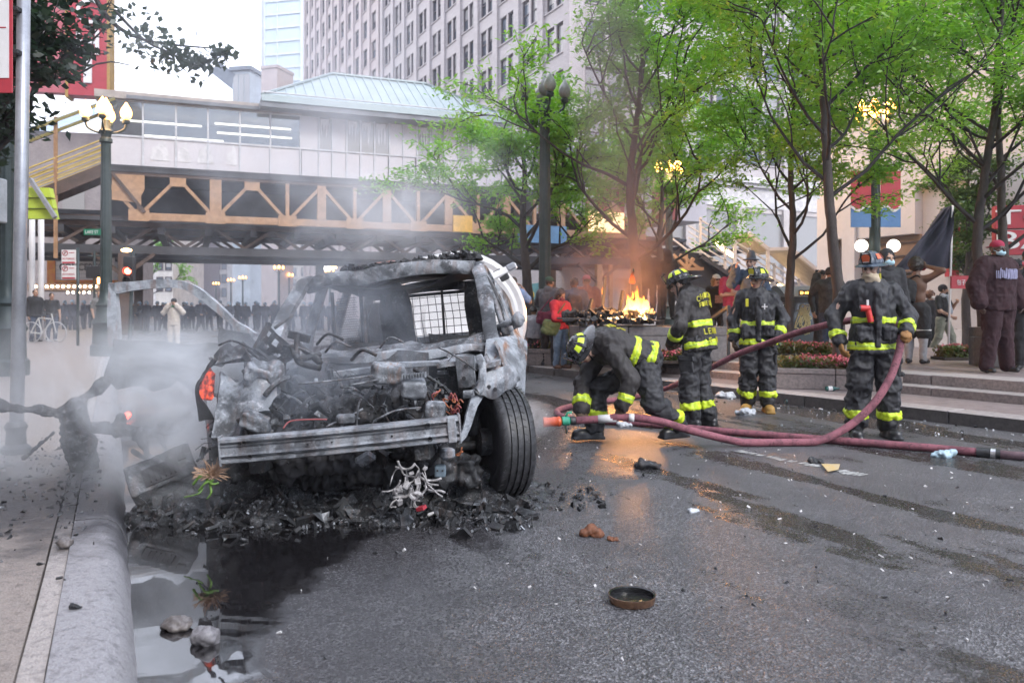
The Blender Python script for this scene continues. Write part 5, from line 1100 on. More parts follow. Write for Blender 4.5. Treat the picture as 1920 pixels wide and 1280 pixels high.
def person(label, pos, rot=0, sc=1.0, pose=None, skin=0, top=None, bot=None, shoe=None, hair=None, hands=(.35, .35), fat=1.0, group=None, fine=True, gloves=None, hm=None, name='person', palm=None):
    """one figure in local coords facing -y; returns (root, joints, head frame fn)"""
    J = {k: v.copy() for k, v in STD.items()}
    for k, v in (pose or {}).items(): J[k] = A3(*v)
    for k in J:
        if k not in ('hf', 'hu', 'lt', 'rt'): J[k] = J[k] * sc
    if pose and 'ls' not in pose:
        pass
    root = thing(name, label, 'person', pos, group); root.rotation_euler = (0, 0, rot); ORG[root.name] = V(0, 0, 0)
    v1 = .013 if fine else .018
    up = unit(J['chest'] - J['pelvis']); sx = unit(J['ls'] - J['rs']); fw = unit(np.cross(sx, up)); T = np.stack([unit(np.cross(up, fw)), fw, up], 1); k_ = sc * fat
    torso = [('e', J['pelvis'], (.165 * k_, .12 * k_, .13 * sc), T, 0), ('e', J['pelvis'] * .55 + J['chest'] * .45, (.150 * k_, .112 * k_, .17 * sc), T, 0), ('e', J['chest'] - up * .03 * sc, (.172 * k_, .122 * k_, .19 * sc), T, 0),
             ('c', J['ls'] - sx * .03, .062 * sc, J['rs'] + sx * .03, .062 * sc, 0), ('c', J['neck'] - up * .05, .068 * sc, J['neck'], .058 * sc, 0)]
    arm = lambda s, d=0: [('c', J[s + 's'], (.062 + d) * sc, J[s + 'e'], (.047 + d) * sc, 0), ('c', J[s + 'e'], (.046 + d) * sc, J[s + 'w'], (.032 + d) * sc, 0)]
    leg = lambda s, d=0, f=1.0: [('c', J[s + 'h'], (.088 * f + d) * sc, J[s + 'k'], (.062 * f + d) * sc, 0), ('c', J[s + 'k'], (.062 * f + d) * sc, J[s + 'a'], (.044 * f + d) * sc, 0)]
    body = torso + arm('l') + arm('r') + leg('l') + leg('r') + [('c', J['neck'] - up * .04, .06 * sc, J['head'] - up * .05, .052 * sc, 0)]
    hp, W_, HR = head_prims(A3(0, 0, 0), J['hf'], J['hu']); hp = [tuple([p[0], p[1] * sc + J['head']] + [tuple(x * sc for x in p[2])] + list(p[3:])) if p[0].strip('-') == 'e' else (p[0], p[1] * sc + J['head'], p[2] * sc, p[3] * sc + J['head'], p[4] * sc, p[5]) for p in hp]
    HW = lambda x, f, u: J['head'] + (W_(x, f, u)) * sc
    hf_ = .007 if fine else .011
    parts = [blob(body, v1 * 1.2, .03), blob(hp + [('c', J['neck'], .055 * sc, J['head'] - unit(J['hu']) * .05 * sc, .052 * sc, 0)], hf_, .012)]
    hd_ = []
    for s, sd, cu in (('l', 1, hands[0]), ('r', -1, hands[1])):
        d = unit(J[s + 'w'] - J[s + 'e']); pn = A3(*palm[s]) if palm and s in palm else (sx * -sd if abs(d @ sx) < .8 else fw); h = hand_prims(J[s + 'w'], d, pn, sd, cu, 1.0 if gloves is None else 1.22); hd_.append(h)
    if fine: parts += [blob(h, .0065, .008) for h in hd_] if gloves is None else []
    else: parts += [blob(h, .012, .01) for h in hd_] if gloves is None else []
    obj_np('body', join_np(parts), [SK[skin], M_lip, M_eye], root)
    if gloves is not None:
        for s, sd, h in (('l', 1, hd_[0]), ('r', -1, hd_[1])):
            d = unit(J[s + 'e'] - J[s + 'w']); obj_np('glove', blob(h + [('c', J[s + 'w'] - d * .0, .040, J[s + 'w'] + d * .05, .047, 0)], .0085, .010, [(.003, (40, 40, 40), 2)]), gloves, root)
    if bot:
        f = bot.get('f', 1.12); ex_ = bot.get('len', 1.0); tr = []
        for s in 'lr':
            a = J[s + 'k'] + (J[s + 'a'] - J[s + 'k']) * ex_ if ex_ > .0 else J[s + 'h'] + (J[s + 'k'] - J[s + 'h']) * (1 + ex_)
            tr += [('c', J[s + 'h'], .093 * f * k_, J[s + 'k'], .070 * f * sc, 0)] + ([('c', J[s + 'k'], .069 * f * sc, a, bot.get('cuff', .056) * f * sc, 0)] if ex_ > 0 else [])
        tr.append(('e', J['pelvis'] - up * .02, (.172 * k_, .125 * k_, .13 * sc), T, 0))
        obj_np('trousers', blob(tr, v1, .03, bot.get('d', FOLD)), bot['m'], root)
    if top:
        e = top.get('e', .012); sl_ = top.get('sl', 1.0); hem = top.get('hem', -.06); hp_ = J['pelvis'] + up * hem * sc; tp_ = [(p[0], p[1], tuple(x + e for x in p[2]), p[3], p[4]) if p[0] == 'e' else (p[0], p[1], p[2] + e, p[3], p[4] + e, p[5]) for p in torso[1:4]]
        tp_.append(('c', J['chest'] - up * .1, (.166 + e) * k_, hp_, top.get('hw', .168) * k_ + e, 0, fw, 1.38))
        for s in 'lr':
            w = J[s + 'e'] + (J[s + 'w'] - J[s + 'e']) * (sl_ * 2 - 1) if sl_ > .5 else J[s + 's'] + (J[s + 'e'] - J[s + 's']) * sl_ * 2
            if sl_ > 0: tp_.append(('c', J[s + 's'], (.064 + e) * sc, J[s + 'e'] if sl_ > .5 else w, (.054 + e) * sc, 0))
            if sl_ > .5: tp_.append(('c', J[s + 'e'], (.054 + e) * sc, w, (.043 + e) * sc, 0))
        if top.get('collar', True): tp_.append(('c', J['neck'] - up * .05, .075 * sc, J['neck'] + up * top.get('ch', .0), .068 * sc, 0))
        if top.get('hood'): tp_.append(('e', J['neck'] - fw * .07, (.11, .06, .07), T, 0))
        mtop = top['m']; obj_np(top.get('n', 'shirt'), blob(tp_, v1, .025, top.get('d', FOLD), clip=[(hp_ - up * .03, -up)]), mtop, root)
    if shoe is not None:
        for s in 'lr':
            t = unit(J[s + 't']); a = J[s + 'a']; fl_ = a * A3(1, 1, 0) + A3(0, 0, a[2] - .09 * sc)
            obj_np('shoe', blob([('c', fl_ + A3(0, 0, .045) - t * .05, .042, fl_ + A3(0, 0, .035) + t * .15, .036, 0, A3(0, 0, 1), 1.0), ('c', fl_ + A3(0, 0, .05), .045, a + A3(0, 0, .03), .05, 0)], .011, .02, clip=[(fl_ + A3(0, 0, .004), A3(0, 0, -1))]), shoe, root)
    hm = hm or M_hair
    if hair in ('short', 'cap', 'fringe'):
        obj_np('hair', blob([('e', HW(0, -.02, .035), (.083, .098, .096), HR, 0), ('-e', HW(0, .10, -.03), (.08, .09, .085), HR, 0), ('-b', HW(0, .02, -.13), (.2, .2, .095), HR, .01, 0)], .008, .012, [(.006, (50, 50, 50), 3)]), hm, root)
    elif hair in ('long', 'afro', 'curly'):
        big = {'long': 1.0, 'afro': 1.32, 'curly': 1.22}[hair]; pr = [('e', HW(0, -.025, .035), (.088 * big, .10 * big, .10 * big), HR, 0)]
        if hair == 'long': pr += [('c', HW(-.06, -.05, 0), .05, HW(-.07, -.05, -.26), .045, 0), ('c', HW(.06, -.05, 0), .05, HW(.07, -.03, -.26), .045, 0), ('c', HW(0, -.08, 0), .06, HW(0, -.10, -.26), .05, 0)]
        pr += [('-e', HW(0, .115, -.03), (.07, .09, .10), HR, 0)]; obj_np('hair', blob(pr, .010, .012, [(.012, (34, 34, 34), 3)]), hm, root)
    return root, J, HW, HR
def cap(root, HW, HR, m, back=False, brim=True, s=1.0):
    obj_np('cap', blob([('e', HW(0, -.012, .052), (.088 * s, .106 * s, .085), HR, 0), ('-b', HW(0, 0, -.06), (.2, .2, .09), HR, .005, 0)] + ([('e', HW(0, (-.12 if back else .125), .04), (.07, .065, .010), HR, 0)] if brim else []), .008, .008), m, root)
def beanie(root, HW, HR, m): obj_np('beanie', blob([('e', HW(0, -.015, .05), (.09, .108, .10), HR, 0), ('-b', HW(0, 0, -.08), (.2, .2, .095), HR, .005, 0)], .009, .01, SOFT), m, root)
def hoodup(root, HW, HR, m): obj_np('hood', blob([('e', HW(0, -.03, .02), (.105, .12, .135), HR, 0), ('c', HW(0, -.04, -.08), .11, HW(0, -.04, -.14), .12, 0), ('-e', HW(0, .11, -.01), (.068, .10, .105), HR, 0)], .010, .015, SOFT), m, root)
def mask(root, HW, HR, m, low=0):
    obj_np('face_mask', blob([('e', HW(0, .045, -.050 - low), (.068, .072, .048 + low), HR, 0), ('-b', HW(0, -.08, -.05), (.2, .115, .2), HR, .005, 0)], .007, .006), m, root)
    for sg in (-1, 1):
        mb = MB(); mb.tube([HW(sg * .06, .055, -.035), HW(sg * .078, .0, -.01)], .003, 4); mb.build('mask_strap', m, root)
def glasses(root, HW, HR, m, u=.010, f=.098):
    mb = MB(); 
    for sg in (-1, 1): mb.box(HW(sg * .033, f, u), (.05, .012, .03), Matrix(HR.tolist()))
    mb.box(HW(0, f, u + .008), (.03, .01, .008), Matrix(HR.tolist())); mb.build('sunglasses', m, root)
# ---------------------------------------------------------------- firefighters
M_coat = pm('black_turnout_cloth', (.016, .016, .019), (.032, .032, .037), 7, .62, bump=.4, bdist=.004, dirt=.1); M_coatb = pm('worn_turnout_cloth', (.022, .019, .019), (.042, .037, .037), 5, .68, bump=.5, bdist=.006, dirt=.2)
M_pant = pm('grey_black_turnout_trousers', (.018, .018, .021), (.036, .036, .04), 6, .65, bump=.5, bdist=.006, dirt=.25)
def lime():
    t = NT('lime_reflective_tape'); p = t.coord('Object'); n = t.noise(p, 9, 4); f = t.noise(p, 60, 2); c = t.mix(t.sstep(n, .35, .7), (.62, .78, .03), (.48, .62, .03)); c = t.mix(t.math('MULTIPLY', t.sstep(t.noise(p, 5, 5, .7), .55, .75), .4), c, (.15, .16, .04))
    return t.bsdf(c, .45, bump=f, bstr=.2, bdist=.003)
M_lime = lime(); M_silv = pm('silver_green_stripe', (.50, .68, .12), (.42, .6, .1), 20, .3, metal=.2); M_glv = pm('tan_work_glove', (.34, .17, .05), (.2, .095, .03), 14, .75, bump=.4, dirt=.2); M_glvd = pm('dark_leather_glove', (.10, .06, .035), (.05, .032, .02), 14, .7, bump=.4)
M_boot = pm('black_rubber_boot', (.014, .014, .016), (.03, .03, .032), 10, .32, bump=.15); M_btan = pm('tan_boot', (.42, .24, .05), (.3, .17, .04), 12, .6); M_ltr = pm('yellow_letter', (.62, .58, .04), None, 20, .5); M_helm = pm('black_helmet_shell', (.014, .014, .016), (.03, .03, .035), 9, .22, bump=.05, coat=.4)
M_org = pm('orange_reflective', (.75, .16, .06), (.6, .12, .05), 20, .4); M_blu = pm('steel_blue_helmet', (.06, .085, .12), (.04, .055, .08), 12, .3, coat=.3)
def helmet(root, HW, HR, shell, patch, front, tet=True):
    hx, hf, hu = HR[:, 0], HR[:, 1], HR[:, 2]; c = HW(0, -.01, .055)
    pr = [('e', c, (.112, .135, .118), HR, 0), ('-b', c - hu * .11, (.3, .3, .105), HR, .005, 0)]
    for k in range(8):
        a = math.pi * k / 8; q = [c + (hx * math.cos(a) * .114 + hf * math.sin(a) * .137) * math.cos(b) + hu * .120 * math.sin(b) for b in np.linspace(.05, math.pi - .05, 9)]
        pr += [('c', q[i], .006, q[i + 1], .006, 0) for i in range(8)]
    obj_np('helmet', blob(pr, .007, .008), shell, root)
    mb = MB(); n = 36; vs = []                                  # wide brim, long at the back
    for k in range(n):
        a = 2 * math.pi * k / n; fx, fy = math.cos(a), math.sin(a); back = max(0, -fy); r0 = np.array((.105 * fx, .128 * fy)); r1 = np.array(((.158 + .02 * back) * fx, (.165 + .10 * back ** 1.5) * fy)); 
        for r, u in ((r0, .004), (r1, -.022 - .035 * back ** 2), (r1, -.030 - .035 * back ** 2), (r0, -.008)): vs.append(c + hx * r[0] + hf * r[1] + hu * u)
    mb.add(vs, [(k * 4 + j, k * 4 + (j + 1) % 4, ((k + 1) % n) * 4 + (j + 1) % 4, ((k + 1) % n) * 4 + j) for k in range(n) for j in range(4)]); mb.build('helmet_brim', shell, root, smooth=True)
    for k in range(8):
        a = 2 * math.pi * (k + .5) / 8
        if abs(math.sin(a) - 1) < .12: continue
        P_ = lambda da, b: c + (hx * math.cos(a + da) * .122 + hf * math.sin(a + da) * .146) * math.cos(b) + hu * .129 * math.sin(b)
        mb = MB(); g = [P_(da, b) for b in (.35, .6, .85) for da in (-.24, 0, .24)]; mb.add(g + [x * .97 + c * .03 for x in g], [(0, 1, 4, 3), (1, 2, 5, 4), (3, 4, 7, 6), (4, 5, 8, 7)]); mb.build('reflective_patch', patch, root)
    M4 = Matrix(np.stack([hx, hf, hu], 1).tolist()); mb = MB(); fc = c + hf * .145 + hu * .055; tl = Matrix.Rotation(-.18, 3, 'X')
    pts = [(-.042, 0, -.05), (.042, 0, -.05), (.055, 0, .02), (.045, 0, .06), (0, 0, .075), (-.045, 0, .06), (-.055, 0, .02)]; mb.prism([Vector(fc) + M4 @ (tl @ Vector(p)) for p in pts], M4 @ (tl @ Vector((0, .010, 0))), 0); sh = mb.build('front_shield', M_helm, root, bevel=.002)
    mb = MB(); mb.prism([Vector(fc) + M4 @ (tl @ Vector((p[0] * .72, .011, p[2] * .62))) for p in pts], M4 @ (tl @ Vector((0, .004, 0))), 0); mb.build('shield_badge', front, root)
    mb = MB()
    for z in (-.036, .05): mb.prism([Vector(fc) + M4 @ (tl @ Vector(p)) for p in ((-.03, .012, z), (.03, .012, z), (.03, .012, z + .012), (-.03, .012, z + .012))], M4 @ (tl @ Vector((0, .003, 0))), 0)
    mb.build('shield_band', M_wht, root); mb = MB(); mb.tube(spline([c + hf * .12 + hu * .12, c + hf * .14 + hu * .135, c + hf * .15 + hu * .11], 4), .008, 6); mb.build('shield_holder', M_helm, root)
    for sg in (-1, 1):
        mb = MB(); mb.bar(HW(sg * .083, .0, .03), HW(sg * .05, .05, -.115), .004, .018); mb.build('chin_strap', M_helm, root)
def fire(label, pos, rot, pose, sc=1.04, coat=None, helm=(None, None, None), glove=None, boots=None, skin=0, bands=(.56, .02), hands=(.4, .4), hem=-.13, palm=None, fat=1.06, hair='short', pants=None):
    coat = coat or M_coat; root, J, HW, HR = person(label, pos, rot, sc, pose, skin, None, None, None, hair, hands, fat=fat, gloves=glove or M_glv, palm=palm)
    up = unit(J['chest'] - J['pelvis']); sx = unit(J['ls'] - J['rs']); fw = unit(np.cross(sx, up)); hp = J['pelvis'] + up * hem * sc; k_ = sc * fat
    tor = [('c', J['chest'] + up * .02, .20 * k_, J['pelvis'] + up * .12, .188 * k_, 0, fw, 1.36), ('c', J['pelvis'] + up * .12, .188 * k_, hp - up * .05, .222 * k_, 0, fw, 1.32), ('c', J['ls'] - sx * .04, .088 * sc, J['rs'] + sx * .04, .088 * sc, 0)]
    col = [('c', J['neck'] - up * .05, .105 * sc, J['neck'] + up * .015, .090 * sc, 0)]
    am = {s: [('c', J[s + 's'] - sx * (.01 if s == 'l' else -.01), .090 * sc, J[s + 'e'], .074 * sc, 0), ('c', J[s + 'e'], .074 * sc, J[s + 'w'] + unit(J[s + 'w'] - J[s + 'e']) * -.03, .070 * sc, 0)] for s in 'lr'}
    D_ = [(.015, (6, 6, 4), 2), (.013, (9, 9, 6), -3), (.005, (24, 24, 14), -2)]
    obj_np('coat', blob(tor + col + am['l'] + am['r'], .012, .03, D_, clip=[(hp, -up)] + [(J[s + 'w'] - unit(J[s + 'w'] - J[s + 'e']) * .02, unit(J[s + 'w'] - J[s + 'e'])) for s in ()]), coat, root)
    def band(pr, p, n, h, nm='reflective_band'):
        n = unit(n); obj_np(nm, blob(infl(pr, .007), .009, .03, D_, clip=[(p + n * h / 2, n), (p - n * h / 2, -n)]), M_lime, root); obj_np('band_stripe', blob(infl(pr, .0105), .008, .03, D_, clip=[(p + n * h / 8, n), (p - n * h / 8, -n)]), M_silv, root)
    Lt = np.linalg.norm(J['chest'] - J['pelvis'])
    band(tor, J['pelvis'] + up * Lt * bands[0], up, .066); band(tor, hp + up * (.055 + bands[1]), up, .07)
    for s in 'lr': d = unit(J[s + 'w'] - J[s + 'e']); band(am[s][1:], J[s + 'w'] - d * .10, d, .068)
    tr = {}
    for s in 'lr': tr[s] = [('c', J[s + 'h'], .118 * k_, J[s + 'k'], .100 * sc, 0), ('c', J[s + 'k'], .100 * sc, J[s + 'a'] + A3(0, 0, .05), .092 * sc, 0)]
    obj_np('trousers', blob(tr['l'] + tr['r'] + [('e', J['pelvis'], (.19 * k_, .15 * k_, .15), np.stack([sx, fw, up], 1), 0)], .012, .03, [(.018, (6, 6, 5), 2), (.017, (8, 8, 9), -3), (.006, (22, 22, 22), -2)]), pants or M_pant, root)
    D2 = [(.018, (6, 6, 5), 2), (.017, (8, 8, 9), -3), (.006, (22, 22, 22), -2)]
    for s in 'lr':
        d = unit(J[s + 'k'] - J[s + 'a']); p = J[s + 'a'] + A3(0, 0, .05) + d * .10; pr = tr[s][1:]
        obj_np('reflective_band', blob(infl(pr, .007), .009, .03, D2, clip=[(p + d * .035, d), (p - d * .035, -d)]), M_lime, root)
        a = J[s + 'a']; t = unit(J[s + 't']); fl_ = a * A3(1, 1, 0) + A3(0, 0, a[2] - .09 * sc)
        obj_np('boot', blob([('c', fl_ + A3(0, 0, .055) - t * .06, .055, fl_ + A3(0, 0, .048) + t * .17, .050, 0), ('c', fl_ + A3(0, 0, .06), .062, a + A3(0, 0, .05) + unit(J[s + 'k'] - a) * .14, .078, 0), ('e', fl_ + A3(0, 0, .06) + t * .13, (.058, .075, .05), np.stack([np.cross(t, A3(0, 0, 1)), t, A3(0, 0, 1)], 1), 0), ('b', fl_ + A3(0, 0, .014) + t * .055, (.056, .165, .016), np.stack([np.cross(t, A3(0, 0, 1)), t, A3(0, 0, 1)], 1), .01, 0)], .010, .02, clip=[(fl_ + A3(0, 0, .003), A3(0, 0, -1))]), boots or M_boot, root)
    # front flap and pocket flaps
    helmet(root, HW, HR, *helm)
    return root, J, HW, HR, up, fw, sx
def local_to(root, w):
    R = Matrix.Rotation(-root.rotation_euler.z, 3, 'Z'); return R @ (Vector(w) - Vector(root.location))
# standing, holding the hose, orange-patched helmet
def add_flap(root, J, up, fw, sx, k, w=.055):
    Rm = np.stack([sx, fw, up], 1); D_ = [(.015, (6, 6, 4), 2), (.013, (9, 9, 6), -3), (.005, (24, 24, 14), -2)]; ln = np.linalg.norm(J['chest'] - J['pelvis'])
    obj_np('front_flap', blob([('b', J['chest'] * .5 + J['pelvis'] * .5 + fw * .158 * k + up * .02, (w / 2, .028, ln * .5 + .08), Rm, .012, 0)], .010, .01, D_), M_coat, root)
    for sg in (-1, 1):
        obj_np('pocket', blob([('b', J['pelvis'] + fw * .152 * k + sx * sg * .115 + up * .075, (.068, .028, .066), Rm, .014, 0), ('b', J['pelvis'] + fw * .156 * k + sx * sg * .115 + up * .125, (.074, .030, .022), Rm, .010, 0)], .009, .006, D_), M_coat, root)
FA = fire('firefighter with orange-patched helmet and tan face scarf standing with hose in gloved hand', (3.66, 8.12, 0), math.radians(-8),
    dict(la=(.155, .02, .09), ra=(-.165, -.02, .09), lk=(.14, -.03, .51), rk=(-.14, -.04, .51), re=(-.35, .06, 1.19), rw=(-.32, -.06, .93), le=(.345, .04, 1.20), lw=(.25, -.19, 1.05), hf=(-.55, -.83, -.12), hu=(-.10, -.12, 1), neck=(-.005, .01, 1.53), head=(-.02, -.02, 1.66)), 1.03, M_coat, (M_blu, M_org, M_org), M_glv, M_boot, 0, (.50, .02), (.95, .45), -.12, palm=dict(l=(-.3, -.2, -.9)))
add_flap(FA[0], FA[1], FA[4], FA[5], FA[6], 1.03 * 1.06)
r_, J_, HW_ = FA[0], FA[1], FA[2]
obj_np('neck_scarf', blob([('c', A3(*HW_(0, .02, -.09)), .088, A3(*HW_(0, -.005, -.17)), .10, 0), ('e', HW_(0, .055, -.06), (.066, .062, .04), FA[3], 0)], .008, .015, [(.012, (9, 9, 30), 3)]), pm('tan_cotton_scarf', (.58, .49, .36), (.42, .34, .25), 12, .9, bump=.3), r_)
def light_clip(root, J, off, up, fw, sx):
    c = J['chest'] + fw * .19 + sx * off[0] + up * off[1]; mb = MB(); mb.tube([c + up * .07 - sx * .0, c - up * .07 + sx * .03], [.028, .03], 10); mb.build('torch_body', pm('red_torch', (.62, .04, .03), (.5, .03, .03), 10, .35), root, smooth=True); mb = MB(); mb.tube([c + up * .065 - sx * .07, c + up * .065 + sx * .02], [.034, .03], 12); mb.build('torch_head', _mc['red_torch'], root, smooth=True)
    mb = MB(); mb.tube([c + up * .065 - sx * .085, c + up * .065 - sx * .071], .03, 12); mb.build('torch_lens', M_black, root); mb = MB(); mb.bar(c + up * .15, c + up * .06, .02, .02); mb.build('clip', M_wht, root)
light_clip(r_, J_, (-.10, -.16), FA[4], FA[5], FA[6])
mb = MB(); mb.box(HW_(.085, .02, -.075), (.018, .03, .06)); mb.build('strap_buckle', M_ltr, r_, bevel=.004)
# middle firefighter, standing relaxed
FB = fire('firefighter with tan boots standing upright bare-faced behind the hose, looking left', (3.12, 10.15, 0), math.radians(-14),
    dict(la=(.115, 0, .09), ra=(-.135, .05, .09), re=(-.30, .05, 1.17), rw=(-.30, -.02, .92), le=(.31, .06, 1.17), lw=(.22, -.13, .95), hf=(-.62, -.78, 0), hu=(0, -.05, 1)), 1.0, M_coat, (M_helm, M_lime, M_ltr), M_glvd, M_btan, 1, (.42, .015), (.5, .6), -.13, hair='short')
add_flap(FB[0], FB[1], FB[4], FB[5], FB[6], 1.06)
r_, J_ = FB[0], FB[1]; c = J_['chest'] + FB[5] * .178 + FB[6] * -.14 + FB[4] * .02; mb = MB(); mb.box(c, (.035, .02, .10)); mb.build('name_tag', M_ltr, r_, bevel=.004)
c = J_['chest'] + FB[5] * .19 + FB[6] * .07 - FB[4] * .03; mb = MB(); mb.box(c, (.07, .014, .014)); mb.box(c, (.014, .016, .07)); mb.build('clip_hook', M_wht, r_)
# seen from behind at left
FC = fire('firefighter seen from behind with yellow lettering on the coat, helmet tilted down toward the fire', (2.06, 8.9, 0), math.radians(-126),
    dict(pelvis=(0, .02, .96), chest=(0, -.05, 1.34), neck=(0, -.12, 1.48), head=(0, -.21, 1.575), ls=(.185, -.06, 1.43), rs=(-.185, -.05, 1.43), la=(.12, -.02, .09), ra=(-.12, .08, .09), le=(.31, -.05, 1.13), lw=(.20, -.22, .95), re=(-.30, -.12, 1.15), rw=(-.22, -.30, .95), hf=(.1, -.90, -.38), hu=(0, -.38, .9), lk=(.12, -.06, .51), rk=(-.12, -.02, .51)), 1.0, M_coatb, (M_helm, M_lime, M_wht), M_glvd, M_boot, 0, (.45, .015), (.4, .4), -.12)
def back_text(F, txt, u, w, h, off=.0, curve=0, rise=.17):
    root, J, up, fw, sx = F[0], F[1], F[4], F[5], F[6]; base = J['chest'] + up * u; n = len(txt); kk = np.linspace(-.5, .5, n)
    for i, ch in enumerate(txt):
        if ch == ' ': continue
        x = kk[i] * w + off; a = x / .24; p = base - fw * (rise * math.cos(a) + .012) - sx * (.235 * math.sin(a)) + up * (curve * (1 - (2 * kk[i]) ** 2)); xd = -sx * math.cos(a) + fw * .75 * math.sin(a)
        text_mesh(ch, M_ltr, mtx(p, xd, up), width=w / n * .82, height=h, depth=.010, name='letter', parent=root)
back_text(FC, 'CHICAGO', .05, .34, .06, 0, .04, .170); back_text(FC, 'FIRE DEPT', -.02, .30, .05, 0, .02, .168); back_text(FC, 'LEWAN', -.31, .26, .065, -.01, 0, .166); back_text(FC, 'S N', -.41, .16, .06, -.01, 0, .170)
for F_, sd in ((FC, 1), (FB, 1), (FA, 1)):
    J_ = F_[1]; s = 'l' if sd > 0 else 'r'; m = J_[s + 'h'] * .45 + J_[s + 'k'] * .55; obj_np('thigh_pocket', blob([('b', m + F_[6] * .104 * sd, (.022, .085, .09), np.stack([F_[6], F_[5], A3(0, 0, 1)], 1), .015, 0)], .009, .006, [(.012, (9, 9, 9), 3)]), M_pant, F_[0]); obj_np('pocket_flap', blob([('b', m + F_[6] * .112 * sd + A3(0, 0, .07), (.020, .09, .03), np.stack([F_[6], F_[5], A3(0, 0, 1)], 1), .010, 0)], .008, .006, [(.010, (9, 9, 9), 3)]), M_pant, F_[0])
# crouching nozzle man (joints given from his place at the hose)
o1_ = V(1.2, 7.8, 0); WP = lambda px, py, Y: tuple(P(px, py, Y) - o1_)
FD = fire('firefighter bent double over the hose nozzle, black helmet with lime patches facing down', o1_, 0,
    dict(pelvis=WP(1214, 672, 7.85), chest=WP(1146, 646, 7.84), neck=WP(1118, 650, 7.82), head=WP(1093, 657, 7.79), ls=WP(1150, 664, 7.63), rs=WP(1122, 664, 8.02), le=WP(1183, 712, 7.60), lw=WP(1166, 764, 7.58), re=WP(1092, 722, 7.98), rw=WP(1090, 770, 7.80), lh=WP(1213, 686, 7.73), rh=WP(1207, 690, 7.95), lk=WP(1222, 752, 7.62), la=WP(1272, 803, 7.82), rk=WP(1122, 728, 7.98), ra=WP(1112, 806, 7.92), hf=(-.35, -.25, -.9), hu=(-.80, -.50, .25), lt=(-.8, -.4, -.0), rt=(-1, -.25, 0)), 1.0, M_coatb, (M_helm, M_lime, M_helm), M_glvd, M_boot, 0, (.42, .01), (1.0, 1.0), -.06, palm=dict(l=(0, .4, -.5), r=(0, -.9, -.3)), fat=1.08)
back_text(FD, 'CHI', .06, .15, .055, .02, 0, .165); back_text(FD, 'FIRE', -.03, .2, .045, .02, 0, .165)
# ---------------------------------------------------------------- bystanders on the plaza
def at(px, Y, z): return V((px - CX) / F * Y, Y, z)
ZP = .40
c_black = cloth('black_cotton', (.016, .016, .018), (.028, .028, .031)); c_grey = cloth('grey_fleece', (.12, .115, .125), (.08, .078, .085)); c_red = cloth('red_fleece', (.50, .03, .05), (.36, .02, .035)); c_navy = cloth('navy_denim', (.035, .05, .09), (.02, .03, .055), sc=20)
c_jean = cloth('faded_denim', (.22, .30, .40), (.13, .19, .28), sc=20); c_polo = cloth('crimson_polo', (.42, .05, .11), (.3, .035, .08)); c_blue = cloth('light_blue_shirt', (.20, .32, .55), (.14, .24, .44)); c_mar = cloth('maroon_velour', (.030, .007, .011), (.018, .004, .007), sc=9); c_kh = cloth('sage_cargo_cloth', (.26, .27, .22), (.17, .18, .145)); c_gl = cloth('heather_grey', (.36, .36, .38), (.27, .27, .29)); c_cream = cloth('cream_cotton', (.55, .50, .45), (.42, .38, .34)); c_olive = cloth('olive_canvas', (.13, .16, .06), (.08, .10, .04)); c_dj = cloth('denim_jacket', (.06, .09, .14), (.04, .06, .1)); c_bur = cloth('burgundy_bag', (.20, .03, .06), (.13, .02, .04)); c_white = cloth('white_cotton', (.7, .69, .68), (.58, .57, .57)); c_msk = cloth('surgical_mask_blue', (.42, .62, .70), (.36, .55, .63), bump=.15); c_cap = cloth('crimson_cap', (.36, .03, .07), (.25, .02, .05)); c_pink = cloth('dusty_pink_cap', (.5, .16, .2), None); c_grn = cloth('dark_green_cap', (.03, .08, .05), None); c_ban = cloth('red_bandana', (.50, .03, .06), (.62, .25, .28), sc=45); c_felt = cloth('grey_felt', (.10, .11, .13), (.07, .075, .09))
c_shoe = pm('black_shoe', (.018, .018, .02), None, 10, .5); c_wshoe = pm('white_shoe', (.6, .6, .6), None, 10, .5); c_bshoe = pm('brown_boot_leather', (.16, .08, .05), None, 10, .6); c_phone = pm('dark_phone', (.02, .02, .025), None, 5, .2)
def B(m, f=1.08, **k): return dict(m=m, f=f, **k)
def Tp(m, **k): return dict(m=m, **k)
def phone(root, J, s='l', d=(0, -.06, .06)):
    mb = MB(); c = J[s + 'w'] + A3(*d); mb.box(c, (.075, .012, .15), Matrix.Rotation(.2, 3, 'X')); mb.build('phone', c_phone, root, bevel=.004)
def bag(nm, label, cat, c, half, rot, m, strap=None, nz=.02):
    """soft bag as a thing of its own, hung by a strap"""
    o = thing(nm, label, cat, c); ORG[o.name] = Vector(c); obj_np('bag_body', blob([('b', tuple(c), half, np.array(Matrix.Rotation(rot, 3, 'Y')), min(half) * .8, 0)], .012, .02, [(nz, (9, 9, 9), 3)]), m, o, tuple(c))
    if strap: mb = MB(); mb.tube(spline(strap, 5), .014, 5); mb.build('strap', m, o, smooth='all')
    return o
RAISE = dict(le=(.30, -.12, 1.30), lw=(.13, -.28, 1.58), re=(-.30, -.12, 1.30), rw=(-.12, -.30, 1.56))
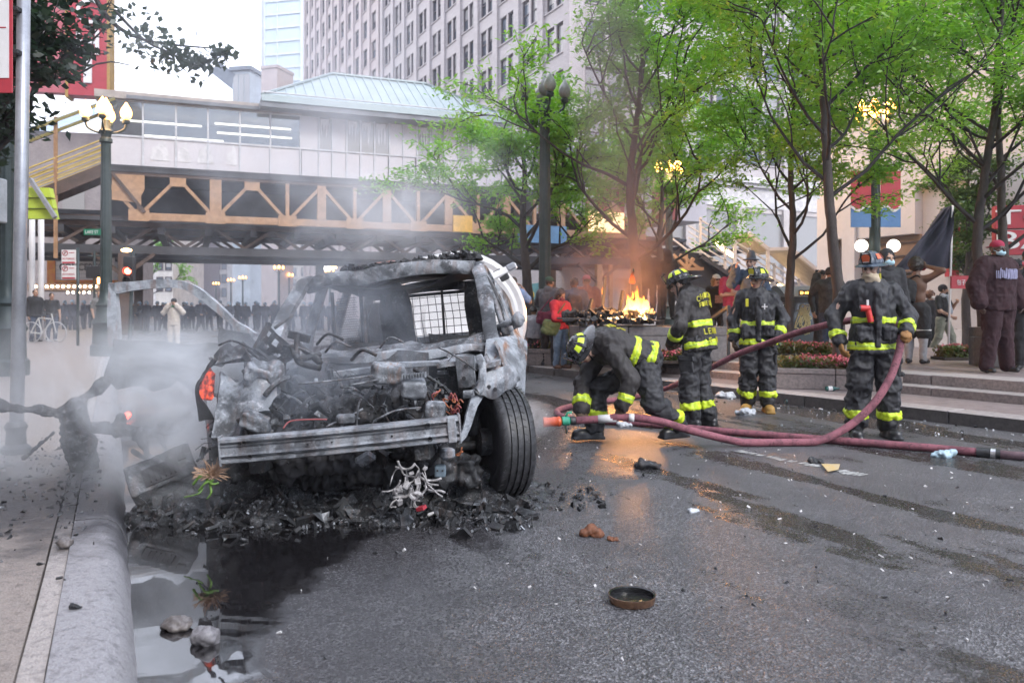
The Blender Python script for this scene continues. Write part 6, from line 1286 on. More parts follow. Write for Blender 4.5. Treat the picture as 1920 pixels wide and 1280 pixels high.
# woman in red looking at a phone
p = at(1051, 15.6, .148)
r, J, H, R = person('woman in red fleece looking down at a phone, long dark hair, jeans and brown boots', p, math.radians(38), .86, dict(le=(.24, -.08, 1.14), lw=(.06, -.26, 1.17), re=(-.24, -.08, 1.14), rw=(-.04, -.28, 1.16), hf=(.15, -.85, -.45), hu=(0, -.4, .9)), 1, Tp(c_red, e=.03, hem=-.02), B(c_jean), c_bshoe, 'long'); phone(r, J, 'r', (.03, -.09, .06)); mask(r, H, R, c_bur, .01)
bag('shoulder_bag', 'olive green canvas shoulder bag hanging at the red-fleeced woman\'s side', 'bag', p + V(-.20, -.12, .80), (.17, .07, .15), .2, c_olive, [p + V(-.22, -.1, .9), p + V(-.05, -.2, 1.1), p + V(.08, -.14, 1.27)])
# man photographing, blue shirt
r, J, H, R = person('man in light blue shirt, back turned, arms raised to photograph the overturned vehicle', at(962, 15.6, .15), math.radians(165), 1.0, RAISE, 1, Tp(c_blue, sl=.35, e=.025), B(c_navy), c_shoe, 'short'); phone(r, J)
p = at(1030, 16.4, .15)
r, J, H, R = person('man in grey hoodie and dark green cap turned away, holding a camera up', p, math.radians(150), 1.02, dict(re=(-.30, -.12, 1.30), rw=(-.08, -.36, 1.42), le=(.3, -.1, 1.28), lw=(.08, -.36, 1.42)), 1, Tp(c_grey, e=.035, hood=True), B(c_black), c_shoe, 'short', fat=1.08); cap(r, H, R, c_grn); mb = MB(); mb.box(J['rw'] + A3(.08, -.1, .04), (.14, .09, .1)); mb.build('camera', c_phone, r, bevel=.01)
bag('shoulder_bag', 'burgundy messenger bag across the back of the man in the green cap', 'bag', p + V(-.10, -.20, .98), (.17, .06, .13), .1, c_bur, [p + V(-.2, -.2, 1.1), p + V(0, -.2, 1.35), p + V(.17, -.12, 1.47)])
p = at(1077, 16.0, .15)
r, J, H, R = person('man in denim jacket with a black backpack, seen from behind near the planter', p, math.radians(190), 1.0, dict(lw=(.12, -.2, 1.12), rw=(-.14, -.2, 1.1)), 2, Tp(c_dj, e=.025), B(c_olive), c_shoe, 'short')
bag('backpack', 'black backpack on the back of the man in the denim jacket', 'bag', p + V(.0, -.20, 1.22), (.14, .09, .20), 0, c_black, [p + V(-.1, -.18, 1.4), p + V(-.13, -.02, 1.48), p + V(-.14, .1, 1.3)])
r, J, H, R = person('person in dusty pink cap standing behind the smoke left of the fire', at(1100, 17.2, .15), math.radians(200), 1.06, None, 1, Tp(cloth('rust_jacket', (.25, .10, .08), None), e=.03), B(c_jean), c_shoe, 'short'); cap(r, H, R, c_pink)
r, J, H, R = person('hooded person crouching in grey beside the tree trunk behind the burnt car', at(1000, 16.6, .15), math.radians(150), .66, None, 1, Tp(c_gl, e=.03), B(c_black), c_shoe, 'short')
# two in black standing on the planter wall by the fire
for px, a, h, lab in ((1216, 172, 1.02, 'person in black with a dark cap, back turned, nearer the fire on the planter'), (1252, 185, .98, 'person all in black with a hood, standing right of the fire on the planter wall')):
    r, J, H, R = person(lab, at(px, 20.3, 1.04), math.radians(a), h, dict(le=(.25, -.03, 1.17), lw=(.15, -.16, 1.0)), 3, Tp(c_black, e=.02), B(c_black), c_shoe, 'short'); (cap if px < 1230 else hoodup)(r, H, R, c_black)
# spectators behind the second and third firefighters
r, J, H, R = person('woman in white cap, sunglasses and a printed black top on the plaza', at(1343, 17.6, ZP), math.radians(12), .93, None, 0, Tp(c_black, sl=.3, e=.012), B(c_black), c_shoe, 'long', hm=M_hairb); cap(r, H, R, c_white); glasses(r, H, R, M_black)
mb = MB(); mb.box(J['chest'] + A3(0, -.135, -.14), (.17, .03, .17)); mb.build('shirt_print', cloth('brown_print', (.25, .13, .09), (.45, .3, .25), sc=30), r)
r, J, H, R = person('man in crimson polo with folded arms, red bandana mask and sunglasses on his forehead', at(1373, 17.0, ZP), math.radians(10), 1.03, dict(le=(.27, -.10, 1.18), lw=(-.06, -.23, 1.23), re=(-.27, -.10, 1.18), rw=(.08, -.25, 1.19)), 0, Tp(c_polo, sl=.42, e=.022, hem=-.05), B(c_jean), c_shoe, 'short', (.6, .6), fat=1.06); mask(r, H, R, c_ban, .025); glasses(r, H, R, pm('blue_mirror_lens', (.03, .12, .3), None, 5, .15), .085, .07)
r, J, H, R = person('man in grey fedora raising one hand, standing behind the tan-booted firefighter', at(1409, 14.2, ZP), math.radians(-40), 1.04, dict(re=(-.30, -.12, 1.3), rw=(-.17, -.25, 1.56)), 0, Tp(c_dj, e=.03), B(c_jean), c_shoe, 'short'); obj_np('fedora', blob([('c', A3(*H(0, -.01, .06)), .088, A3(*H(0, -.01, .15)), .07, 0), ('e', H(0, -.01, .055), (.15, .165, .014), R, 0)], .008, .012), c_felt, r)
r, J, H, R = person('man in dark mottled jacket and navy jeans, back turned, one arm up', at(1556, 15.9, ZP), math.radians(160), .97, dict(le=(.30, -.05, 1.3), lw=(.24, -.24, 1.62), re=(-.3, 0, 1.2), rw=(-.2, -.2, 1.25)), 1, Tp(cloth('mottled_dark_jacket', (.05, .055, .06), (.02, .022, .025), sc=9), e=.035), B(c_navy, f=1.2), c_shoe, 'short', fat=1.08); cap(r, H, R, c_black); phone(r, J)
r, J, H, R = person('person in black cap standing tight behind the man at the tree trunk', at(1540, 17.0, ZP), math.radians(20), .97, None, 1, Tp(c_black), B(c_black), c_wshoe, 'short'); cap(r, H, R, c_black)
r, J, H, R = person('man in black hoodie and pale blue surgical mask behind the firefighter\'s shoulder', at(1663, 10.8, ZP), math.radians(5), .95, None, 1, Tp(c_black, e=.03), B(c_black), c_shoe, 'short'); hoodup(r, H, R, c_black); mask(r, H, R, c_msk)
p = at(1718, 13.3, ZP)
r, J, H, R = person('shirtless man in crimson cap, one arm over his head, black shorts over grey leggings', p, math.radians(135), .97, dict(le=(.28, -.02, 1.28), lw=(.2, -.2, 1.2), re=(-.42, .0, 1.58), rw=(-.16, -.02, 1.66), hf=(-.3, -.8, -.5), hu=(0, -.4, .9)), 2, None, B(c_gl, f=1.0), c_shoe, 'afro'); cap(r, H, R, c_cap)
tr = [('c', J[s + 'h'], .125, J[s + 'k'] + A3(0, 0, .02), .115, 0) for s in 'lr'] + [('e', J['pelvis'], (.19, .15, .13), None, 0)]; obj_np('shorts', blob(tr, .013, .03, FOLD), c_black, r)
for s in 'lr': obj_np('shorts_stripe', blob(infl([tr[0 if s == 'l' else 1]], .008), .01, .03, FOLD, clip=[(J[s + 'k'] + A3(0, 0, .075), A3(0, 0, 1)), (J[s + 'k'] + A3(0, 0, .055), A3(0, 0, -1))]), c_white, r)
bag('backpack', 'black backpack hanging on the shirtless man\'s back', 'bag', p + V(-.17, -.06, 1.2), (.12, .11, .20), .1, c_black, [p + V(-.14, -.02, 1.4), p + V(-.02, -.1, 1.46), p + V(.06, -.1, 1.3)])
p = at(1768, 19.6, .16)
r, J, H, R = person('bearded man in black t-shirt, beanie and pale scarf carrying a white flagpole', p, math.radians(30), .97, dict(le=(.26, -.08, 1.2), lw=(.14, -.27, 1.36), re=(-.22, -.06, 1.14), rw=(-.02, -.26, .99), hf=(.55, -.8, .05), la=(.13, -.2, .09), ra=(-.13, .25, .1), lk=(.11, -.16, .52), rk=(-.11, .05, .5)), 1, Tp(c_black, sl=.4), B(c_kh, f=1.25), c_shoe, 'short', (1.0, 1.0)); beanie(r, H, R, c_black)
obj_np('scarf', blob([('c', J['neck'] + A3(-.08, -.05, 0), .05, J['neck'] + A3(.08, -.06, 0), .05, 0), ('c', J['neck'] + A3(.04, -.1, -.02), .045, J['chest'] + A3(.08, -.16, -.25), .05, 0)], .012, .02, FOLD), cloth('pale_scarf', (.5, .52, .55), (.3, .33, .38)), r)
obj_np('beard', blob([('e', H(0, .062, -.075), (.055, .045, .045), R, 0)], .009, .008, (.005, (50, 50, 50), 2)), M_hair, r)
FP = thing('flag', 'large dark navy flag hanging from a white pole above the bearded man', 'flag', p + V(.1, -.3, .9)); fp0, fp1 = P(1778, 650, 19.3), P(1786, 385, 19.3)
mb = MB(); mb.tube([fp0 + V(0, 0, -.1), fp1], .026, 8); mb.build('pole', M_wht, FP, smooth='all')
n, m = 26, 18; vs = []
TL, TR, BL, BR = P(1775, 388, 19.3), P(1786, 385, 19.3), P(1672, 506, 19.0), P(1785, 502, 19.3)
for i in range(n + 1):
    for j in range(m + 1):
        u, w = i / n, j / m; b = TR.lerp(BR, w) if w else TR; q = (TR + (TL - TR) * u * .3 * (1 - w)).lerp((TL * (1 - w) + BL * w) if w else TL, u) if False else (TR.lerp(BR, w)).lerp(TL.lerp(BL, w ** .85), u)
        vs.append(q + V(0, .16 * math.sin(u * 9 + w * 4) * u + .07 * math.sin(17 * u - 6 * w), -.02 * math.sin(9 * u) * w))
mb = MB(); mb.add(vs, [(i * (m + 1) + j, (i + 1) * (m + 1) + j, (i + 1) * (m + 1) + j + 1, i * (m + 1) + j + 1) for i in range(n) for j in range(m)]); mb.build('cloth', cloth('navy_flag_cloth', (.028, .03, .05), (.018, .02, .036), sc=3), FP, smooth='all')
r, J, H, R = person('woman with curly auburn hair and white face mask, dark coat, beside the flag carrier', at(1744, 20.8, .16), math.radians(35), .90, dict(la=(.12, -.15, .09)), 0, Tp(c_black, e=.03, hem=-.2), B(c_black), c_shoe, 'curly', hm=M_hairr); mask(r, H, R, c_white)
p = at(1869, 11.5, ZP)
r, J, H, R = person('big man in maroon tracksuit, backward cap and pale blue mask on the plaza edge', p, math.radians(14), 1.06, dict(le=(.34, .02, 1.18), lw=(.33, -.06, .94), re=(-.33, .02, 1.18), rw=(-.33, -.05, .94), la=(.17, 0, .09), ra=(-.17, 0, .09)), 3, Tp(c_mar, e=.055, hem=-.09, n='sweatshirt', ch=.02), B(c_mar, f=1.42, cuff=.062), c_shoe, 'short', fat=1.22); cap(r, H, R, c_cap, back=True); mask(r, H, R, c_msk)
rr = random.Random(4)
for k in range(17):
    a = -.72 + 1.44 * k / 16; mb = MB(); h = rr.uniform(.10, .15); x = .262 * math.sin(a); y = -.268 * math.cos(a) + .03
    mb.box(J['chest'] * A3(0, 0, 1) + A3(x, y, -.04 + rr.uniform(-.01, .01)), (.011, .02, h), Matrix.Rotation(a, 3, 'Z') @ Matrix.Rotation(rr.uniform(-.1, .1), 3, 'Y')); mb.build('chest_stripe', cloth('pale_violet_print', (.42, .42, .6), None), r)
r, J, H, R = person('person in black at the right edge holding a furry microphone', at(1929, 11.9, ZP), math.radians(-30), 1.0, dict(re=(-.30, -.1, 1.25), rw=(-.18, -.28, 1.48)), 1, Tp(c_black, e=.04), B(c_black), c_shoe, 'short', (.9, .9)); cap(r, H, R, c_black)
MC = thing('microphone', 'black furry microphone with a red collar held out at the right edge', 'microphone', at(1905, 11.6, 1.95)); q = at(1907, 11.55, 1.97); obj_np('windshield', blob([('e', tuple(q), (.075, .06, .06), None, 0)], .01, .01, [(.02, (40, 40, 40), 2)]), c_black, MC, tuple(ORG[MC.name])); mb = MB(); mb.tube([q + V(.03, 0, 0), q + V(.10, 0, -.02)], .034, 10); mb.build('collar', M_red, MC); mb = MB(); mb.tube([q + V(.10, 0, -.02), q + V(.17, .02, -.12)], .014, 8); mb.build('handle', c_phone, MC)
# ---------------------------------------------------------------- far left: cyclist, onlookers and the police line
def far_person(*a, **k): return person(*a, fine=False, **k)
p = at(66, 28.5, .15); far_person('man in dark coat and tan cap standing with a bicycle on the left pavement', p, math.radians(60), 1.04, None, 1, Tp(c_black, e=.03), B(c_navy), c_shoe, 'short')
r, J, H, R = far_person('man in dark print shirt standing at the front wheel of the bicycle', at(97, 28.9, .15), math.radians(40), .98, None, 1, Tp(c_black, sl=.4), B(c_navy), c_wshoe, 'short')
BK = thing('bicycle', 'pale bicycle held by the man in the dark coat on the left pavement', 'bicycle', at(80, 27.9, .15)); b0 = at(58, 27.9, .5); b1 = at(105, 27.9, .5)
for c in (b0, b1):
    mb = MB(); ring = [c + V(.36 * math.cos(a), 0, .36 * math.sin(a)) for a in np.linspace(0, 2 * math.pi, 29)]; mb.tube(ring, .018, 6, False)
    for k in range(10): a = math.pi * k / 10; mb.tube([c + V(.35 * math.cos(a), 0, .35 * math.sin(a)), c - V(.35 * math.cos(a), 0, .35 * math.sin(a))], .003, 3)
    mb.build('wheel', pm('pale_alloy', (.5, .5, .52), None, 5, .4), BK)
mid = b0.lerp(b1, .45) + V(0, 0, -.05); st_ = b0.lerp(b1, .3) + V(0, 0, .5); hd2 = b1 + V(-.16, 0, .55)
for q in ([b0, mid], [mid, st_], [st_, b0], [st_, hd2 + V(0, 0, -.08)], [mid, hd2 + V(0, 0, -.12)], [b1, hd2 + V(0, 0, .1)]): mb = MB(); mb.tube(q, .022, 6); mb.build('frame_tube', pm('pale_bike_paint', (.55, .54, .52), None, 5, .35), BK)
mb = MB(); mb.box(st_ + V(-.02, 0, .08), (.26, .12, .05)); mb.build('saddle', M_black, BK, bevel=.02); mb = MB(); mb.tube([hd2 + V(.1, 0, .2), hd2 + V(0, 0, .12), hd2 + V(-.18, -.2, .12)], .018, 6); mb.build('handlebar', M_black, BK)
far_person('person in olive-grey top with hands low, standing by the lamp post', at(187, 27.0, .15), math.radians(10), 1.0, dict(lw=(.16, -.1, .9), rw=(-.16, -.1, .9)), 1, Tp(cloth('olive_grey_top', (.2, .2, .2), None), sl=.4), B(cloth('dark_olive', (.1, .1, .08), None)), c_shoe, 'short')
r, J, H, R = person('man in cream sweatshirt and green neckerchief, hands at his face, seen through the car door', at(326, 25.5, 0), math.radians(8), .92, dict(le=(.32, -.08, 1.3), lw=(.12, -.16, 1.56), re=(-.32, -.08, 1.3), rw=(-.12, -.16, 1.56)), 1, Tp(c_cream, e=.035), B(c_cream, f=1.2), c_wshoe, 'short', fine=False)
obj_np('neckerchief', blob([('e', J['neck'] + A3(0, -.06, -.02), (.09, .06, .07), None, 0)], .015, .02), cloth('green_kerchief', (.05, .32, .12), None), r); cap(r, H, R, c_black)
M_police = cloth('dark_police_uniform', (.03, .033, .05), (.045, .05, .07)); M_phel = pm('pale_blue_riot_helmet', (.30, .42, .55), (.24, .35, .48), 8, .25); M_vis = pm('clear_visor', (.45, .52, .58), None, 3, .1)
protos = []
for i, ps in enumerate((None, dict(la=(.2, -.05, .09), ra=(-.2, .1, .09), lw=(.1, -.25, 1.0), rw=(-.1, -.25, 1.02)), dict(lw=(.3, 0, .9), re=(-.3, 0, 1.2), rw=(-.25, -.25, 1.1), la=(.16, -.1, .09)))):
    r, J, H, R = far_person('riot police officer in dark uniform and pale blue helmet in the line under the tracks', V(0, 0, 0), 0, 1.0, pose=ps, skin=i % 3, top=Tp(M_police, e=.04), bot=B(M_police, f=1.2), shoe=c_shoe, group='riot police in line under the tracks')
    obj_np('helmet', blob([('e', H(0, -.01, .03), (.115, .13, .125), R, 0), ('-e', H(0, .13, -.06), (.08, .1, .09), R, 0)], .016, .012), M_phel, r); obj_np('visor', blob([('e', H(0, .03, .04), (.11, .125, .07), R, 0), ('-b', H(0, -.1, 0), (.3, .13, .3), R, .01, 0)], .018, .01), M_vis, r); protos.append(r)
rp = random.Random(8); spots = []
for px in list(range(252, 312, 13)) + list(range(345, 640, 17)) + list(range(62, 215, 19)): spots.append((px + rp.uniform(-4, 4), rp.uniform(47, 52) if px > 215 else rp.uniform(44, 50)))
for px in range(75, 640, 34): spots.append((px + rp.uniform(-5, 5), rp.uniform(54, 62)))
for i, (px, Y) in enumerate(spots):
    base = protos[i % 3]; w = at(px, Y, .0); a = rp.uniform(-.6, .6); s_ = rp.uniform(.96, 1.05)
    if i < 3: base.location = w; base.rotation_euler = (0, 0, a)
    else: copy_tree(base, w, a, scale=s_)
# ---------------------------------------------------------------- trees
def leafmat(n, c1, c2, c3):
    t = NT(n); p = t.coord('Object'); a = t.noise(p, .9, 3); b = t.voro(p, 7, 'F1', 1); s = t.n('SeparateColor'); t.set(s.inputs[0], b)
    c = t.mix(t.sstep(a, .4, .62), c1, c2); c = t.mix(t.math('MULTIPLY', s.outputs[0], .6), c, c3)
    d = t.n('BsdfDiffuse'); t.set(d.inputs[0], c); tr = t.n('BsdfTranslucent'); h = t.n('HueSaturation'); t.set(h.inputs['Color'], c); h.inputs['Value'].default_value = 1.7; h.inputs['Saturation'].default_value = 1.15; t.t.links.new(h.outputs[0], tr.inputs[0])
    g = t.n('BsdfGlossy'); g.inputs['Roughness'].default_value = .45; m1 = t.n('MixShader'); m1.inputs[0].default_value = .42; t.t.links.new(d.outputs[0], m1.inputs[1]); t.t.links.new(tr.outputs[0], m1.inputs[2])
    m2 = t.n('MixShader'); m2.inputs[0].default_value = .06; t.t.links.new(m1.outputs[0], m2.inputs[1]); t.t.links.new(g.outputs[0], m2.inputs[2]); t.t.links.new(m2.outputs[0], t.out.inputs[0]); return t.m
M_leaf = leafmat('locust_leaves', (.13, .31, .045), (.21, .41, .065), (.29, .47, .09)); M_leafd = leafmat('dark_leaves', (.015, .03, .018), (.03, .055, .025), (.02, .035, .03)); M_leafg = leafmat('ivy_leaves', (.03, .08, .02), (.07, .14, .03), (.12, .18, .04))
M_bark = pm('dark_grey_bark', (.075, .062, .058), (.04, .033, .031), 10, .85, bump=.8, bdist=.02, stretch=(1, 1, .3)); M_barkb = pm('dark_branch', (.035, .030, .030), None, 10, .8, bump=.4)
def leaves_np(c, d, n_up, L, Wd, rng):
    """diamond leaf blades: centres c, directions d -> verts, quads"""
    n = len(c); up = np.tile(np.array([0, 0, 1.]), (n, 1)) + n_up; s = np.cross(d, up); s /= np.linalg.norm(s, axis=1, keepdims=True) + 1e-9
    L = L * rng.uniform(.7, 1.3, (n, 1)); w = Wd * rng.uniform(.7, 1.3, (n, 1)); a = c - d * L / 2; b = c + s * w / 2 - d * L * .05; e = c + d * L / 2 - np.array([0, 0, .2]) * L; f = c - s * w / 2 - d * L * .05
    return np.stack([a, b, e, f], 1).reshape(-1, 3), np.arange(4 * n).reshape(n, 4)
def tree(label, base, trunk, H, limbs, seed, nleaf=16000, leaf=(.075, .028), m=M_leaf, spread=1.0, r0=.1, cat='tree', group=None, name='honey_locust_tree', flat=.45, lim_len=(1.2, 2.6), zr=(.3, .95), cl=.28, zmin=0., xmax=None):
    """trunk: list of points; limbs leave it at heights zr*H; twigs carry feathery sprays"""
    rng = np.random.default_rng(seed); o = thing(name, label, cat, base, group); ORG[o.name] = Vector(base)
    tp = spline(trunk, 8); n = len(tp); mb = MB(); mb.tube([p + V(*(rng.normal(0, .006, 3))) for p in tp], [r0 * (1.25 if i == 0 else 1) * (1 - .82 * i / (n - 1)) + .008 for i in range(n)], 10); mb.build('trunk', M_bark, o, smooth='all')
    twigs = []
    def grow(p, d, L, r, lv, acc):
        k = 5; pts = [p]; dd = d.copy()
        for i in range(k):
            dd = unit(dd + rng.normal(0, .16, 3) + A3(0, 0, .10 if lv == 0 else .02)); pts.append(pts[-1] + dd * L / k)
        acc.append((pts, [r * (1 - .65 * i / k) for i in range(k + 1)]))
        if lv >= 2: twigs.append(pts); return
        nn = (5, 4)[lv]
        for i in range(nn):
            t = rng.uniform(.3, 1.0) if i else 1.0; j = min(int(t * k), k - 1); q = pts[j] + (pts[j + 1] - pts[j]) * (t * k - j); ax = unit(rng.normal(0, 1, 3)); nd = unit(dd * .75 + np.cross(ax, dd) * .85 * A3(1, 1, flat)); grow(q, nd, L * rng.uniform(.42, .62), r * .5, lv + 1, acc)
    for l in range(limbs):
        t = zr[0] + (zr[1] - zr[0]) * (l + rng.random() * .6) / limbs; i = min(int(t * (n - 1)), n - 2); p = np.array(tp[i]); a = 2.4 * l + rng.uniform(-.5, .5); LL = rng.uniform(*lim_len) * (1.1 - .45 * t) * spread
        d = unit(A3(math.cos(a), math.sin(a), .42 + .6 * t)); acc = []; grow(p, d, LL, r0 * .42 * (1.1 - .6 * t), 0, acc); mb = MB()
        for pts, rs in acc: mb.tube([tuple(x) for x in pts], rs, 5, False)
        mb.build('branch', M_barkb, o, smooth='all')
    # foliage sprays
    per = max(3, int(nleaf * .8) // max(1, len(twigs))); C_, D_ = [], []
    for pts in twigs:
        P0 = np.array(pts); t = rng.uniform(.1, 1.15, per) * (len(P0) - 1); i = np.clip(t.astype(int), 0, len(P0) - 2); q = P0[i] + (P0[i + 1] - P0[i]) * (t - i)[:, None]; q = q + rng.normal(0, 1, (per, 3)) * A3(cl, cl, cl * .42) * .6
        d = rng.normal(0, 1, (per, 3)) * A3(1, 1, .45); C_.append(q); D_.append(d / np.linalg.norm(d, axis=1, keepdims=True))
    C_ = np.concatenate(C_); D_ = np.concatenate(D_); ok = C_[:, 2] > zmin + .35 * vnoise(C_ * 1.3)
    if xmax is not None: ok &= CX + F * C_[:, 0] / C_[:, 1] < xmax + 45 * vnoise(C_ * 2.1)
    C_, D_ = C_[ok], D_[ok]; v, f = leaves_np(C_, D_, rng.normal(0, .5, (len(C_), 3)), leaf[0], leaf[1], rng)
    me = mesh_np('crown', v - np.array(base), f, m, None, False); link_mesh('crown', me, o); return o
def tk(px, pts, Y): return [P(px + dx, y, Y + dy) for dx, y, dy in pts]
tree('tall honey locust with a bent trunk rising behind the scarfed firefighter', at(1572, 12.2, ZP), tk(1572, [(0, 686, 0), (0, 560, 0), (-12, 440, 0), (-20, 330, 0), (-25, 230, .1), (-30, 120, .2), (-38, 20, .3), (-30, -90, .3), (-34, -200, .3)], 12.2), 8, 17, 21, 34000, (.115, .040), spread=1.3, r0=.088, lim_len=(1.6, 3.0), zr=(.32, .98), zmin=2.75)
tree('honey locust half lost in dark smoke behind the fire', at(1196, 17.4, ZP), tk(1196, [(0, 665, 0), (-2, 560, 0), (-8, 450, 0), (-15, 350, 0), (-5, 250, 0), (5, 160, 0), (8, 80, 0)], 17.4), 7, 14, 33, 22000, (.14, .05), spread=1.2, r0=.13, lim_len=(1.7, 3.0), zr=(.28, .98), zmin=3.0)
tree('slim young honey locust right behind the burnt car', at(1000, 20, .16), tk(1000, [(0, 672, 0), (-6, 590, 0), (-14, 500, 0), (-20, 420, 0), (-16, 330, 0), (-24, 260, 0)], 20), 6, 12, 47, 20000, (.15, .055), spread=1.1, r0=.16, lim_len=(1.7, 3.0), zr=(.36, .98))
tree('thin honey locust with a straight trunk between the shelter and the third firefighter', at(1477, 16.2, ZP), tk(1477, [(0, 668, 0), (2, 600, 0), (6, 500, 0), (10, 420, 0), (5, 320, 0), (12, 220, .1), (8, 130, 0)], 16.2), 7, 14, 58, 22000, (.135, .048), spread=1.25, r0=.10, lim_len=(1.6, 2.9), zr=(.36, .98), zmin=3.0)
tree('honey locust at the right edge with trunk behind the man in maroon', at(1846, 13.4, ZP), tk(1846, [(0, 700, 0), (-4, 560, 0), (-14, 450, 0), (0, 330, 0), (20, 200, 0), (30, 60, 0), (40, -80, 0)], 13.4), 8, 15, 64, 28000, (.115, .042), spread=1.3, r0=.10, lim_len=(1.5, 2.9), zr=(.34, .98), zmin=3.2)
tree('second honey locust beside the right edge, trunk darker and further back', at(1886, 15.2, ZP), tk(1886, [(0, 690, 0), (0, 560, 0), (-6, 440, 0), (-10, 300, 0), (-20, 160, 0), (-10, 20, 0)], 15.2), 8, 13, 75, 21000, (.125, .045), spread=1.3, r0=.11, lim_len=(1.6, 2.8), zr=(.34, .98), zmin=3.0)
tree('small honey locust with two black-clad people beside its low crown', at(1236, 22, .3), tk(1236, [(0, 640, 0), (4, 540, 0), (0, 450, 0), (6, 380, 0), (0, 300, 0)], 22), 6, 11, 86, 13000, (.16, .06), spread=1.1, r0=.12, lim_len=(1.4, 2.4), zr=(.34, .98))
tree('dark ivy-clad tree behind the red sign column', at(1815, 21.0, .16), tk(1815, [(0, 680, 0), (-4, 560, 0), (4, 460, 0), (-2, 380, 0), (4, 320, 0)], 21.0), 5, 13, 97, 16000, (.09, .06), M_leafg, spread=.5, r0=.12, lim_len=(1.2, 2.2), zr=(.28, .98), name='ivy_tree')
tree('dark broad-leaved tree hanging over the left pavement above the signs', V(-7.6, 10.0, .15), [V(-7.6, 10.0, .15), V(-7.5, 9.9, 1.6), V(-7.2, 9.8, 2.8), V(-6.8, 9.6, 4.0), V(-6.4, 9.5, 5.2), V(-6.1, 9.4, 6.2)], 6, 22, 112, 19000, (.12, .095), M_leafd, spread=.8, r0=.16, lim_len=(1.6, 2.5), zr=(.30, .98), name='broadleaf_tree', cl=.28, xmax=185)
# long twig reaching over the sky
TWG = bpy.data.objects['broadleaf_tree']; q = spline([P(150, -60, 8.8), P(200, 30, 8.7), P(255, 70, 8.6), P(330, 85, 8.6), P(428, 92, 8.6)], 8); mb = MB(); mb.tube(q, [.03 * (1 - i / len(q)) + .003 for i in range(len(q))], 5); mb.build('branch', M_barkb, TWG, smooth='all')
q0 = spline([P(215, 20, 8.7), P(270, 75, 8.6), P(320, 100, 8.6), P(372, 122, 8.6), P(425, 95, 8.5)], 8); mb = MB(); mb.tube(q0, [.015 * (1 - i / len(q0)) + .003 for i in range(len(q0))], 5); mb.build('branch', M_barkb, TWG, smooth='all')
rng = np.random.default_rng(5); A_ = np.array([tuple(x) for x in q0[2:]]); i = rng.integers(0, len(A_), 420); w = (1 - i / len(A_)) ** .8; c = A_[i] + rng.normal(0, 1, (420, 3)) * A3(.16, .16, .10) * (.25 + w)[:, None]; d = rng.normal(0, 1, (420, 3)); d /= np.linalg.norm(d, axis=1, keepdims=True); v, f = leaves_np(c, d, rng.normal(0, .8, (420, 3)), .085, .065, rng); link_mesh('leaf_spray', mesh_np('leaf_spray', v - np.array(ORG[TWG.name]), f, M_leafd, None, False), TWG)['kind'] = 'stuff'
tree('small street tree far down the street under the tracks', at(272, 95, .15), tk(272, [(0, 600, 0), (0, 540, 0), (2, 480, 0)], 95), 7, 10, 120, 5000, (.35, .2), spread=1.6, r0=.2, lim_len=(2, 3.4), zr=(.35, .98), name='street_tree')
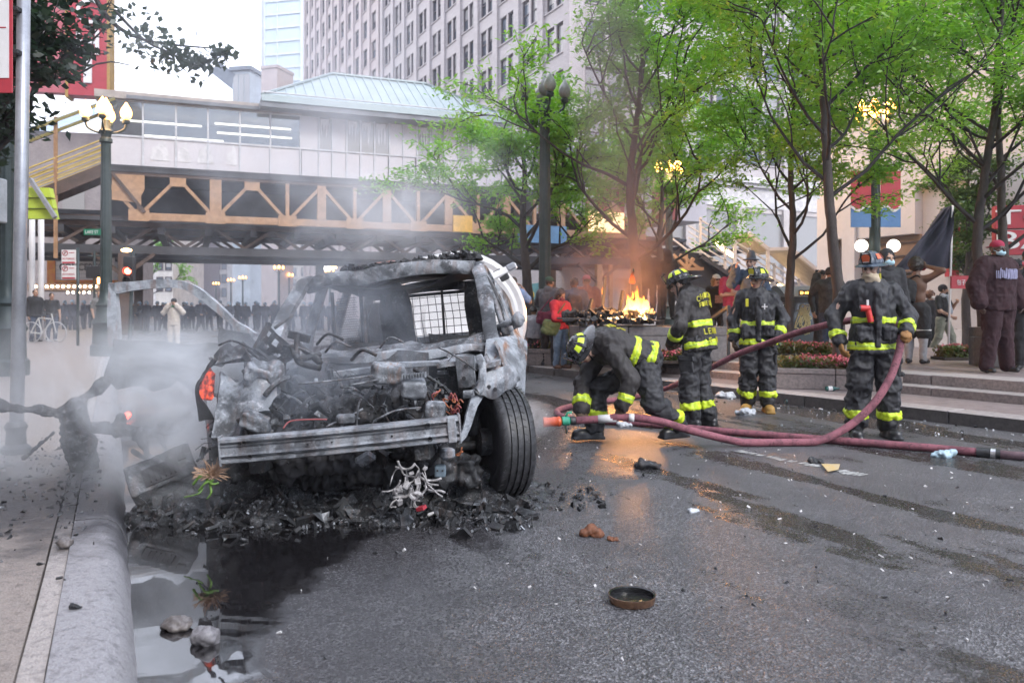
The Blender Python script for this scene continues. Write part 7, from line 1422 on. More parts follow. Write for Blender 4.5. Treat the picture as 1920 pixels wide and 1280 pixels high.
# ---------------------------------------------------------------- planters with flowers
M_soil = pm('planter_soil', (.035, .025, .02), None, 20, .9, bump=.6); M_fol = leafmat('bedding_leaves', (.05, .10, .02), (.13, .13, .03), (.20, .10, .05)); M_flw = pm('pink_red_petals', (.55, .05, .10), (.62, .22, .25), 30, .6)
def planter(label, c, x, sz, flowers, seed, zb=.146, face=None, wall=True, nf=120, fl_h=.14):
    o = thing('planter', label, 'planter', c); ORG[o.name] = Vector(c); x = Vector(x).normalized(); y = V(-x.y, x.x, 0); R = Matrix((x, y, Z1)).transposed(); L, D, Hh = sz; rng = np.random.default_rng(seed); me = {}
    if wall:
        n = max(1, round(L / .95)); l = L / n
        for row, (z0, z1) in enumerate(((0, Hh * .74), (Hh * .74, Hh))):
            for i in range(n):
                for yy, dd in ((0, .18), (D - .18, .18)):
                    key = (row,); 
                    if key not in me: me[key] = MB().box((0, 0, (z0 + z1) / 2), (l - .012, dd + (.02 if row else 0), z1 - z0 - .006)).mesh('stone_block', face or M_gran, bevel=.006)
                    part_copy(me[key], 'stone_block', o, Vector(c) + x * (-L / 2 + l * (i + .5)) + y * (yy + dd / 2), (0, 0, math.atan2(x.y, x.x)))
            for sg in (-1, 1):
                mb = MB(); mb.box(Vector(c) + x * sg * (L / 2 - .09) + y * D / 2 + Z1 * (z0 + z1) / 2, (.178, D - .38, z1 - z0 - .006), R); mb.build('stone_block', face or M_gran, o, bevel=.006)
    mb = MB(); mb.box(Vector(c) + y * D / 2 + Z1 * (Hh - .03), (L - .37 if wall else L, D - .37 if wall else D, .05), R); mb.build('soil', M_soil, o)
    if flowers:
        N = nf * 14; a = rng.uniform(-.47, .47, N) * L; b = rng.uniform(.08, .92, N) * D; h = Hh + fl_h * rng.random(N) ** 1.3; cc = np.array(c) + np.outer(a, x) + np.outer(b, y) + np.outer(h, Z1); d = rng.normal(0, 1, (N, 3)); d /= np.linalg.norm(d, axis=1, keepdims=True)
        v, f = leaves_np(cc, d, rng.normal(0, .6, (N, 3)), .075, .05, rng); l_ = link_mesh('foliage', mesh_np('foliage', v - np.array(c), f, M_fol, None, False), o); l_['kind'] = 'stuff'
        N = nf * 5; k = rng.integers(0, 9, N); ca = rng.uniform(-.45, .45, 9) * L; cb = rng.uniform(.1, .9, 9) * D; a = ca[k] + rng.normal(0, .10, N); b = cb[k] + rng.normal(0, .07, N); h = Hh + fl_h * .8 + rng.normal(0, .03, N); ok = (abs(a) < .49 * L) & (b > 0) & (b < D); cc = (np.array(c) + np.outer(a, x) + np.outer(b, y) + np.outer(h, Z1))[ok]; d = rng.normal(0, 1, (len(cc), 3)); d /= np.linalg.norm(d, axis=1, keepdims=True)
        v, f = leaves_np(cc, d, rng.normal(0, 1, (len(cc), 3)), .045, .04, rng); l_ = link_mesh('flower', mesh_np('flower', v - np.array(c), f, M_flw, None, False), o); l_['kind'] = 'stuff'
    return o
planter('granite planter with pink flowers at the kerb between the third and fourth firefighters', V(4.62, 11.42, .146), (.94, -.32, 0), (1.75, 1.0, .30), True, 2, nf=150)
planter('low flower bed with red flowers behind the tan-booted firefighter', V(5.2, 14.8, .40), (.9, -.3, 0), (1.5, .8, .08), True, 3, wall=False, nf=110, fl_h=.2)
planter('small flower bed with red flowers by the flag carrier', at(1825, 14.2, .40), (1, 0, 0), (1.0, .5, .05), True, 4, wall=False, nf=90, fl_h=.2)
planter('tall granite planter under the burning pile', V(2.45, 13.9, .40), (1, .03, 0), (2.6, 1.6, .60), False, 5, face=pm('grey_granite', (.22, .2, .2), (.14, .13, .13), 18, .55, bump=.25, bdist=.004, rnd=.1, dirt=.3))
planter('small flower bed with red flowers at the foot of the burning planter', V(2.55, 13.4, .40), (1, 0, 0), (.9, .35, .05), True, 6, wall=False, nf=60, fl_h=.16)
planter('low granite planter with ragged plants left of the woman in red', at(1010, 16.4, .15), (1, -.2, 0), (1.3, .8, .34), True, 7, nf=50)
planter('dark granite block planter at the right edge behind the man in maroon', at(1930, 12.4, .40), (1, 0, 0), (1.1, .7, .62), False, 8, face=M_grand)
# ---------------------------------------------------------------- street lamps
M_lamp = pm('dark_green_cast_iron', (.045, .062, .062), (.03, .045, .046), 6, .45, bump=.15, metal=.2)
def globe_mat(n, st):
    t = NT(n); p = t.coord('Object'); w = t.noise(p, 14, 3); return t.bsdf((.8, .7, .5), .3, emit=(1, .38, .055), estr=t.math('ADD', st * .7, t.math('MULTIPLY', w, st * .6)))
E_globe = globe_mat('lit_lamp_globe', 4.5); E_globeo = globe_mat('amber_lamp_globe', 9.); M_globeoff = pm('unlit_globe', (.34, .34, .34), None, 6, .3)
def lamp_mesh(glob, arms=4, Hh=6.5, full=True):
    pole = MB(); pr = [(.36, 0), (.36, .25), (.31, .3), (.30, .75), (.34, .82), (.25, .95), (.22, 1.2), (.26, 1.26), (.17, 1.36), (.14, 1.6)] + [(.135 - .03 * k / 6, 1.7 + (Hh - 2.9) * k / 6) for k in range(7)] + [(.15, Hh - 1.18), (.15, Hh - 1.1), (.11, Hh - 1.05), (.13, Hh - .95), (.17, Hh - .9), (.12, Hh - .84), (.10, Hh - .62)]
    n = 24; 
    for k in range(len(pr) - 1): pass
    pole.lathe(pr, n)
    if full:
        for k in range(12): a = 2 * math.pi * k / 12; pole.tube([(.128 * math.cos(a), .128 * math.sin(a), 1.65), (.10 * math.cos(a), .10 * math.sin(a), Hh - 1.2)], .014, 4)
    arm = MB(); arm.tube(spline([(.05, 0, Hh - .95), (.25, 0, Hh - .92), (.42, 0, Hh - .82), (.46, 0, Hh - .68)], 4), .028, 6); arm.lathe([(.03, 0), (.085, .03), (.095, .09), (.07, .12)], 12, (.46, 0, Hh - .70))
    gl = MB(); gl.lathe([(.06, 0), (.125, .08), (.14, .17), (.11, .27), (.06, .35), (.02, .42), (.001, .44)], 14, (.46, 0, Hh - .58)); gc = MB(); gc.lathe([(.07, 0), (.14, .09), (.155, .19), (.12, .31), (.06, .40), (.02, .48), (.001, .5)], 14, (0, 0, Hh - .55))
    return pole.mesh('pole', M_lamp, smooth=True), arm.mesh('arm', M_lamp, smooth=True), gl.mesh('globe', glob, smooth='all'), gc.mesh('globe', glob, smooth='all')
LM = {k: lamp_mesh(g) for k, g in (('on', E_globe), ('off', M_globeoff), ('amber', E_globeo))}
def lamp(label, loc, kind='on', rot=0., arms=4, group=None):
    o = thing('street_lamp', label, 'street lamp', loc, group); ms = LM[kind]; part_copy(ms[0], 'pole', o, loc)
    for k in range(arms):
        a = rot + 2 * math.pi * k / arms; part_copy(ms[1], 'arm', o, loc, (0, 0, a)); part_copy(ms[2], 'globe', o, loc, (0, 0, a))
    part_copy(ms[3], 'globe', o, loc); return o
L1 = lamp('tall green street lamp with lit flame-shaped globes in front of the station walkway', V(-10.15, 20, .15), 'on', .3)
lamp('dark unlit street lamp among the trees behind the woman in red', V(.74, 18, .15), 'off', .2)
lamp('lit street lamp glowing deep in the foliage right of the dark smoke', V(5.5, 28, .15), 'amber', .5)
L4 = lamp('lit street lamp with a red and blue banner behind the scarfed firefighter', V(9.07, 20, .16), 'amber', .4)
L5 = lamp('dark green street lamp base at the far left edge beside the silver pole', V(-8.85, 14, .15), 'off', .4)
_ord = ['leftmost', 'second from left', 'third from left', 'fourth from left', 'fifth from left', 'fifth from right', 'fourth from right', 'third from right', 'second from right', 'rightmost']
_row = ((523, 92), (455, 121), (433, 131), (405, 148), (377, 174), (350, 210), (297, 245), (490, 158), (542, 112), (618, 100)); _px = sorted(q[0] for q in _row)
for i, (px, Y) in enumerate(_row):
    lamp('lit globe lamp, ' + _ord[_px.index(px)] + ' of the row receding down the street', V((px - CX) / F * Y, Y, 0), 'on', .3, 4, 'lit globe lamps receding down the street')
# pair of lower globes and the banner on the right-hand lamp
for dx in (-.38, .42):
    mb = MB(); mb.ball((9.07 + dx, 19.9, 2.88), .16, 12); mb.build('globe', emat('white_globe', (1, .95, .88), .8), L4, smooth='all'); mb = MB(); mb.tube([(9.07, 20, 2.6), (9.07 + dx, 19.95, 2.62), (9.07 + dx, 19.9, 2.74)], .03, 6); mb.build('arm', M_lamp, L4, smooth='all')
M_bblue = pm('banner_blue', (.10, .22, .45), (.08, .18, .38), 2, .6); 
for sg in (-1, 1):
    x0 = 9.07 + sg * .12; x1 = 9.07 + sg * .62; mb = MB(); mb.box(((x0 + x1) / 2, 19.95, 4.25), (abs(x1 - x0), .015, 1.0)); mb.build('banner', M_red, L4)
    n = 8; wv = [((x0 + (x1 - x0) * k / n), 3.85 + .06 * math.sin(k * .9)) for k in range(n + 1)]
    mb = MB(); mb.prism([(x, 19.935, z) for x, z in wv] + [(x, 19.935, z - .07) for x, z in reversed(wv)], V(0, -.006, 0), 0); mb.build('banner_wave', M_wht, L4)
    mb = MB(); mb.prism([(x, 19.94, z - .07) for x, z in wv] + [(x1, 19.94, 3.35), (x0, 19.94, 3.35)], V(0, .03, 0), 0); mb.build('banner_lower', M_bblue, L4)
mb = MB(); mb.box((-9.5 + .66, 13.6, 3.15), (.35, .3, .75)); mb.build('signal_box', pm('pale_grey_box', (.45, .49, .52), None, 4, .4), L5, bevel=.02)
# street name blade on the left lamp
SB = thing('street_name_sign', 'small green street name blade on the left street lamp', 'street sign', P(172, 435, 19.8)); mb = MB(); mb.box(P(173, 435, 19.8), (.42, .02, .15)); mb.build('blade', pm('sign_green', (.02, .22, .12), None, 4, .4), SB); text_mesh('LAKE ST', M_wht, mtx(P(172, 435, 19.785), V(1, 0, 0), Z1), width=.32, height=.08, depth=.004, parent=SB, name='lettering')
# ---------------------------------------------------------------- signs and posts at left
M_galv = pm('galvanised_pole', (.40, .41, .44), (.3, .31, .34), 5, .35, metal=.5, bump=.1, dirt=.25)
FPo = thing('sign_post', 'silver sign post with black base leaning slightly at the left pavement', 'sign post', P(24, 850, 6.4)); mb = MB(); mb.tube([P(31, 805, 6.4), P(40, 360, 6.4), P(46, -120, 6.4)], [.052, .05, .048], 14); mb.build('pole', M_galv, FPo, smooth='all')
mb = MB(); mb.lathe([(.09, -.02), (.11, .0), (.11, .03), (.075, .06), (.07, .16), (.085, .2), (.06, .24)], 14, P(30, 846, 6.4)); mb.build('base_socket', M_black, FPo, smooth=True)
NS = thing('road_sign', 'white and red parking sign strapped to the silver post, cut by the left edge', 'sign', P(0, 60, 6.3)); a0, a1 = P(-75, 60, 6.3), P(24, 60, 6.3); zc = a0.z; w = a1.x - a0.x; cxn = (a0.x + a1.x) / 2
mb = MB(); mb.box((cxn, 6.3, CH + 530 / F * 6.3), (w, .012, 1.05)); mb.build('panel', M_red, NS, bevel=.004); mb = MB(); mb.box((cxn, 6.291, CH + 540 / F * 6.3), (w - .05, .006, .9)); mb.build('face', M_wht, NS); mb = MB(); mb.box((cxn, 6.286, CH + 527 / F * 6.3), (w - .09, .004, .008)); mb.build('rule', M_red, NS)
text_mesh('TOW ZONE', M_wht, mtx(V(cxn - .0, 6.292, CH + 461 / F * 6.3), V(1, 0, 0), Z1), width=w - .05, height=.062, depth=.005, parent=NS, name='lettering'); text_mesh('NO', M_red, mtx(V(cxn, 6.286, CH + 570 / F * 6.3), V(1, 0, 0), Z1), width=.22, height=.14, depth=.004, parent=NS, name='lettering')
for z in (20, 100): mb = MB(); mb.box(P(29, z, 6.35), (.10, .10, .035)); mb.build('strap_bracket', M_black, NS, bevel=.004)
PS = thing('road_sign', 'pair of small no-parking signs on a thin dark post on the left pavement', 'sign', at(145, 25.4, .15)); mb = MB(); mb.tube([at(146, 25.4, .15), P(146, 465, 25.4)], .045, 8); mb.build('post', M_lamp, PS, smooth='all')
for y0, y1 in ((468, 495), (497, 524)):
    c = P(129, (y0 + y1) / 2, 25.3); mb = MB(); mb.box(c, (.46, .015, .44)); mb.build('plate', M_wht, PS, bevel=.01)
    mb = MB(); ring = [c + V(-.11 + .08 * math.cos(a), -.014, .12 + .08 * math.sin(a)) for a in np.linspace(0, 2 * math.pi, 17)]; mb.tube(ring, .011, 5, False); mb.tube([ring[2], ring[10]], .009, 4); mb.build('prohibition_ring', M_red, PS); text_mesh('P', M_black, mtx(c + V(-.11, -.010, .12), V(1, 0, 0), Z1), width=.06, height=.09, depth=.004, parent=PS, name='letter')
    mb = MB(); mb.box(c + V(.10, -.012, .13), (.16, .006, .02)); mb.build('arrow', M_red, PS); text_mesh('NO PARKING', M_red, mtx(c + V(0, -.010, -.06), V(1, 0, 0), Z1), width=.38, height=.06, depth=.004, parent=PS, name='lettering'); mb = MB(); mb.box(c + V(0, -.011, -.18), (.4, .006, .05)); mb.build('red_bar', M_red, PS)
CN = thing('street_canopy', 'lime green canopy on two white posts at the left edge', 'canopy', at(62, 29.6, .15)); M_limec = pm('lime_canopy_sheet', (.42, .52, .05), (.34, .44, .05), 2, .5)
for px in (60, 77): mb = MB(); mb.tube([at(px, 29.6, .15), P(px, 408, 29.6)], .105, 10); mb.build('post', M_wht, CN, smooth='all')
for k in range(3): mb = MB(); y0 = 352 + 20 * k; mb.prism([P(18, y0, 27.5), P(92 + 4 * k, y0, 27.5), P(96 + 4 * k, y0 + 18, 27.4), P(18, y0 + 18, 27.4)], V(0, .25, 0), 0); mb.build('panel', M_limec, CN)
mb = MB(); mb.bar(P(56, 335, 27.2), P(104, 408, 27.2), .14, .12); mb.build('edge_beam', M_galv, CN)
TS = thing('traffic_signal', 'dark traffic signal with its red lamp lit beyond the car door', 'traffic light', at(238, 31, 0)); c = P(240, 508, 31); mb = MB(); mb.box(c + V(0, .12, 0), (.40, .25, 1.15)); mb.build('housing', M_black, TS, bevel=.03); mb = MB(); mb.tube([at(243, 31.3, 0), c + V(.05, .3, .8)], .07, 8); mb.build('post', M_lamp, TS)
for k, m in enumerate((emat('red_signal', (1, .08, .04), 9), M_black, M_black)): mb = MB(); mb.lathe([(.13, 0), (.12, .04), (.001, .06)], 14, c + V(0, -.006, .0 - .36 * k + .0), frame(V(0, -1, 0))); mb.build('lens', m, TS)
for k in range(3): mb = MB(); mb.lathe([(.145, 0), (.145, .16)], 12, c + V(0, -.005, -.36 * k), frame(V(0, -1, 0)), .2, math.pi + .9, False); mb.build('visor', M_black, TS)
TS2 = thing('traffic_signal', 'dark traffic signal seen from behind with an amber side lamp by the marquee', 'traffic light', at(178, 33, .15)); mb = MB(); mb.box(P(178, 510, 33), (.62, .3, .5)); mb.build('housing', M_black, TS2, bevel=.03); mb = MB(); mb.tube([at(177, 33.2, .15), P(177, 470, 33.2)], .05, 6); mb.tube([P(164, 480, 33.2), P(190, 480, 33.2)], .03, 6); mb.build('post', M_lamp, TS2); mb = MB(); mb.box(P(186, 526, 32.9), (.1, .1, .25)); mb.build('lens', emat('amber_signal', (1, .4, .08), 7), TS2)
UL = thing('track_lamp', 'oval amber lamp hanging under the track girder at left', 'lamp', P(237, 469, 40)); mb = MB(); mb.ball(P(237, 469, 40), .2, 10, (1.3, 1, .45)); mb.build('diffuser', emat('amber_oval', (1, .55, .2), 9), UL, smooth='all'); mb = MB(); mb.tube([P(237, 466, 40), P(237, 440, 40)], .03, 6); mb.build('stem', M_black, UL)
AT = thing('lit_sign', 'small lit sign box with white and amber faces left of the car roof', 'sign', P(620, 495, 70)); mb = MB(); mb.box(P(613, 496, 70), (.65, .2, 1.0)); mb.build('panel', emat('white_lit_face', (1, .97, .95), 1.4), AT); mb = MB(); mb.box(P(626.5, 491, 70), (.45, .2, 1.2)); mb.build('panel', emat('amber_lit_face', (1, .7, .35), 2.2), AT); text_mesh('ATM', M_black, mtx(P(613, 496, 69.85), V(1, 0, 0), Z1), width=.5, height=.4, depth=.02, parent=AT, name='lettering')
mb = MB(); mb.tube([at(620, 70.2, 0), P(620, 486, 70.2)], .06, 6); mb.build('post', M_black, AT)
# bus shelter with orange display and scrawled graffiti
BS_ = thing('bus_shelter', 'dark glazed bus shelter with an orange display and pale graffiti', 'bus shelter', at(1505, 18.3, ZP)); Yb = 18.2; M_shg = pm('shelter_green', (.03, .06, .055), None, 4, .35)
for px in (1474, 1537): mb = MB(); mb.tube([at(px, Yb, ZP), P(px, 556, Yb)], .05, 8); mb.build('post', M_shg, BS_)
a, b = P(1466, 556, Yb), P(1540, 556, Yb); mb = MB(); pts = []
for k in range(9): t = math.pi * k / 8; pts.append((-.25 + 1.5 * k / 8, .26 * math.sin(t)))
mb.prism([V(a.x, a.y + y, a.z + z) for y, z in pts], V(b.x - a.x, 0, 0), 0); mb.build('roof', M_shg, BS_, smooth=True); mb = MB(); mb.box(P(1503, 562, Yb - .26), (.95, .05, .14)); mb.build('fascia', M_black, BS_)
mb = MB(); mb.box(P(1512, 549, Yb - .30), (.34, .04, .13)); mb.build('display', M_black, BS_); text_mesh('20  4 MIN', emat('orange_led', (1, .42, .05), 5), mtx(P(1512, 549, Yb - .325), V(1, 0, 0), Z1), width=.28, height=.055, depth=.004, parent=BS_, name='lettering')
mb = MB(); mb.box(P(1506, 605, Yb), (.72, .02, .95)); mb.build('glass_panel', pm('shelter_glass', (.10, .13, .15), None, 2, .08, spec=.8), BS_)
rg = random.Random(3)
for k in range(9):
    q = [P(1490 + 32 * rg.random(), 572 + 52 * rg.random(), Yb - .02) for _ in range(5)]; mb = MB(); mb.tube(spline(q, 4), .012, 4); mb.build('graffiti_stroke', pm('pale_yellow_paint', (.62, .60, .36), None, 10), BS_)
HR_ = thing('handrail', 'short black metal handrail on the plaza steps by the tan-booted firefighter', 'handrail', at(1366, 13.2, .3)); mb = MB(); mb.bar(P(1366, 668, 13.2), P(1366, 574, 13.2), .045, .045); mb.build('post', M_black, HR_); mb = MB(); mb.bar(P(1367, 575, 13.2), P(1336, 596, 14.2), .05, .05); mb.build('rail', M_black, HR_); mb = MB(); mb.bar(P(1337, 594, 14.2), P(1337, 655, 14.2), .04, .04); mb.build('post', M_black, HR_)
AW = thing('shop_awning', 'teal shop awning with a round yellow sign under the tracks by the tree trunk', 'awning', P(990, 555, 46)); mb = MB(); mb.prism([P(978, 535, 46), P(1010, 530, 46), P(1010, 562, 45), P(978, 575, 45)], V(0, .3, 0), 0); mb.build('canopy', pm('teal_awning', (.05, .16, .16), None, 3), AW); mb = MB(); mb.lathe([(.3, 0), (.3, .08)], 16, P(992, 553, 44.8), frame(V(0, -1, 0))); mb.build('round_sign', pm('yellow_disc', (.6, .42, .06), None, 3), AW)
# ---------------------------------------------------------------- fire hose with nozzle
def hose_mat():
    t = NT('dusty_pink_hose'); p = t.coord('World'); n = t.noise(p, 7, 5, .65); f = t.noise(p, 45, 3); c = t.mix(t.sstep(n, .4, .66), (.27, .095, .12), (.13, .045, .06)); c = t.mix(t.math('MULTIPLY', t.sstep(f, .55, .68), .7), c, (.05, .02, .025)); w = t.voro(p, 160); return t.bsdf(c, .78, bump=t.math('ADD', f, w), bstr=.5, bdist=.004)
M_hose = hose_mat(); HO = thing('fire_hose', 'long dusty pink fire hose looping past the firefighters, with an orange nozzle', 'hose', V(3, 8, 0))
hp = [(1078, 788, 7.62), (1130, 785, 7.6), (1170, 782, 7.57), (1230, 788, 7.55), (1300, 808, 7.56), (1380, 827, 7.58), (1450, 836, 7.60), (1525, 829, 7.62), (1585, 803, 7.66), (1635, 760, 7.70), (1668, 710, 7.76), (1685, 662, 7.84), (1688, 634, 7.92), (1682, 612, 8.18), (1660, 600, 8.44), (1610, 599, 8.52), (1560, 607, 8.7), (1500, 622, 9.15), (1440, 643, 9.45), (1390, 661, 9.75), (1345, 683, 10.05), (1305, 704, 10.6), (1268, 720, 11.6), (1240, 731, 12.25), (1180, 746, 11.45), (1100, 757, 10.75), (1060, 764, 10.3), (1044, 772, 9.85), (1060, 783, 9.35), (1105, 788, 9.1), (1180, 792, 8.93), (1240, 797, 8.72), (1310, 804, 8.45), (1400, 812, 8.16), (1600, 828, 7.64), (1750, 840, 7.29), (1836, 848, 7.07)]
pts = [P(*q) for q in hp]; sp_ = spline(pts, 6)
for q in sp_: q.z = max(q.z, .037)
mb = MB(); mb.tube(sp_, .037, 12); mb.build('hose_line', M_hose, HO, smooth='all')
e0 = sp_[-1]; e1 = P(1930, 857, 6.86); e1.z = .037; dd = (e1 - e0).normalized(); M_hgr = pm('grey_pink_hose', (.26, .17, .19), (.16, .10, .12), 12, .6)
mb = MB(); mb.tube([e0 + dd * .12, e0 + dd * .9], .037, 12); mb.build('hose_line', M_hgr, HO, smooth='all')
for a, b, r, m in ((-.02, .085, .048, M_black), (.088, .125, .050, pm('polished_coupling', (.55, .55, .56), None, 8, .25, metal=.8)), (.125, .16, .044, M_black)): mb = MB(); mb.tube([e0 + dd * a, e0 + dd * b], r, 14); mb.build('coupling', m, HO, smooth=True)
mb = MB(); mb.tube([e0 + dd * .42, e0 + dd * .60], .0385, 12); mb.build('hose_band', M_wht, HO, smooth='all'); text_mesh('LA', M_black, mtx(e0 + dd * .5 + V(0, -.036, .016), dd, Z1), width=.07, height=.04, depth=.004, parent=HO, name='lettering')
for px0, px1 in ((1121, 1155), (1181, 1191)):
    i0 = min(range(60), key=lambda i: abs(sp_[i].x / sp_[i].y * F + CX - px0)); a, b = sp_[i0], None; dt = (sp_[i0 + 2] - sp_[i0]).normalized(); L = (px1 - px0) / F * 7.6; mb = MB(); mb.tube([a, a + dt * L * .5 + V(0, 0, .0), a + dt * L], .0395, 12); mb.build('hose_band', M_wht, HO, smooth='all')
nz = sp_[0]; nd = V(-1, -.05, -.05).normalized(); M_onz = pm('orange_nozzle', (.62, .10, .03), (.5, .07, .02), 12, .4); M_gnz = pm('green_valve', (.05, .35, .22), (.04, .27, .17), 12, .4)
RN = frame(nd)
def ntube(nm, prof, m): mb = MB(); mb.lathe(prof, 16, nz, RN); mb.build(nm, m, HO, smooth=True)
ntube('coupling', [(.035, -.01), (.043, .0), (.043, .04), (.034, .045)], M_black); ntube('valve_body', [(.03, .045), (.044, .06), (.044, .12), (.03, .13)], M_gnz); ntube('nozzle_barrel', [(.03, .13), (.046, .14), (.05, .16), (.044, .17), (.048, .2), (.043, .22), (.046, .26), (.050, .30), (.042, .305), (.03, .29)], M_onz)
mb = MB(); mb.tube([nz + nd * .09 + V(0, 0, .04), nz + nd * .07 + V(0, 0, .075), nz + nd * .03 + V(0, 0, .08)], .012, 6); mb.build('bale_handle', M_gnz, HO, smooth='all'); mb = MB(); mb.tube([nz + nd * .09 + V(0, 0, -.03), nz + nd * .08 + V(0, 0, -.12)], .013, 6); mb.build('pistol_grip', M_lamp, HO, smooth='all')
# ---------------------------------------------------------------- overturned white vehicle behind the burnt car
WV = thing('overturned_vehicle', 'white vehicle lying on its side behind the burnt car, ribbed roof toward the street', 'car', V(.2, 11.6, 0)); M_wv = pm('white_car_paint', (.72, .70, .70), (.62, .6, .6), 1.5, .3, bump=.03, coat=.3); c0 = V(-.68, 11.4, 1.15); RV = frame(V(.35, -.93, 0), (0, 0, 1))
pr = [(.25, .05), (.40, .10), (.5, .07), (.6, .10), (.66, .06), (.76, .095), (.82, .05), (.88, .08), (.95, .03), (.98, -.06), (1.0, -.25), (1.01, -1.2)]
mb = MB(); mb.lathe(pr, 40, c0, RV); mb.build('roof_panel', M_wv, WV, smooth=True); mb = MB(); mb.lathe([(.02, .02), (.26, .02), (.26, -.1)], 24, c0, RV); mb.build('roof_panel', M_wv, WV)
for a0_, a1_ in (((918, 522), (968, 497)),): mb = MB(); mb.bar(P(a0_[0], a0_[1], 11.0), P(a1_[0], a1_[1], 11.1), .10, .06, V(0, -1, 0)); mb.build('roof_bar', M_wv, WV, bevel=.02)
for px, py in ((933, 512), (946, 520), (958, 500)): mb = MB(); mb.box(P(px, py, 11.05), (.13, .05, .09), Matrix.Rotation(-.5, 3, 'Y')); mb.build('bar_mount', M_black if px < 950 else M_galv, WV, bevel=.015)
mb = MB(); mb.box(V(-1.15, 13.2, .85), (1.9, 2.4, 1.5)); mb.build('body_shell', M_wv, WV, bevel=.2)
# ---------------------------------------------------------------- rubble, charred timber, litter
def rub(px, py, Y=None, z=0): return G(px, py, z) if Y is None else P(px, py, Y)
M_cin0 = burnt('pale_ash', .5, .9, .3, .1, .8, 0, 12)
RBL = thing('rubble_heap', 'black wet rubble heap of charred car pieces under the bumper', 'rubble', V(-1.3, 5.0, 0), kind='stuff')
nx, ny = 150, 60; gx, gy = np.meshgrid(np.linspace(-2.45, .25, nx), np.linspace(4.62, 6.0, ny), indexing='ij'); edge = 4.94 + .22 * vnoise(np.stack([gx * 2.6, gx * 0, gx * 0 + 4], -1)); hh = np.clip((gy - edge) / .5, 0, 1) * .20 * np.clip((gx + 2.5) / .35, 0, 1) * np.clip((.1 - gx) / .3, 0.1, 1); hh = hh * (.75 + .5 * fbm(np.stack([gx * 4, gy * 4, gx * 0], -1), 3)) + .025 * fbm(np.stack([gx * 18, gy * 18, gx * 0 + 2], -1), 3) * (hh > .01) - .012
v = np.stack([gx, gy, hh], -1).reshape(-1, 3); i = np.arange(nx * ny).reshape(nx, ny); f = np.stack([i[:-1, :-1], i[1:, :-1], i[1:, 1:], i[:-1, 1:]], -1).reshape(-1, 4); M_wetchar = burnt('wet_black_rubble', .05, .45, .8, .08, .3, .1, 10)
link_mesh('mound', mesh_np('mound', v - np.array(ORG[RBL.name]), f, M_wetchar), RBL)['kind'] = 'stuff'
rd = random.Random(12)
def chips(nm, m, n, fx, smin, smax, host, flat=.5):
    mb = MB()
    for k in range(n):
        c = fx(); s_ = rd.uniform(smin, smax); mb.box(c, (s_ * rd.uniform(.6, 2.2), s_ * rd.uniform(.5, 1.2), s_ * rd.uniform(.2, flat)), rndR(rd))
    o = mb.build(nm, m, host); o['kind'] = 'stuff'; return o
def hz(x, y):
    a = int(np.clip((x + 2.45) / 2.7 * (nx - 1), 0, nx - 1)); b = int(np.clip((y - 4.62) / 1.38 * (ny - 1), 0, ny - 1)); return max(0, hh[a, b])
def fx():
    x, y = rd.uniform(-2.4, .12), rd.gauss(4.98, .18); y = max(y, 4.66 + .2 * math.sin(5 * x)); return V(x, y, hz(x, y) + .012)
chips('char_fragment', M_wetchar, 900, fx, .004, .022, RBL, .9); chips('char_fragment', M_char, 170, fx, .02, .075, RBL, .35); chips('ash_fragment', M_ashy, 420, fx, .004, .02, RBL, .9); chips('pale_fragment', M_cin0, 130, fx, .004, .018, RBL); chips('char_fragment', M_char, 70, lambda: V(rd.uniform(.0, .62), rd.gauss(5.45, .16), .012), .01, .04, RBL)
for nm_, mm_, nn_ in (('sheet_scrap', M_char, 34), ('sheet_scrap', M_steel, 12), ('sheet_scrap', M_ashy, 14)):
    mb = MB()
    for k in range(nn_):
        c = fx() + V(0, .12, .02); R = rndR(rd); a_, b_ = rd.uniform(.03, .10), rd.uniform(.02, .06); pts = [c + R @ V(u * a_, w * b_, .03 * math.sin(2.2 * u + k) + .02 * w * u) for w in (-1, 0, 1) for u in (-1, -.4, .3, 1)]
        mb.add(pts, [(j * 4 + i, j * 4 + i + 1, j * 4 + i + 5, j * 4 + i + 4) for j in (0, 1) for i in (0, 1, 2)])
    mb.build(nm_, mm_, RBL)['kind'] = 'stuff'
mb = MB()
for k in range(60): q = fx(); d = Vector((rd.uniform(-1, 1), rd.uniform(-1, 1), rd.uniform(0, 1.2))).normalized() * rd.uniform(.05, .18); mb.tube(spline([q, q + d * .5 + V(rd.uniform(-.03, .03), 0, .02), q + d], 3), .003, 4)
mb.build('loose_wire', M_char, RBL)['kind'] = 'stuff'
def sdf_thing(nm, label, cat, prims, m, vox=.012, k=.02, disp=None, group=None, pts_org=None):
    v, f, t = blob(prims, vox, k, disp); o = np.array([(v[:, 0].min() + v[:, 0].max()) / 2, (v[:, 1].min() + v[:, 1].max()) / 2, v[:, 2].min()]); me = mesh_np(nm, v - o, f, m); x = link_mesh(nm, me, None, tuple(o)); return tag(x, label, cat, group)
C_ = lambda a, r0, b, r1: ('c', tuple(a), r0, tuple(b), r1, 0)
M_burntwood = burnt('burnt_timber', .035, .35, .6, .12, .8, 0, 5); CH_ = [(.022, (11, 11, 11), 4), (.006, (50, 50, 50), 2)]
sdf_thing('charred_timber', 'forked charred timber standing on the left pavement in the smoke', 'burnt timber', [C_(P(-30, 758, 5.7), .035, P(120, 776, 5.75), .045), C_(P(118, 778, 5.75), .05, P(200, 712, 5.85), .035), C_(P(140, 772, 5.75), .085, P(150, 832, 5.75), .085), C_(P(150, 830, 5.75), .09, P(165, 905, 5.8), .07), C_(P(128, 800, 5.75), .05, P(132, 850, 5.75), .04)], M_burntwood, .012, .04, CH_)
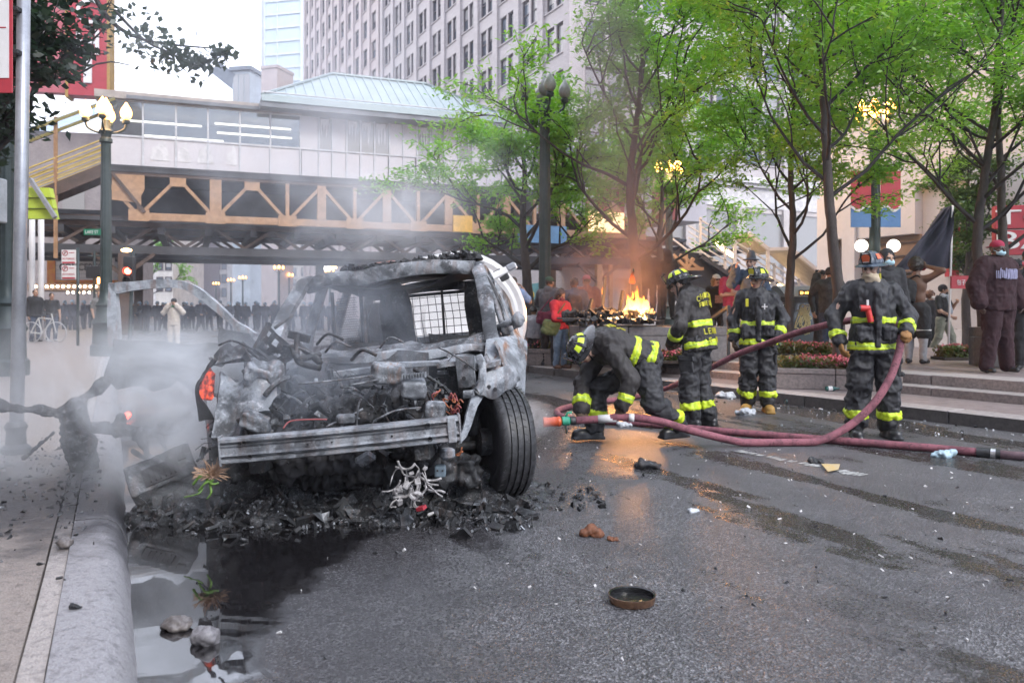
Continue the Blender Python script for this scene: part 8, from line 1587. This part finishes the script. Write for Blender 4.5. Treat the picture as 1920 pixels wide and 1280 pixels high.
sdf_thing('charred_log', 'charred log with a stub lying by the kerb behind the debris', 'burnt timber', [C_(P(160, 795, 6.1), .035, P(262, 812, 5.9), .045), C_(P(262, 812, 5.9), .045, P(334, 808, 5.85), .022), C_(P(225, 806, 6.0), .04, P(226, 782, 6.0), .03), C_(P(262, 812, 5.9), .04, P(285, 870, 5.8), .035)], M_burntwood, .012, .03, CH_)
for (a, b), lab in ((((45, 858), (100, 811)), 'thin burnt stick leaning on the pavement by the post base'), (((250, 845), (345, 905)), 'burnt stick propped against the metal box at the kerb'), (((292, 800), (322, 870)), 'thin burnt rod standing in the smoke above the metal box')):
    sdf_thing('charred_stick', lab, 'burnt stick', [C_(P(*a, 5.9), .018, P(*b, 5.75), .011)], M_burntwood, .008, .01, [(.006, (30, 30, 30), 2)])
# sooty pavement ash
AS = thing('ash_litter', 'grey ash and char flakes scattered on the left pavement', 'ash', KL(2, -1, .15), kind='stuff'); chips('char_fragment', M_char, 420, lambda: KL(rd.gauss(1.3, 1.0), -.13 - abs(rd.gauss(.1, .9)), .152), .004, .024, AS, .4); chips('ash_fragment', M_ashy, 200, lambda: KL(rd.gauss(1.6, .9), -.13 - abs(rd.gauss(.1, .9)), .153), .005, .02, AS, .4)
GB = thing('metal_grille_box', 'scorched grey metal box with a grille lying at the kerb left of the bumper', 'burnt part', P(295, 900, 5.2)); RG = Matrix.Rotation(-.38, 3, 'Y') @ Matrix.Rotation(.4, 3, 'Z') @ Matrix.Rotation(-.5, 3, 'X'); gc = P(305, 888, 5.15); M_gbx = burnt('sooty_box_metal', .12, .6, .6, .15, .55, .3, 6)
v_ = blob([('b', tuple(gc), (.20, .07, .11), np.array(RG), .012, 0)], .010, .01, [(.012, (10, 10, 10), 3)]); obj_np('casing', v_, M_gbx, GB, tuple(ORG[GB.name]))
for k in range(6): mb = MB(); mb.box(gc + RG @ V(-.07 + .03 * k, -.075, -.02), (.010, .02, .09), RG); mb.build('grille_bar', M_char, GB)
mb = MB(); mb.box(gc + RG @ V(.14, -.07, .03), (.05, .03, .05), RG); mb.build('socket', M_soot, GB); mb = MB(); mb.box(gc + RG @ V(0, -.071, -.02), (.22, .012, .12), RG); mb.build('recess', M_soot, GB)
RP = thing('uprooted_plant', 'uprooted plant with tan roots and green stalks lying in the rubble', 'plant', P(395, 905, 4.8)); rc = P(398, 893, 4.62); mb = MB(); rq = random.Random(9); M_root = pm('tan_root', (.45, .30, .2), (.35, .22, .15), 30, .8)
for k in range(120):
    a = rq.uniform(0, 2 * math.pi); e_ = rq.uniform(-.1, 1.2); d = V(math.cos(a) * math.cos(e_), math.sin(a) * math.cos(e_) - .2, math.sin(e_)) * rq.uniform(.05, .12); mb.tube(spline([rc, rc + d * .5 + V(rq.uniform(-.015, .015), 0, rq.uniform(-.01, .02)), rc + d], 2), [.0028] * 4 + [.0012], 3)
mb.build('root_tuft', M_root, RP)['kind'] = 'stuff'; M_stalk = pm('green_stalk', (.15, .27, .05), (.10, .2, .04), 20, .5)
for a, b, c, r in (((392, 892), (375, 893), (362, 908), .011), ((388, 898), (398, 907), (410, 905), .009), ((392, 902), (396, 922), (388, 935), .007), ((380, 915), (372, 925), (345, 932), .005), ((400, 900), (385, 905), (372, 920), .008)):
    mb = MB(); mb.tube(spline([P(*a, 4.60), P(*b, 4.57), P(*c, 4.58)], 5), [r] * 6 + [r * .7] * 5, 6); mb.build('stalk', M_stalk, RP, smooth='all')
M_cin = burnt('pale_cinder', .32, .9, .3, .15, .8, 0, 12); M_cork = pm('scorched_board', (.4, .33, .28), (.25, .2, .18), 14, .8, bump=.4)
for (x, y), hs, rt, m, lab in (((413, 943), (.05, .03, .075), (.1, .6, .2), M_cin, 'pale burnt cinder slab left in the row before the rubble'), ((440, 948), (.07, .025, .035), (.2, -.7, .3), M_cork, 'brown ribbed board standing between two cinders before the rubble'), ((468, 940), (.04, .03, .055), (0, .2, .3), M_cin, 'pale burnt cinder block right of the brown ribbed board'), ((487, 926), (.03, .02, .035), (.3, .5, 0), M_cork, 'small brown cinder block beside the pale one')):
    c = G(x, y + 14, 0); c.z = hs[2] * .8; sdf_thing('cinder_block', lab, 'cinder', [('b', tuple(c), hs, np.array(Matrix.Rotation(rt[0], 3, 'X') @ Matrix.Rotation(rt[1], 3, 'Y') @ Matrix.Rotation(rt[2], 3, 'Z')), .008, 0)], m, .008, .01, [(.010, (28, 28, 28), 4)])
WH_ = thing('wiring_cluster', 'white burnt wiring and connector cluster hanging before the right end of the rubble', 'burnt part', P(775, 950, 4.75)); M_whw = pm('ash_white_sleeve', (.55, .53, .53), (.2, .19, .19), 30, .7, bump=.5, dirt=.7); rw = random.Random(17)
for k in range(26):
    x0, y0 = rw.gauss(774, 13), rw.gauss(905, 20); q = [(x0, y0)]; a_ = rw.uniform(1.0, 2.4)
    for j in range(4): a_ += rw.uniform(-.9, .9); q.append((q[-1][0] + 11 * math.cos(a_), min(q[-1][1] + 11 * math.sin(a_), 950)))
    mb = MB(); Yk = 4.70 + rw.uniform(0, .1); mb.tube(spline([P(x, y, Yk + rw.uniform(-.02, .02)) for x, y in q], 4), rw.choice((.0035, .005, .0075)), 6); mb.build('wire_sleeve', M_whw, WH_, smooth='all')
for k in range(11):
    c = P(rw.gauss(770, 20), rw.gauss(915, 18), 4.7); mb = MB(); R = rndR(rw); mb.box(c, (rw.uniform(.015, .04), rw.uniform(.012, .022), rw.uniform(.02, .05)), R); mb.build('connector', M_whw, WH_, bevel=.003)
mb = MB(); mb.box(P(790, 952, 4.7), (.05, .02, .04), rndR(rd)); mb.build('red_shard', M_red, WH_)
M_rock = pm('wet_grey_rock', (.22, .21, .22), (.1, .095, .1), 12, .4, bump=.5, bdist=.01); M_rockd = pm('wet_dark_rock', (.07, .06, .058), (.16, .14, .13), 14, .35, bump=.5, bdist=.01)
def rock(px, py, r, lab, m, z=0, fl=.75, sx=1.2):
    c = G(px, py, z); c.z = z + r * fl * .55; return sdf_thing('rock', lab, 'rock', [('e', tuple(c), (r * sx, r, r * fl), None, 0)], m, r / 7, .01, [(r * .35, (.9 / r,) * 3, 3)])
rock(330, 1178, .048, 'dark two-tone rock in the puddle by the kerb', M_rockd, 0, .6, 1.5); rock(382, 1205, .048, 'grey round rock standing in the puddle nearest the camera', M_rock, 0, .8, 1.15); rock(122, 1022, .032, 'small brown stone lying in the joint beside the kerb', M_rockd, .15, .7, 1.2)
DI = thing('drum_lid', 'shallow black metal dish with a copper-coloured rim lying alone on the road', 'dish', G(1185, 1137)); dc = G(1185, 1128); R_d = Matrix.Identity(3); mb = MB(); mb.lathe([(.005, .012), (.07, .014), (.092, .012), (.096, .034), (.104, .036)], 40, dc, caps=False); mb.build('dish', pm('black_enamel', (.012, .012, .013), None, 14, .2), DI, smooth=True); mb = MB(); mb.lathe([(.086, .0), (.099, .004), (.106, .037), (.1045, .0375)], 40, dc, caps=False); mb.build('rim', pm('copper_rim', (.30, .17, .10), (.12, .07, .05), 9, .35, metal=.6), DI, smooth=True)
M_clear = pm('crumpled_clear_plastic', (.55, .57, .6), (.38, .4, .43), 30, .2, bump=.5)
for (x, y), r, lab, m in (((1361, 746), .10, 'crumpled clear plastic bag at the kerb left of the tan-booted firefighter', M_clear), ((1395, 778), .10, 'crumpled white plastic lying before the tan boots', M_clear), ((1768, 856), .07, 'flattened pale blue plastic bottle beside the hose coupling', pm('pale_blue_plastic', (.42, .56, .62), (.3, .42, .5), 20, .25)), ((1170, 800), .06, 'crumpled plastic cup beneath the nozzle man', M_clear), ((1252, 660 + 112), .06, 'white plastic scrap on the ground behind the back boot', M_clear)):
    c = G(x, y); c.z = r * .35; sdf_thing('plastic_litter', lab, 'litter', [('e', tuple(c), (r * 1.3, r * .8, r * .5), None, 0), ('e', tuple(c + V(r * .8, 0, 0)), (r * .6, r * .6, r * .4), None, 0)], m, r / 8, .01, [(r * .4, (1.4 / r,) * 3, 3)])
def bottle(px, py, lab, m, z=0, rot=0., L=.2):
    b = G(px, py, z); o = thing('bottle', lab, 'bottle', b); ORG[o.name] = Vector(b); d = V(math.cos(rot), math.sin(rot), 0); c = b + V(0, 0, .036); mb = MB(); mb.lathe([(.03, 0), (.035, .01), (.035, L * .6), (.014, L * .82), (.014, L)], 14, c - d * L / 2, frame(d)); mb.build('glass', m, o, smooth=True); mb = MB(); mb.lathe([(.0355, L * .15), (.0355, L * .45)], 14, c - d * L / 2, frame(d)); mb.build('label', M_wht, o)
M_gbot = pm('dark_green_glass', (.015, .05, .04), None, 5, .12, spec=.8); bottle(1487, 757, 'dark green bottle with white label at the kerb foot', M_gbot, 0, .2, .24); bottle(1561, 733, 'green bottle lying on the low platform by the planter', pm('teal_glass', (.02, .10, .09), None, 5, .12, spec=.8), .148, .1)
for (x, y), s_, m, lab in (((1212, 878), .09, M_char, 'black crumpled scrap on the wet road below the crouching firefighter'), ((1108, 1004), .055, pm('rust_brown_pulp', (.20, .07, .03), (.1, .04, .02), 30, .7, bump=.5), 'rust-brown clump lying on the road beyond the dish'), ((1147, 1013), .025, _mc['rust_brown_pulp'], 'small brown crumb right of the rust-brown clump'), ((140, 1140), .022, M_char, 'black triangular flake standing on the kerb top'), ((1525, 868), .05, M_char, 'black flake beside the worn lane line'), ((1298, 960), .03, M_clear, 'small clear plastic shred lit by the fire glow')):
    z = .15 if x < 200 else 0; c = G(x, y, z); c.z = z + s_ * .3; sdf_thing('road_scrap', lab, 'litter', [('e', tuple(c), (s_, s_ * .7, s_ * .45), None, 0), ('e', tuple(c + V(s_ * .8, s_ * .3, -.1 * s_)), (s_ * .6, s_ * .5, s_ * .3), None, 0)], m, s_ / 9, .005, [(s_ * .45, (1.1 / s_,) * 3, 3)])
YP = thing('paper_scrap', 'wet yellow paper stuck to the worn lane line', 'litter', G(1560, 876)); mb = MB(); q = [G(1540, 870, .012), G(1575, 871, .02), G(1572, 880, .012), G(1552, 884, .016)]; mb.prism(q, V(0, 0, .006), 0); mb.build('sheet', pm('wet_yellow_paper', (.55, .38, .12), (.5, .42, .3), 20, .5), YP)
for (x, y), lab in (((920, 948), 'white paper curl on the wet road in front of the tyre'), ((815, 969), 'white twisted paper shred in the puddle before the rubble')):
    c = G(x, y); mb = MB(); R = rndR(rd); mb.tube(spline([c + V(-.045, 0, .01), c + V(0, .01, .022), c + V(.045, -.012, .01)], 4), .012, 6); o = mb.build('paper_curl', M_wht, smooth='all'); tag(o, lab, 'litter')
LT = thing('litter_specks', 'tiny pale glass and paper crumbs scattered over the road', 'litter', V(2, 7, 0), kind='stuff')
def rx():
    while True:
        y = rd.uniform(2.9, 10.5); x = rd.uniform(-1, 6)
        if (V(x, y, 0) - R0).dot(PV) < -.03 and abs(x / y) < .66: return V(x, y, .004)
chips('crumb', M_wht, 230, rx, .004, .016, LT, .6); chips('crumb', M_clear, 120, lambda: RL(rd.uniform(-2, 6), -abs(rd.gauss(0, .8)), .005), .006, .025, LT, .6); chips('crumb', M_char, 150, rx, .005, .02, LT, .4); chips('crumb', M_char, 120, lambda: RL(rd.uniform(-4, 6), -abs(rd.gauss(0, .3)), .008), .006, .035, LT, .5)
# ---------------------------------------------------------------- fire, smoke, haze
def flame_mat():
    t = NT('flame'); p = t.coord('Object'); s = t.n('SeparateXYZ'); t.set(s.inputs[0], p); n = t.noise(t.mapv(p, (5, 5, 2.2)), 1.6, 4, .6, 1.2); h = t.math('ADD', t.math('MULTIPLY', s.outputs[2], 1.5), t.math('MULTIPLY', t.math('SUBTRACT', n, .5), .9))
    c = t.ramp(h, [(0, (1, .75, .32)), (.3, (1, .50, .10)), (.65, (1, .24, .03)), (1, (.8, .1, .02))]); lw = t.n('LayerWeight'); lw.inputs[0].default_value = .35
    a = t.math('MULTIPLY', t.math('SUBTRACT', 1, t.math('POWER', lw.outputs[1], 1.5)), t.sstep(n, .36, .56)); e = t.n('Emission'); t.set(e.inputs[0], c); t.set(e.inputs[1], t.math('MULTIPLY', t.math('SUBTRACT', 1.35, h, clamp=False), 3.4)); tr = t.n('BsdfTransparent'); mx = t.n('MixShader'); t.set(mx.inputs[0], a); t.t.links.new(tr.outputs[0], mx.inputs[1]); t.t.links.new(e.outputs[0], mx.inputs[2]); t.t.links.new(mx.outputs[0], t.out.inputs[0]); return t.m
M_flame = flame_mat(); FO = P(1196, 598, 14.5); FI = thing('fire', 'bright orange fire burning on a charred board on the tall granite planter', 'fire', FO); rf = random.Random(6)
def tongue(px, py, hpx, wpx, Y, seed):
    b = P(px, py, Y); h = hpx / F * Y; w = wpx / F * Y; r_ = random.Random(seed); q = []; x = y = 0.
    for k in range(11):
        t = k / 10; x += r_.uniform(-.3, .3) * w * .5; q.append(b + V(x * t, y, h * t))
    rad = [w * .5 * (math.sin(min(1, t * 1.5 + .28) * math.pi * .5) * (1 - t) ** .75 + .02) for t in [k / 10 for k in range(11)]]
    mb = MB(); mb.tube(spline(q, 3), [np.interp(i / 30, [k / 10 for k in range(11)], rad) for i in range(31)], 12); o = mb.build('flame', M_flame, FI, smooth='all')
for i, (px, h, w, Y) in enumerate(((1176, 30, 26, 14.4), (1194, 54, 18, 14.55), (1204, 36, 34, 14.4), (1190, 40, 30, 14.45), (1216, 38, 18, 14.5), (1168, 22, 20, 14.4), (1158, 14, 18, 14.3), (1145, 10, 14, 14.4), (1196, 62, 12, 14.6), (1180, 46, 16, 14.5), (1190, 34, 22, 14.35), (1199, 40, 20, 14.5), (1208, 44, 14, 14.6), (1214, 30, 16, 14.45), (1186, 24, 22, 14.3), (1202, 24, 26, 14.3), (1212, 20, 20, 14.3), (1174, 20, 14, 14.5), (1220, 14, 14, 14.5))): tongue(px, 598, h, w, Y, i)
tongue(1183, 531, 28, 10, 14.7, 20); tongue(1187, 532, 16, 12, 14.7, 21); tongue(1131, 552, 14, 8, 14.8, 22); tongue(1186, 560, 14, 6, 14.6, 23)
BP = thing('burning_board', 'charred black board and heaped debris carrying the fire on the planter', 'burnt debris', P(1140, 606, 14.4)); mb = MB(); mb.bar(P(1052, 597, 14.1), P(1225, 601, 14.3), .9, .03, Z1); mb.build('board', M_char, BP, bevel=.01); mb = MB(); mb.bar(P(1120, 604, 14.0), P(1226, 604, 14.0), .05, .06, Z1); mb.build('board_edge', M_soot, BP)
def bx(): return P(rd.uniform(1060, 1225), 592, rd.uniform(14.1, 14.7)) + V(0, 0, rd.uniform(0, .06))
chips('char_fragment', M_char, 220, bx, .03, .13, BP); chips('char_fragment', M_char, 60, lambda: P(rd.uniform(1055, 1228), rd.uniform(596, 606), rd.uniform(13.6, 13.9)), .03, .10, BP); chips('ash_fragment', M_ashy, 60, bx, .02, .06, BP)
for x0, y0, x1, y1 in ((1128, 596, 1135, 520), (1160, 590, 1168, 545), (1100, 596, 1110, 560)): mb = MB(); mb.bar(P(x0, y0, 14.6), P(x1, y1, 14.7), .05, .05); mb.build('burnt_post', M_char, BP)
def plight(nm, loc, e, col, r):
    l = bpy.data.lights.new(nm, 'POINT'); l.energy = e; l.color = col; l.shadow_soft_size = r; o = bpy.data.objects.new(nm, l); COL.objects.link(o); o.location = loc
plight('fire_light', P(1196, 570, 14.2), 160, (1, .42, .12), .3)
for nm, loc, e in (('lamp_light', (-10.15, 20, 6.3), 120), ('lamp_light', (5.5, 28, 6.3), 520), ('lamp_light', (9.07, 20, 6.3), 130)): plight(nm, loc, e, (1, .62, .28), .5)
def smoke(nm, label, c, half, dens, col, scale, thr, seed=0., lean=(0, 0), power=1.4, aniso=.2, absorb=None, dist=1.2, stretch=1.0):
    """soft-edged smoke body inside an ellipsoid; density from warped noise"""
    t = NT(nm); p = t.coord('World'); sx = t.n('SeparateXYZ'); t.set(sx.inputs[0], p); z = t.math('SUBTRACT', sx.outputs[2], c[2])
    x = t.math('SUBTRACT', t.math('SUBTRACT', sx.outputs[0], c[0]), t.math('MULTIPLY', z, lean[0])); y = t.math('SUBTRACT', t.math('SUBTRACT', sx.outputs[1], c[1]), t.math('MULTIPLY', z, lean[1]))
    r2 = t.math('ADD', t.math('ADD', t.math('POWER', t.math('ABSOLUTE', t.math('DIVIDE', x, half[0])), 2), t.math('POWER', t.math('ABSOLUTE', t.math('DIVIDE', y, half[1])), 2)), t.math('POWER', t.math('ABSOLUTE', t.math('DIVIDE', z, half[2])), 2))
    fall = t.math('POWER', t.math('SUBTRACT', 1, r2, clamp=True), power); v = t.mapv(p, (scale, scale, scale * stretch), (seed, seed * 1.7, 0)); n = t.noise(v, 1.0, 5, .6, dist); d = t.math('MULTIPLY', t.math('MULTIPLY', t.sstep(n, thr, thr + .24), fall), dens)
    pv = t.n('VolumePrincipled'); pv.inputs['Color'].default_value = col + (1,); t.set(pv.inputs['Density'], d); pv.inputs['Anisotropy'].default_value = aniso
    if absorb: pv.inputs['Absorption Color'].default_value = absorb + (1,)
    t.t.links.new(pv.outputs[0], t.out.inputs['Volume']); t.m.cycles.volume_interpolation = 'LINEAR'
    mb = MB(); n_ = 12; prof = [(math.sin(math.pi * i / n_), -math.cos(math.pi * i / n_)) for i in range(n_ + 1)]; vs = []
    mb.lathe([(max(a, 1e-3), b) for a, b in prof], 20); o_ = []
    for a in mb.v: z_ = a[2] * half[2] * 1.02; o_.append((c[0] + a[0] * half[0] * 1.02 + z_ * lean[0], c[1] + a[1] * half[1] * 1.02 + z_ * lean[1], c[2] + z_))
    mb.v = o_; o = mb.build('smoke', t.m, org=c); return tag(o, label, 'smoke', kind='stuff')
smoke('smoke_low', 'thick pale blue smoke rolling over the kerb and the open door', (-2.9, 5.7, .50), (1.9, 1.25, .95), 1.35, (.95, .97, 1.0), 1.3, .40, 1, dist=1.8)
smoke('smoke_door', 'dense white smoke billowing in front of the open door', (-2.2, 5.3, .55), (.72, .6, .8), 4.2, (.96, .98, 1.0), 1.7, .42, 21, (-.15, 0), 1.0, dist=1.8)
smoke('smoke_engine', 'thin bluish smoke curling out of the engine bay and windshield', (-1.35, 5.35, 1.05), (1.15, 1.0, .8), .85, (.84, .90, 1.0), 1.9, .42, 4)
smoke('smoke_plume', 'pale smoke plume drifting up from the car roof across the station', (-2.0, 8.2, 2.8), (2.5, 2.2, 2.2), .48, (.88, .93, 1.0), .75, .45, 7, (-.25, .1), 1.2)
smoke('smoke_roof', 'small white smoke wisp rising from the car roof', (-1.05, 7.0, 2.15), (.8, .6, .55), 1.6, (.95, .97, 1.0), 1.7, .42, 12, (-.2, 0))
smoke('smoke_dark', 'dark brown smoke column rising from the fire', (2.0, 14.9, 4.7), (1.0, .9, 3.9), 1.25, (.20, .17, .19), .75, .28, 3, (-.14, 0), .9, .0, (.45, .40, .42), 1.0, .6)
smoke('smoke_fire', 'reddish smoke hanging around the burning board', (1.85, 15.0, 1.9), (1.3, .8, 1.2), .7, (.55, .40, .40), 1.2, .36, 9)
smoke('water_mist', 'white water mist at the hose nozzle', (.14, 7.45, .28), (.30, .3, .22), 3.2, (.97, .98, 1), 3.5, .30, 2)
# air over the whole street
mb = MB(); mb.box((0, 140, 33), (420, 320, 70)); t = NT('street_haze_air'); pv = t.n('VolumePrincipled'); pv.inputs['Color'].default_value = (.86, .89, 1.0, 1); pv.inputs['Density'].default_value = .0007; pv.inputs['Anisotropy'].default_value = .2; t.t.links.new(pv.outputs[0], t.out.inputs['Volume'])
mb.v = [(x, y, -1.2 if z < 0 else 108) for x, y, z in mb.v]; tag(mb.build('haze', t.m, org=(0, 140, -1.2)), kind='stuff')
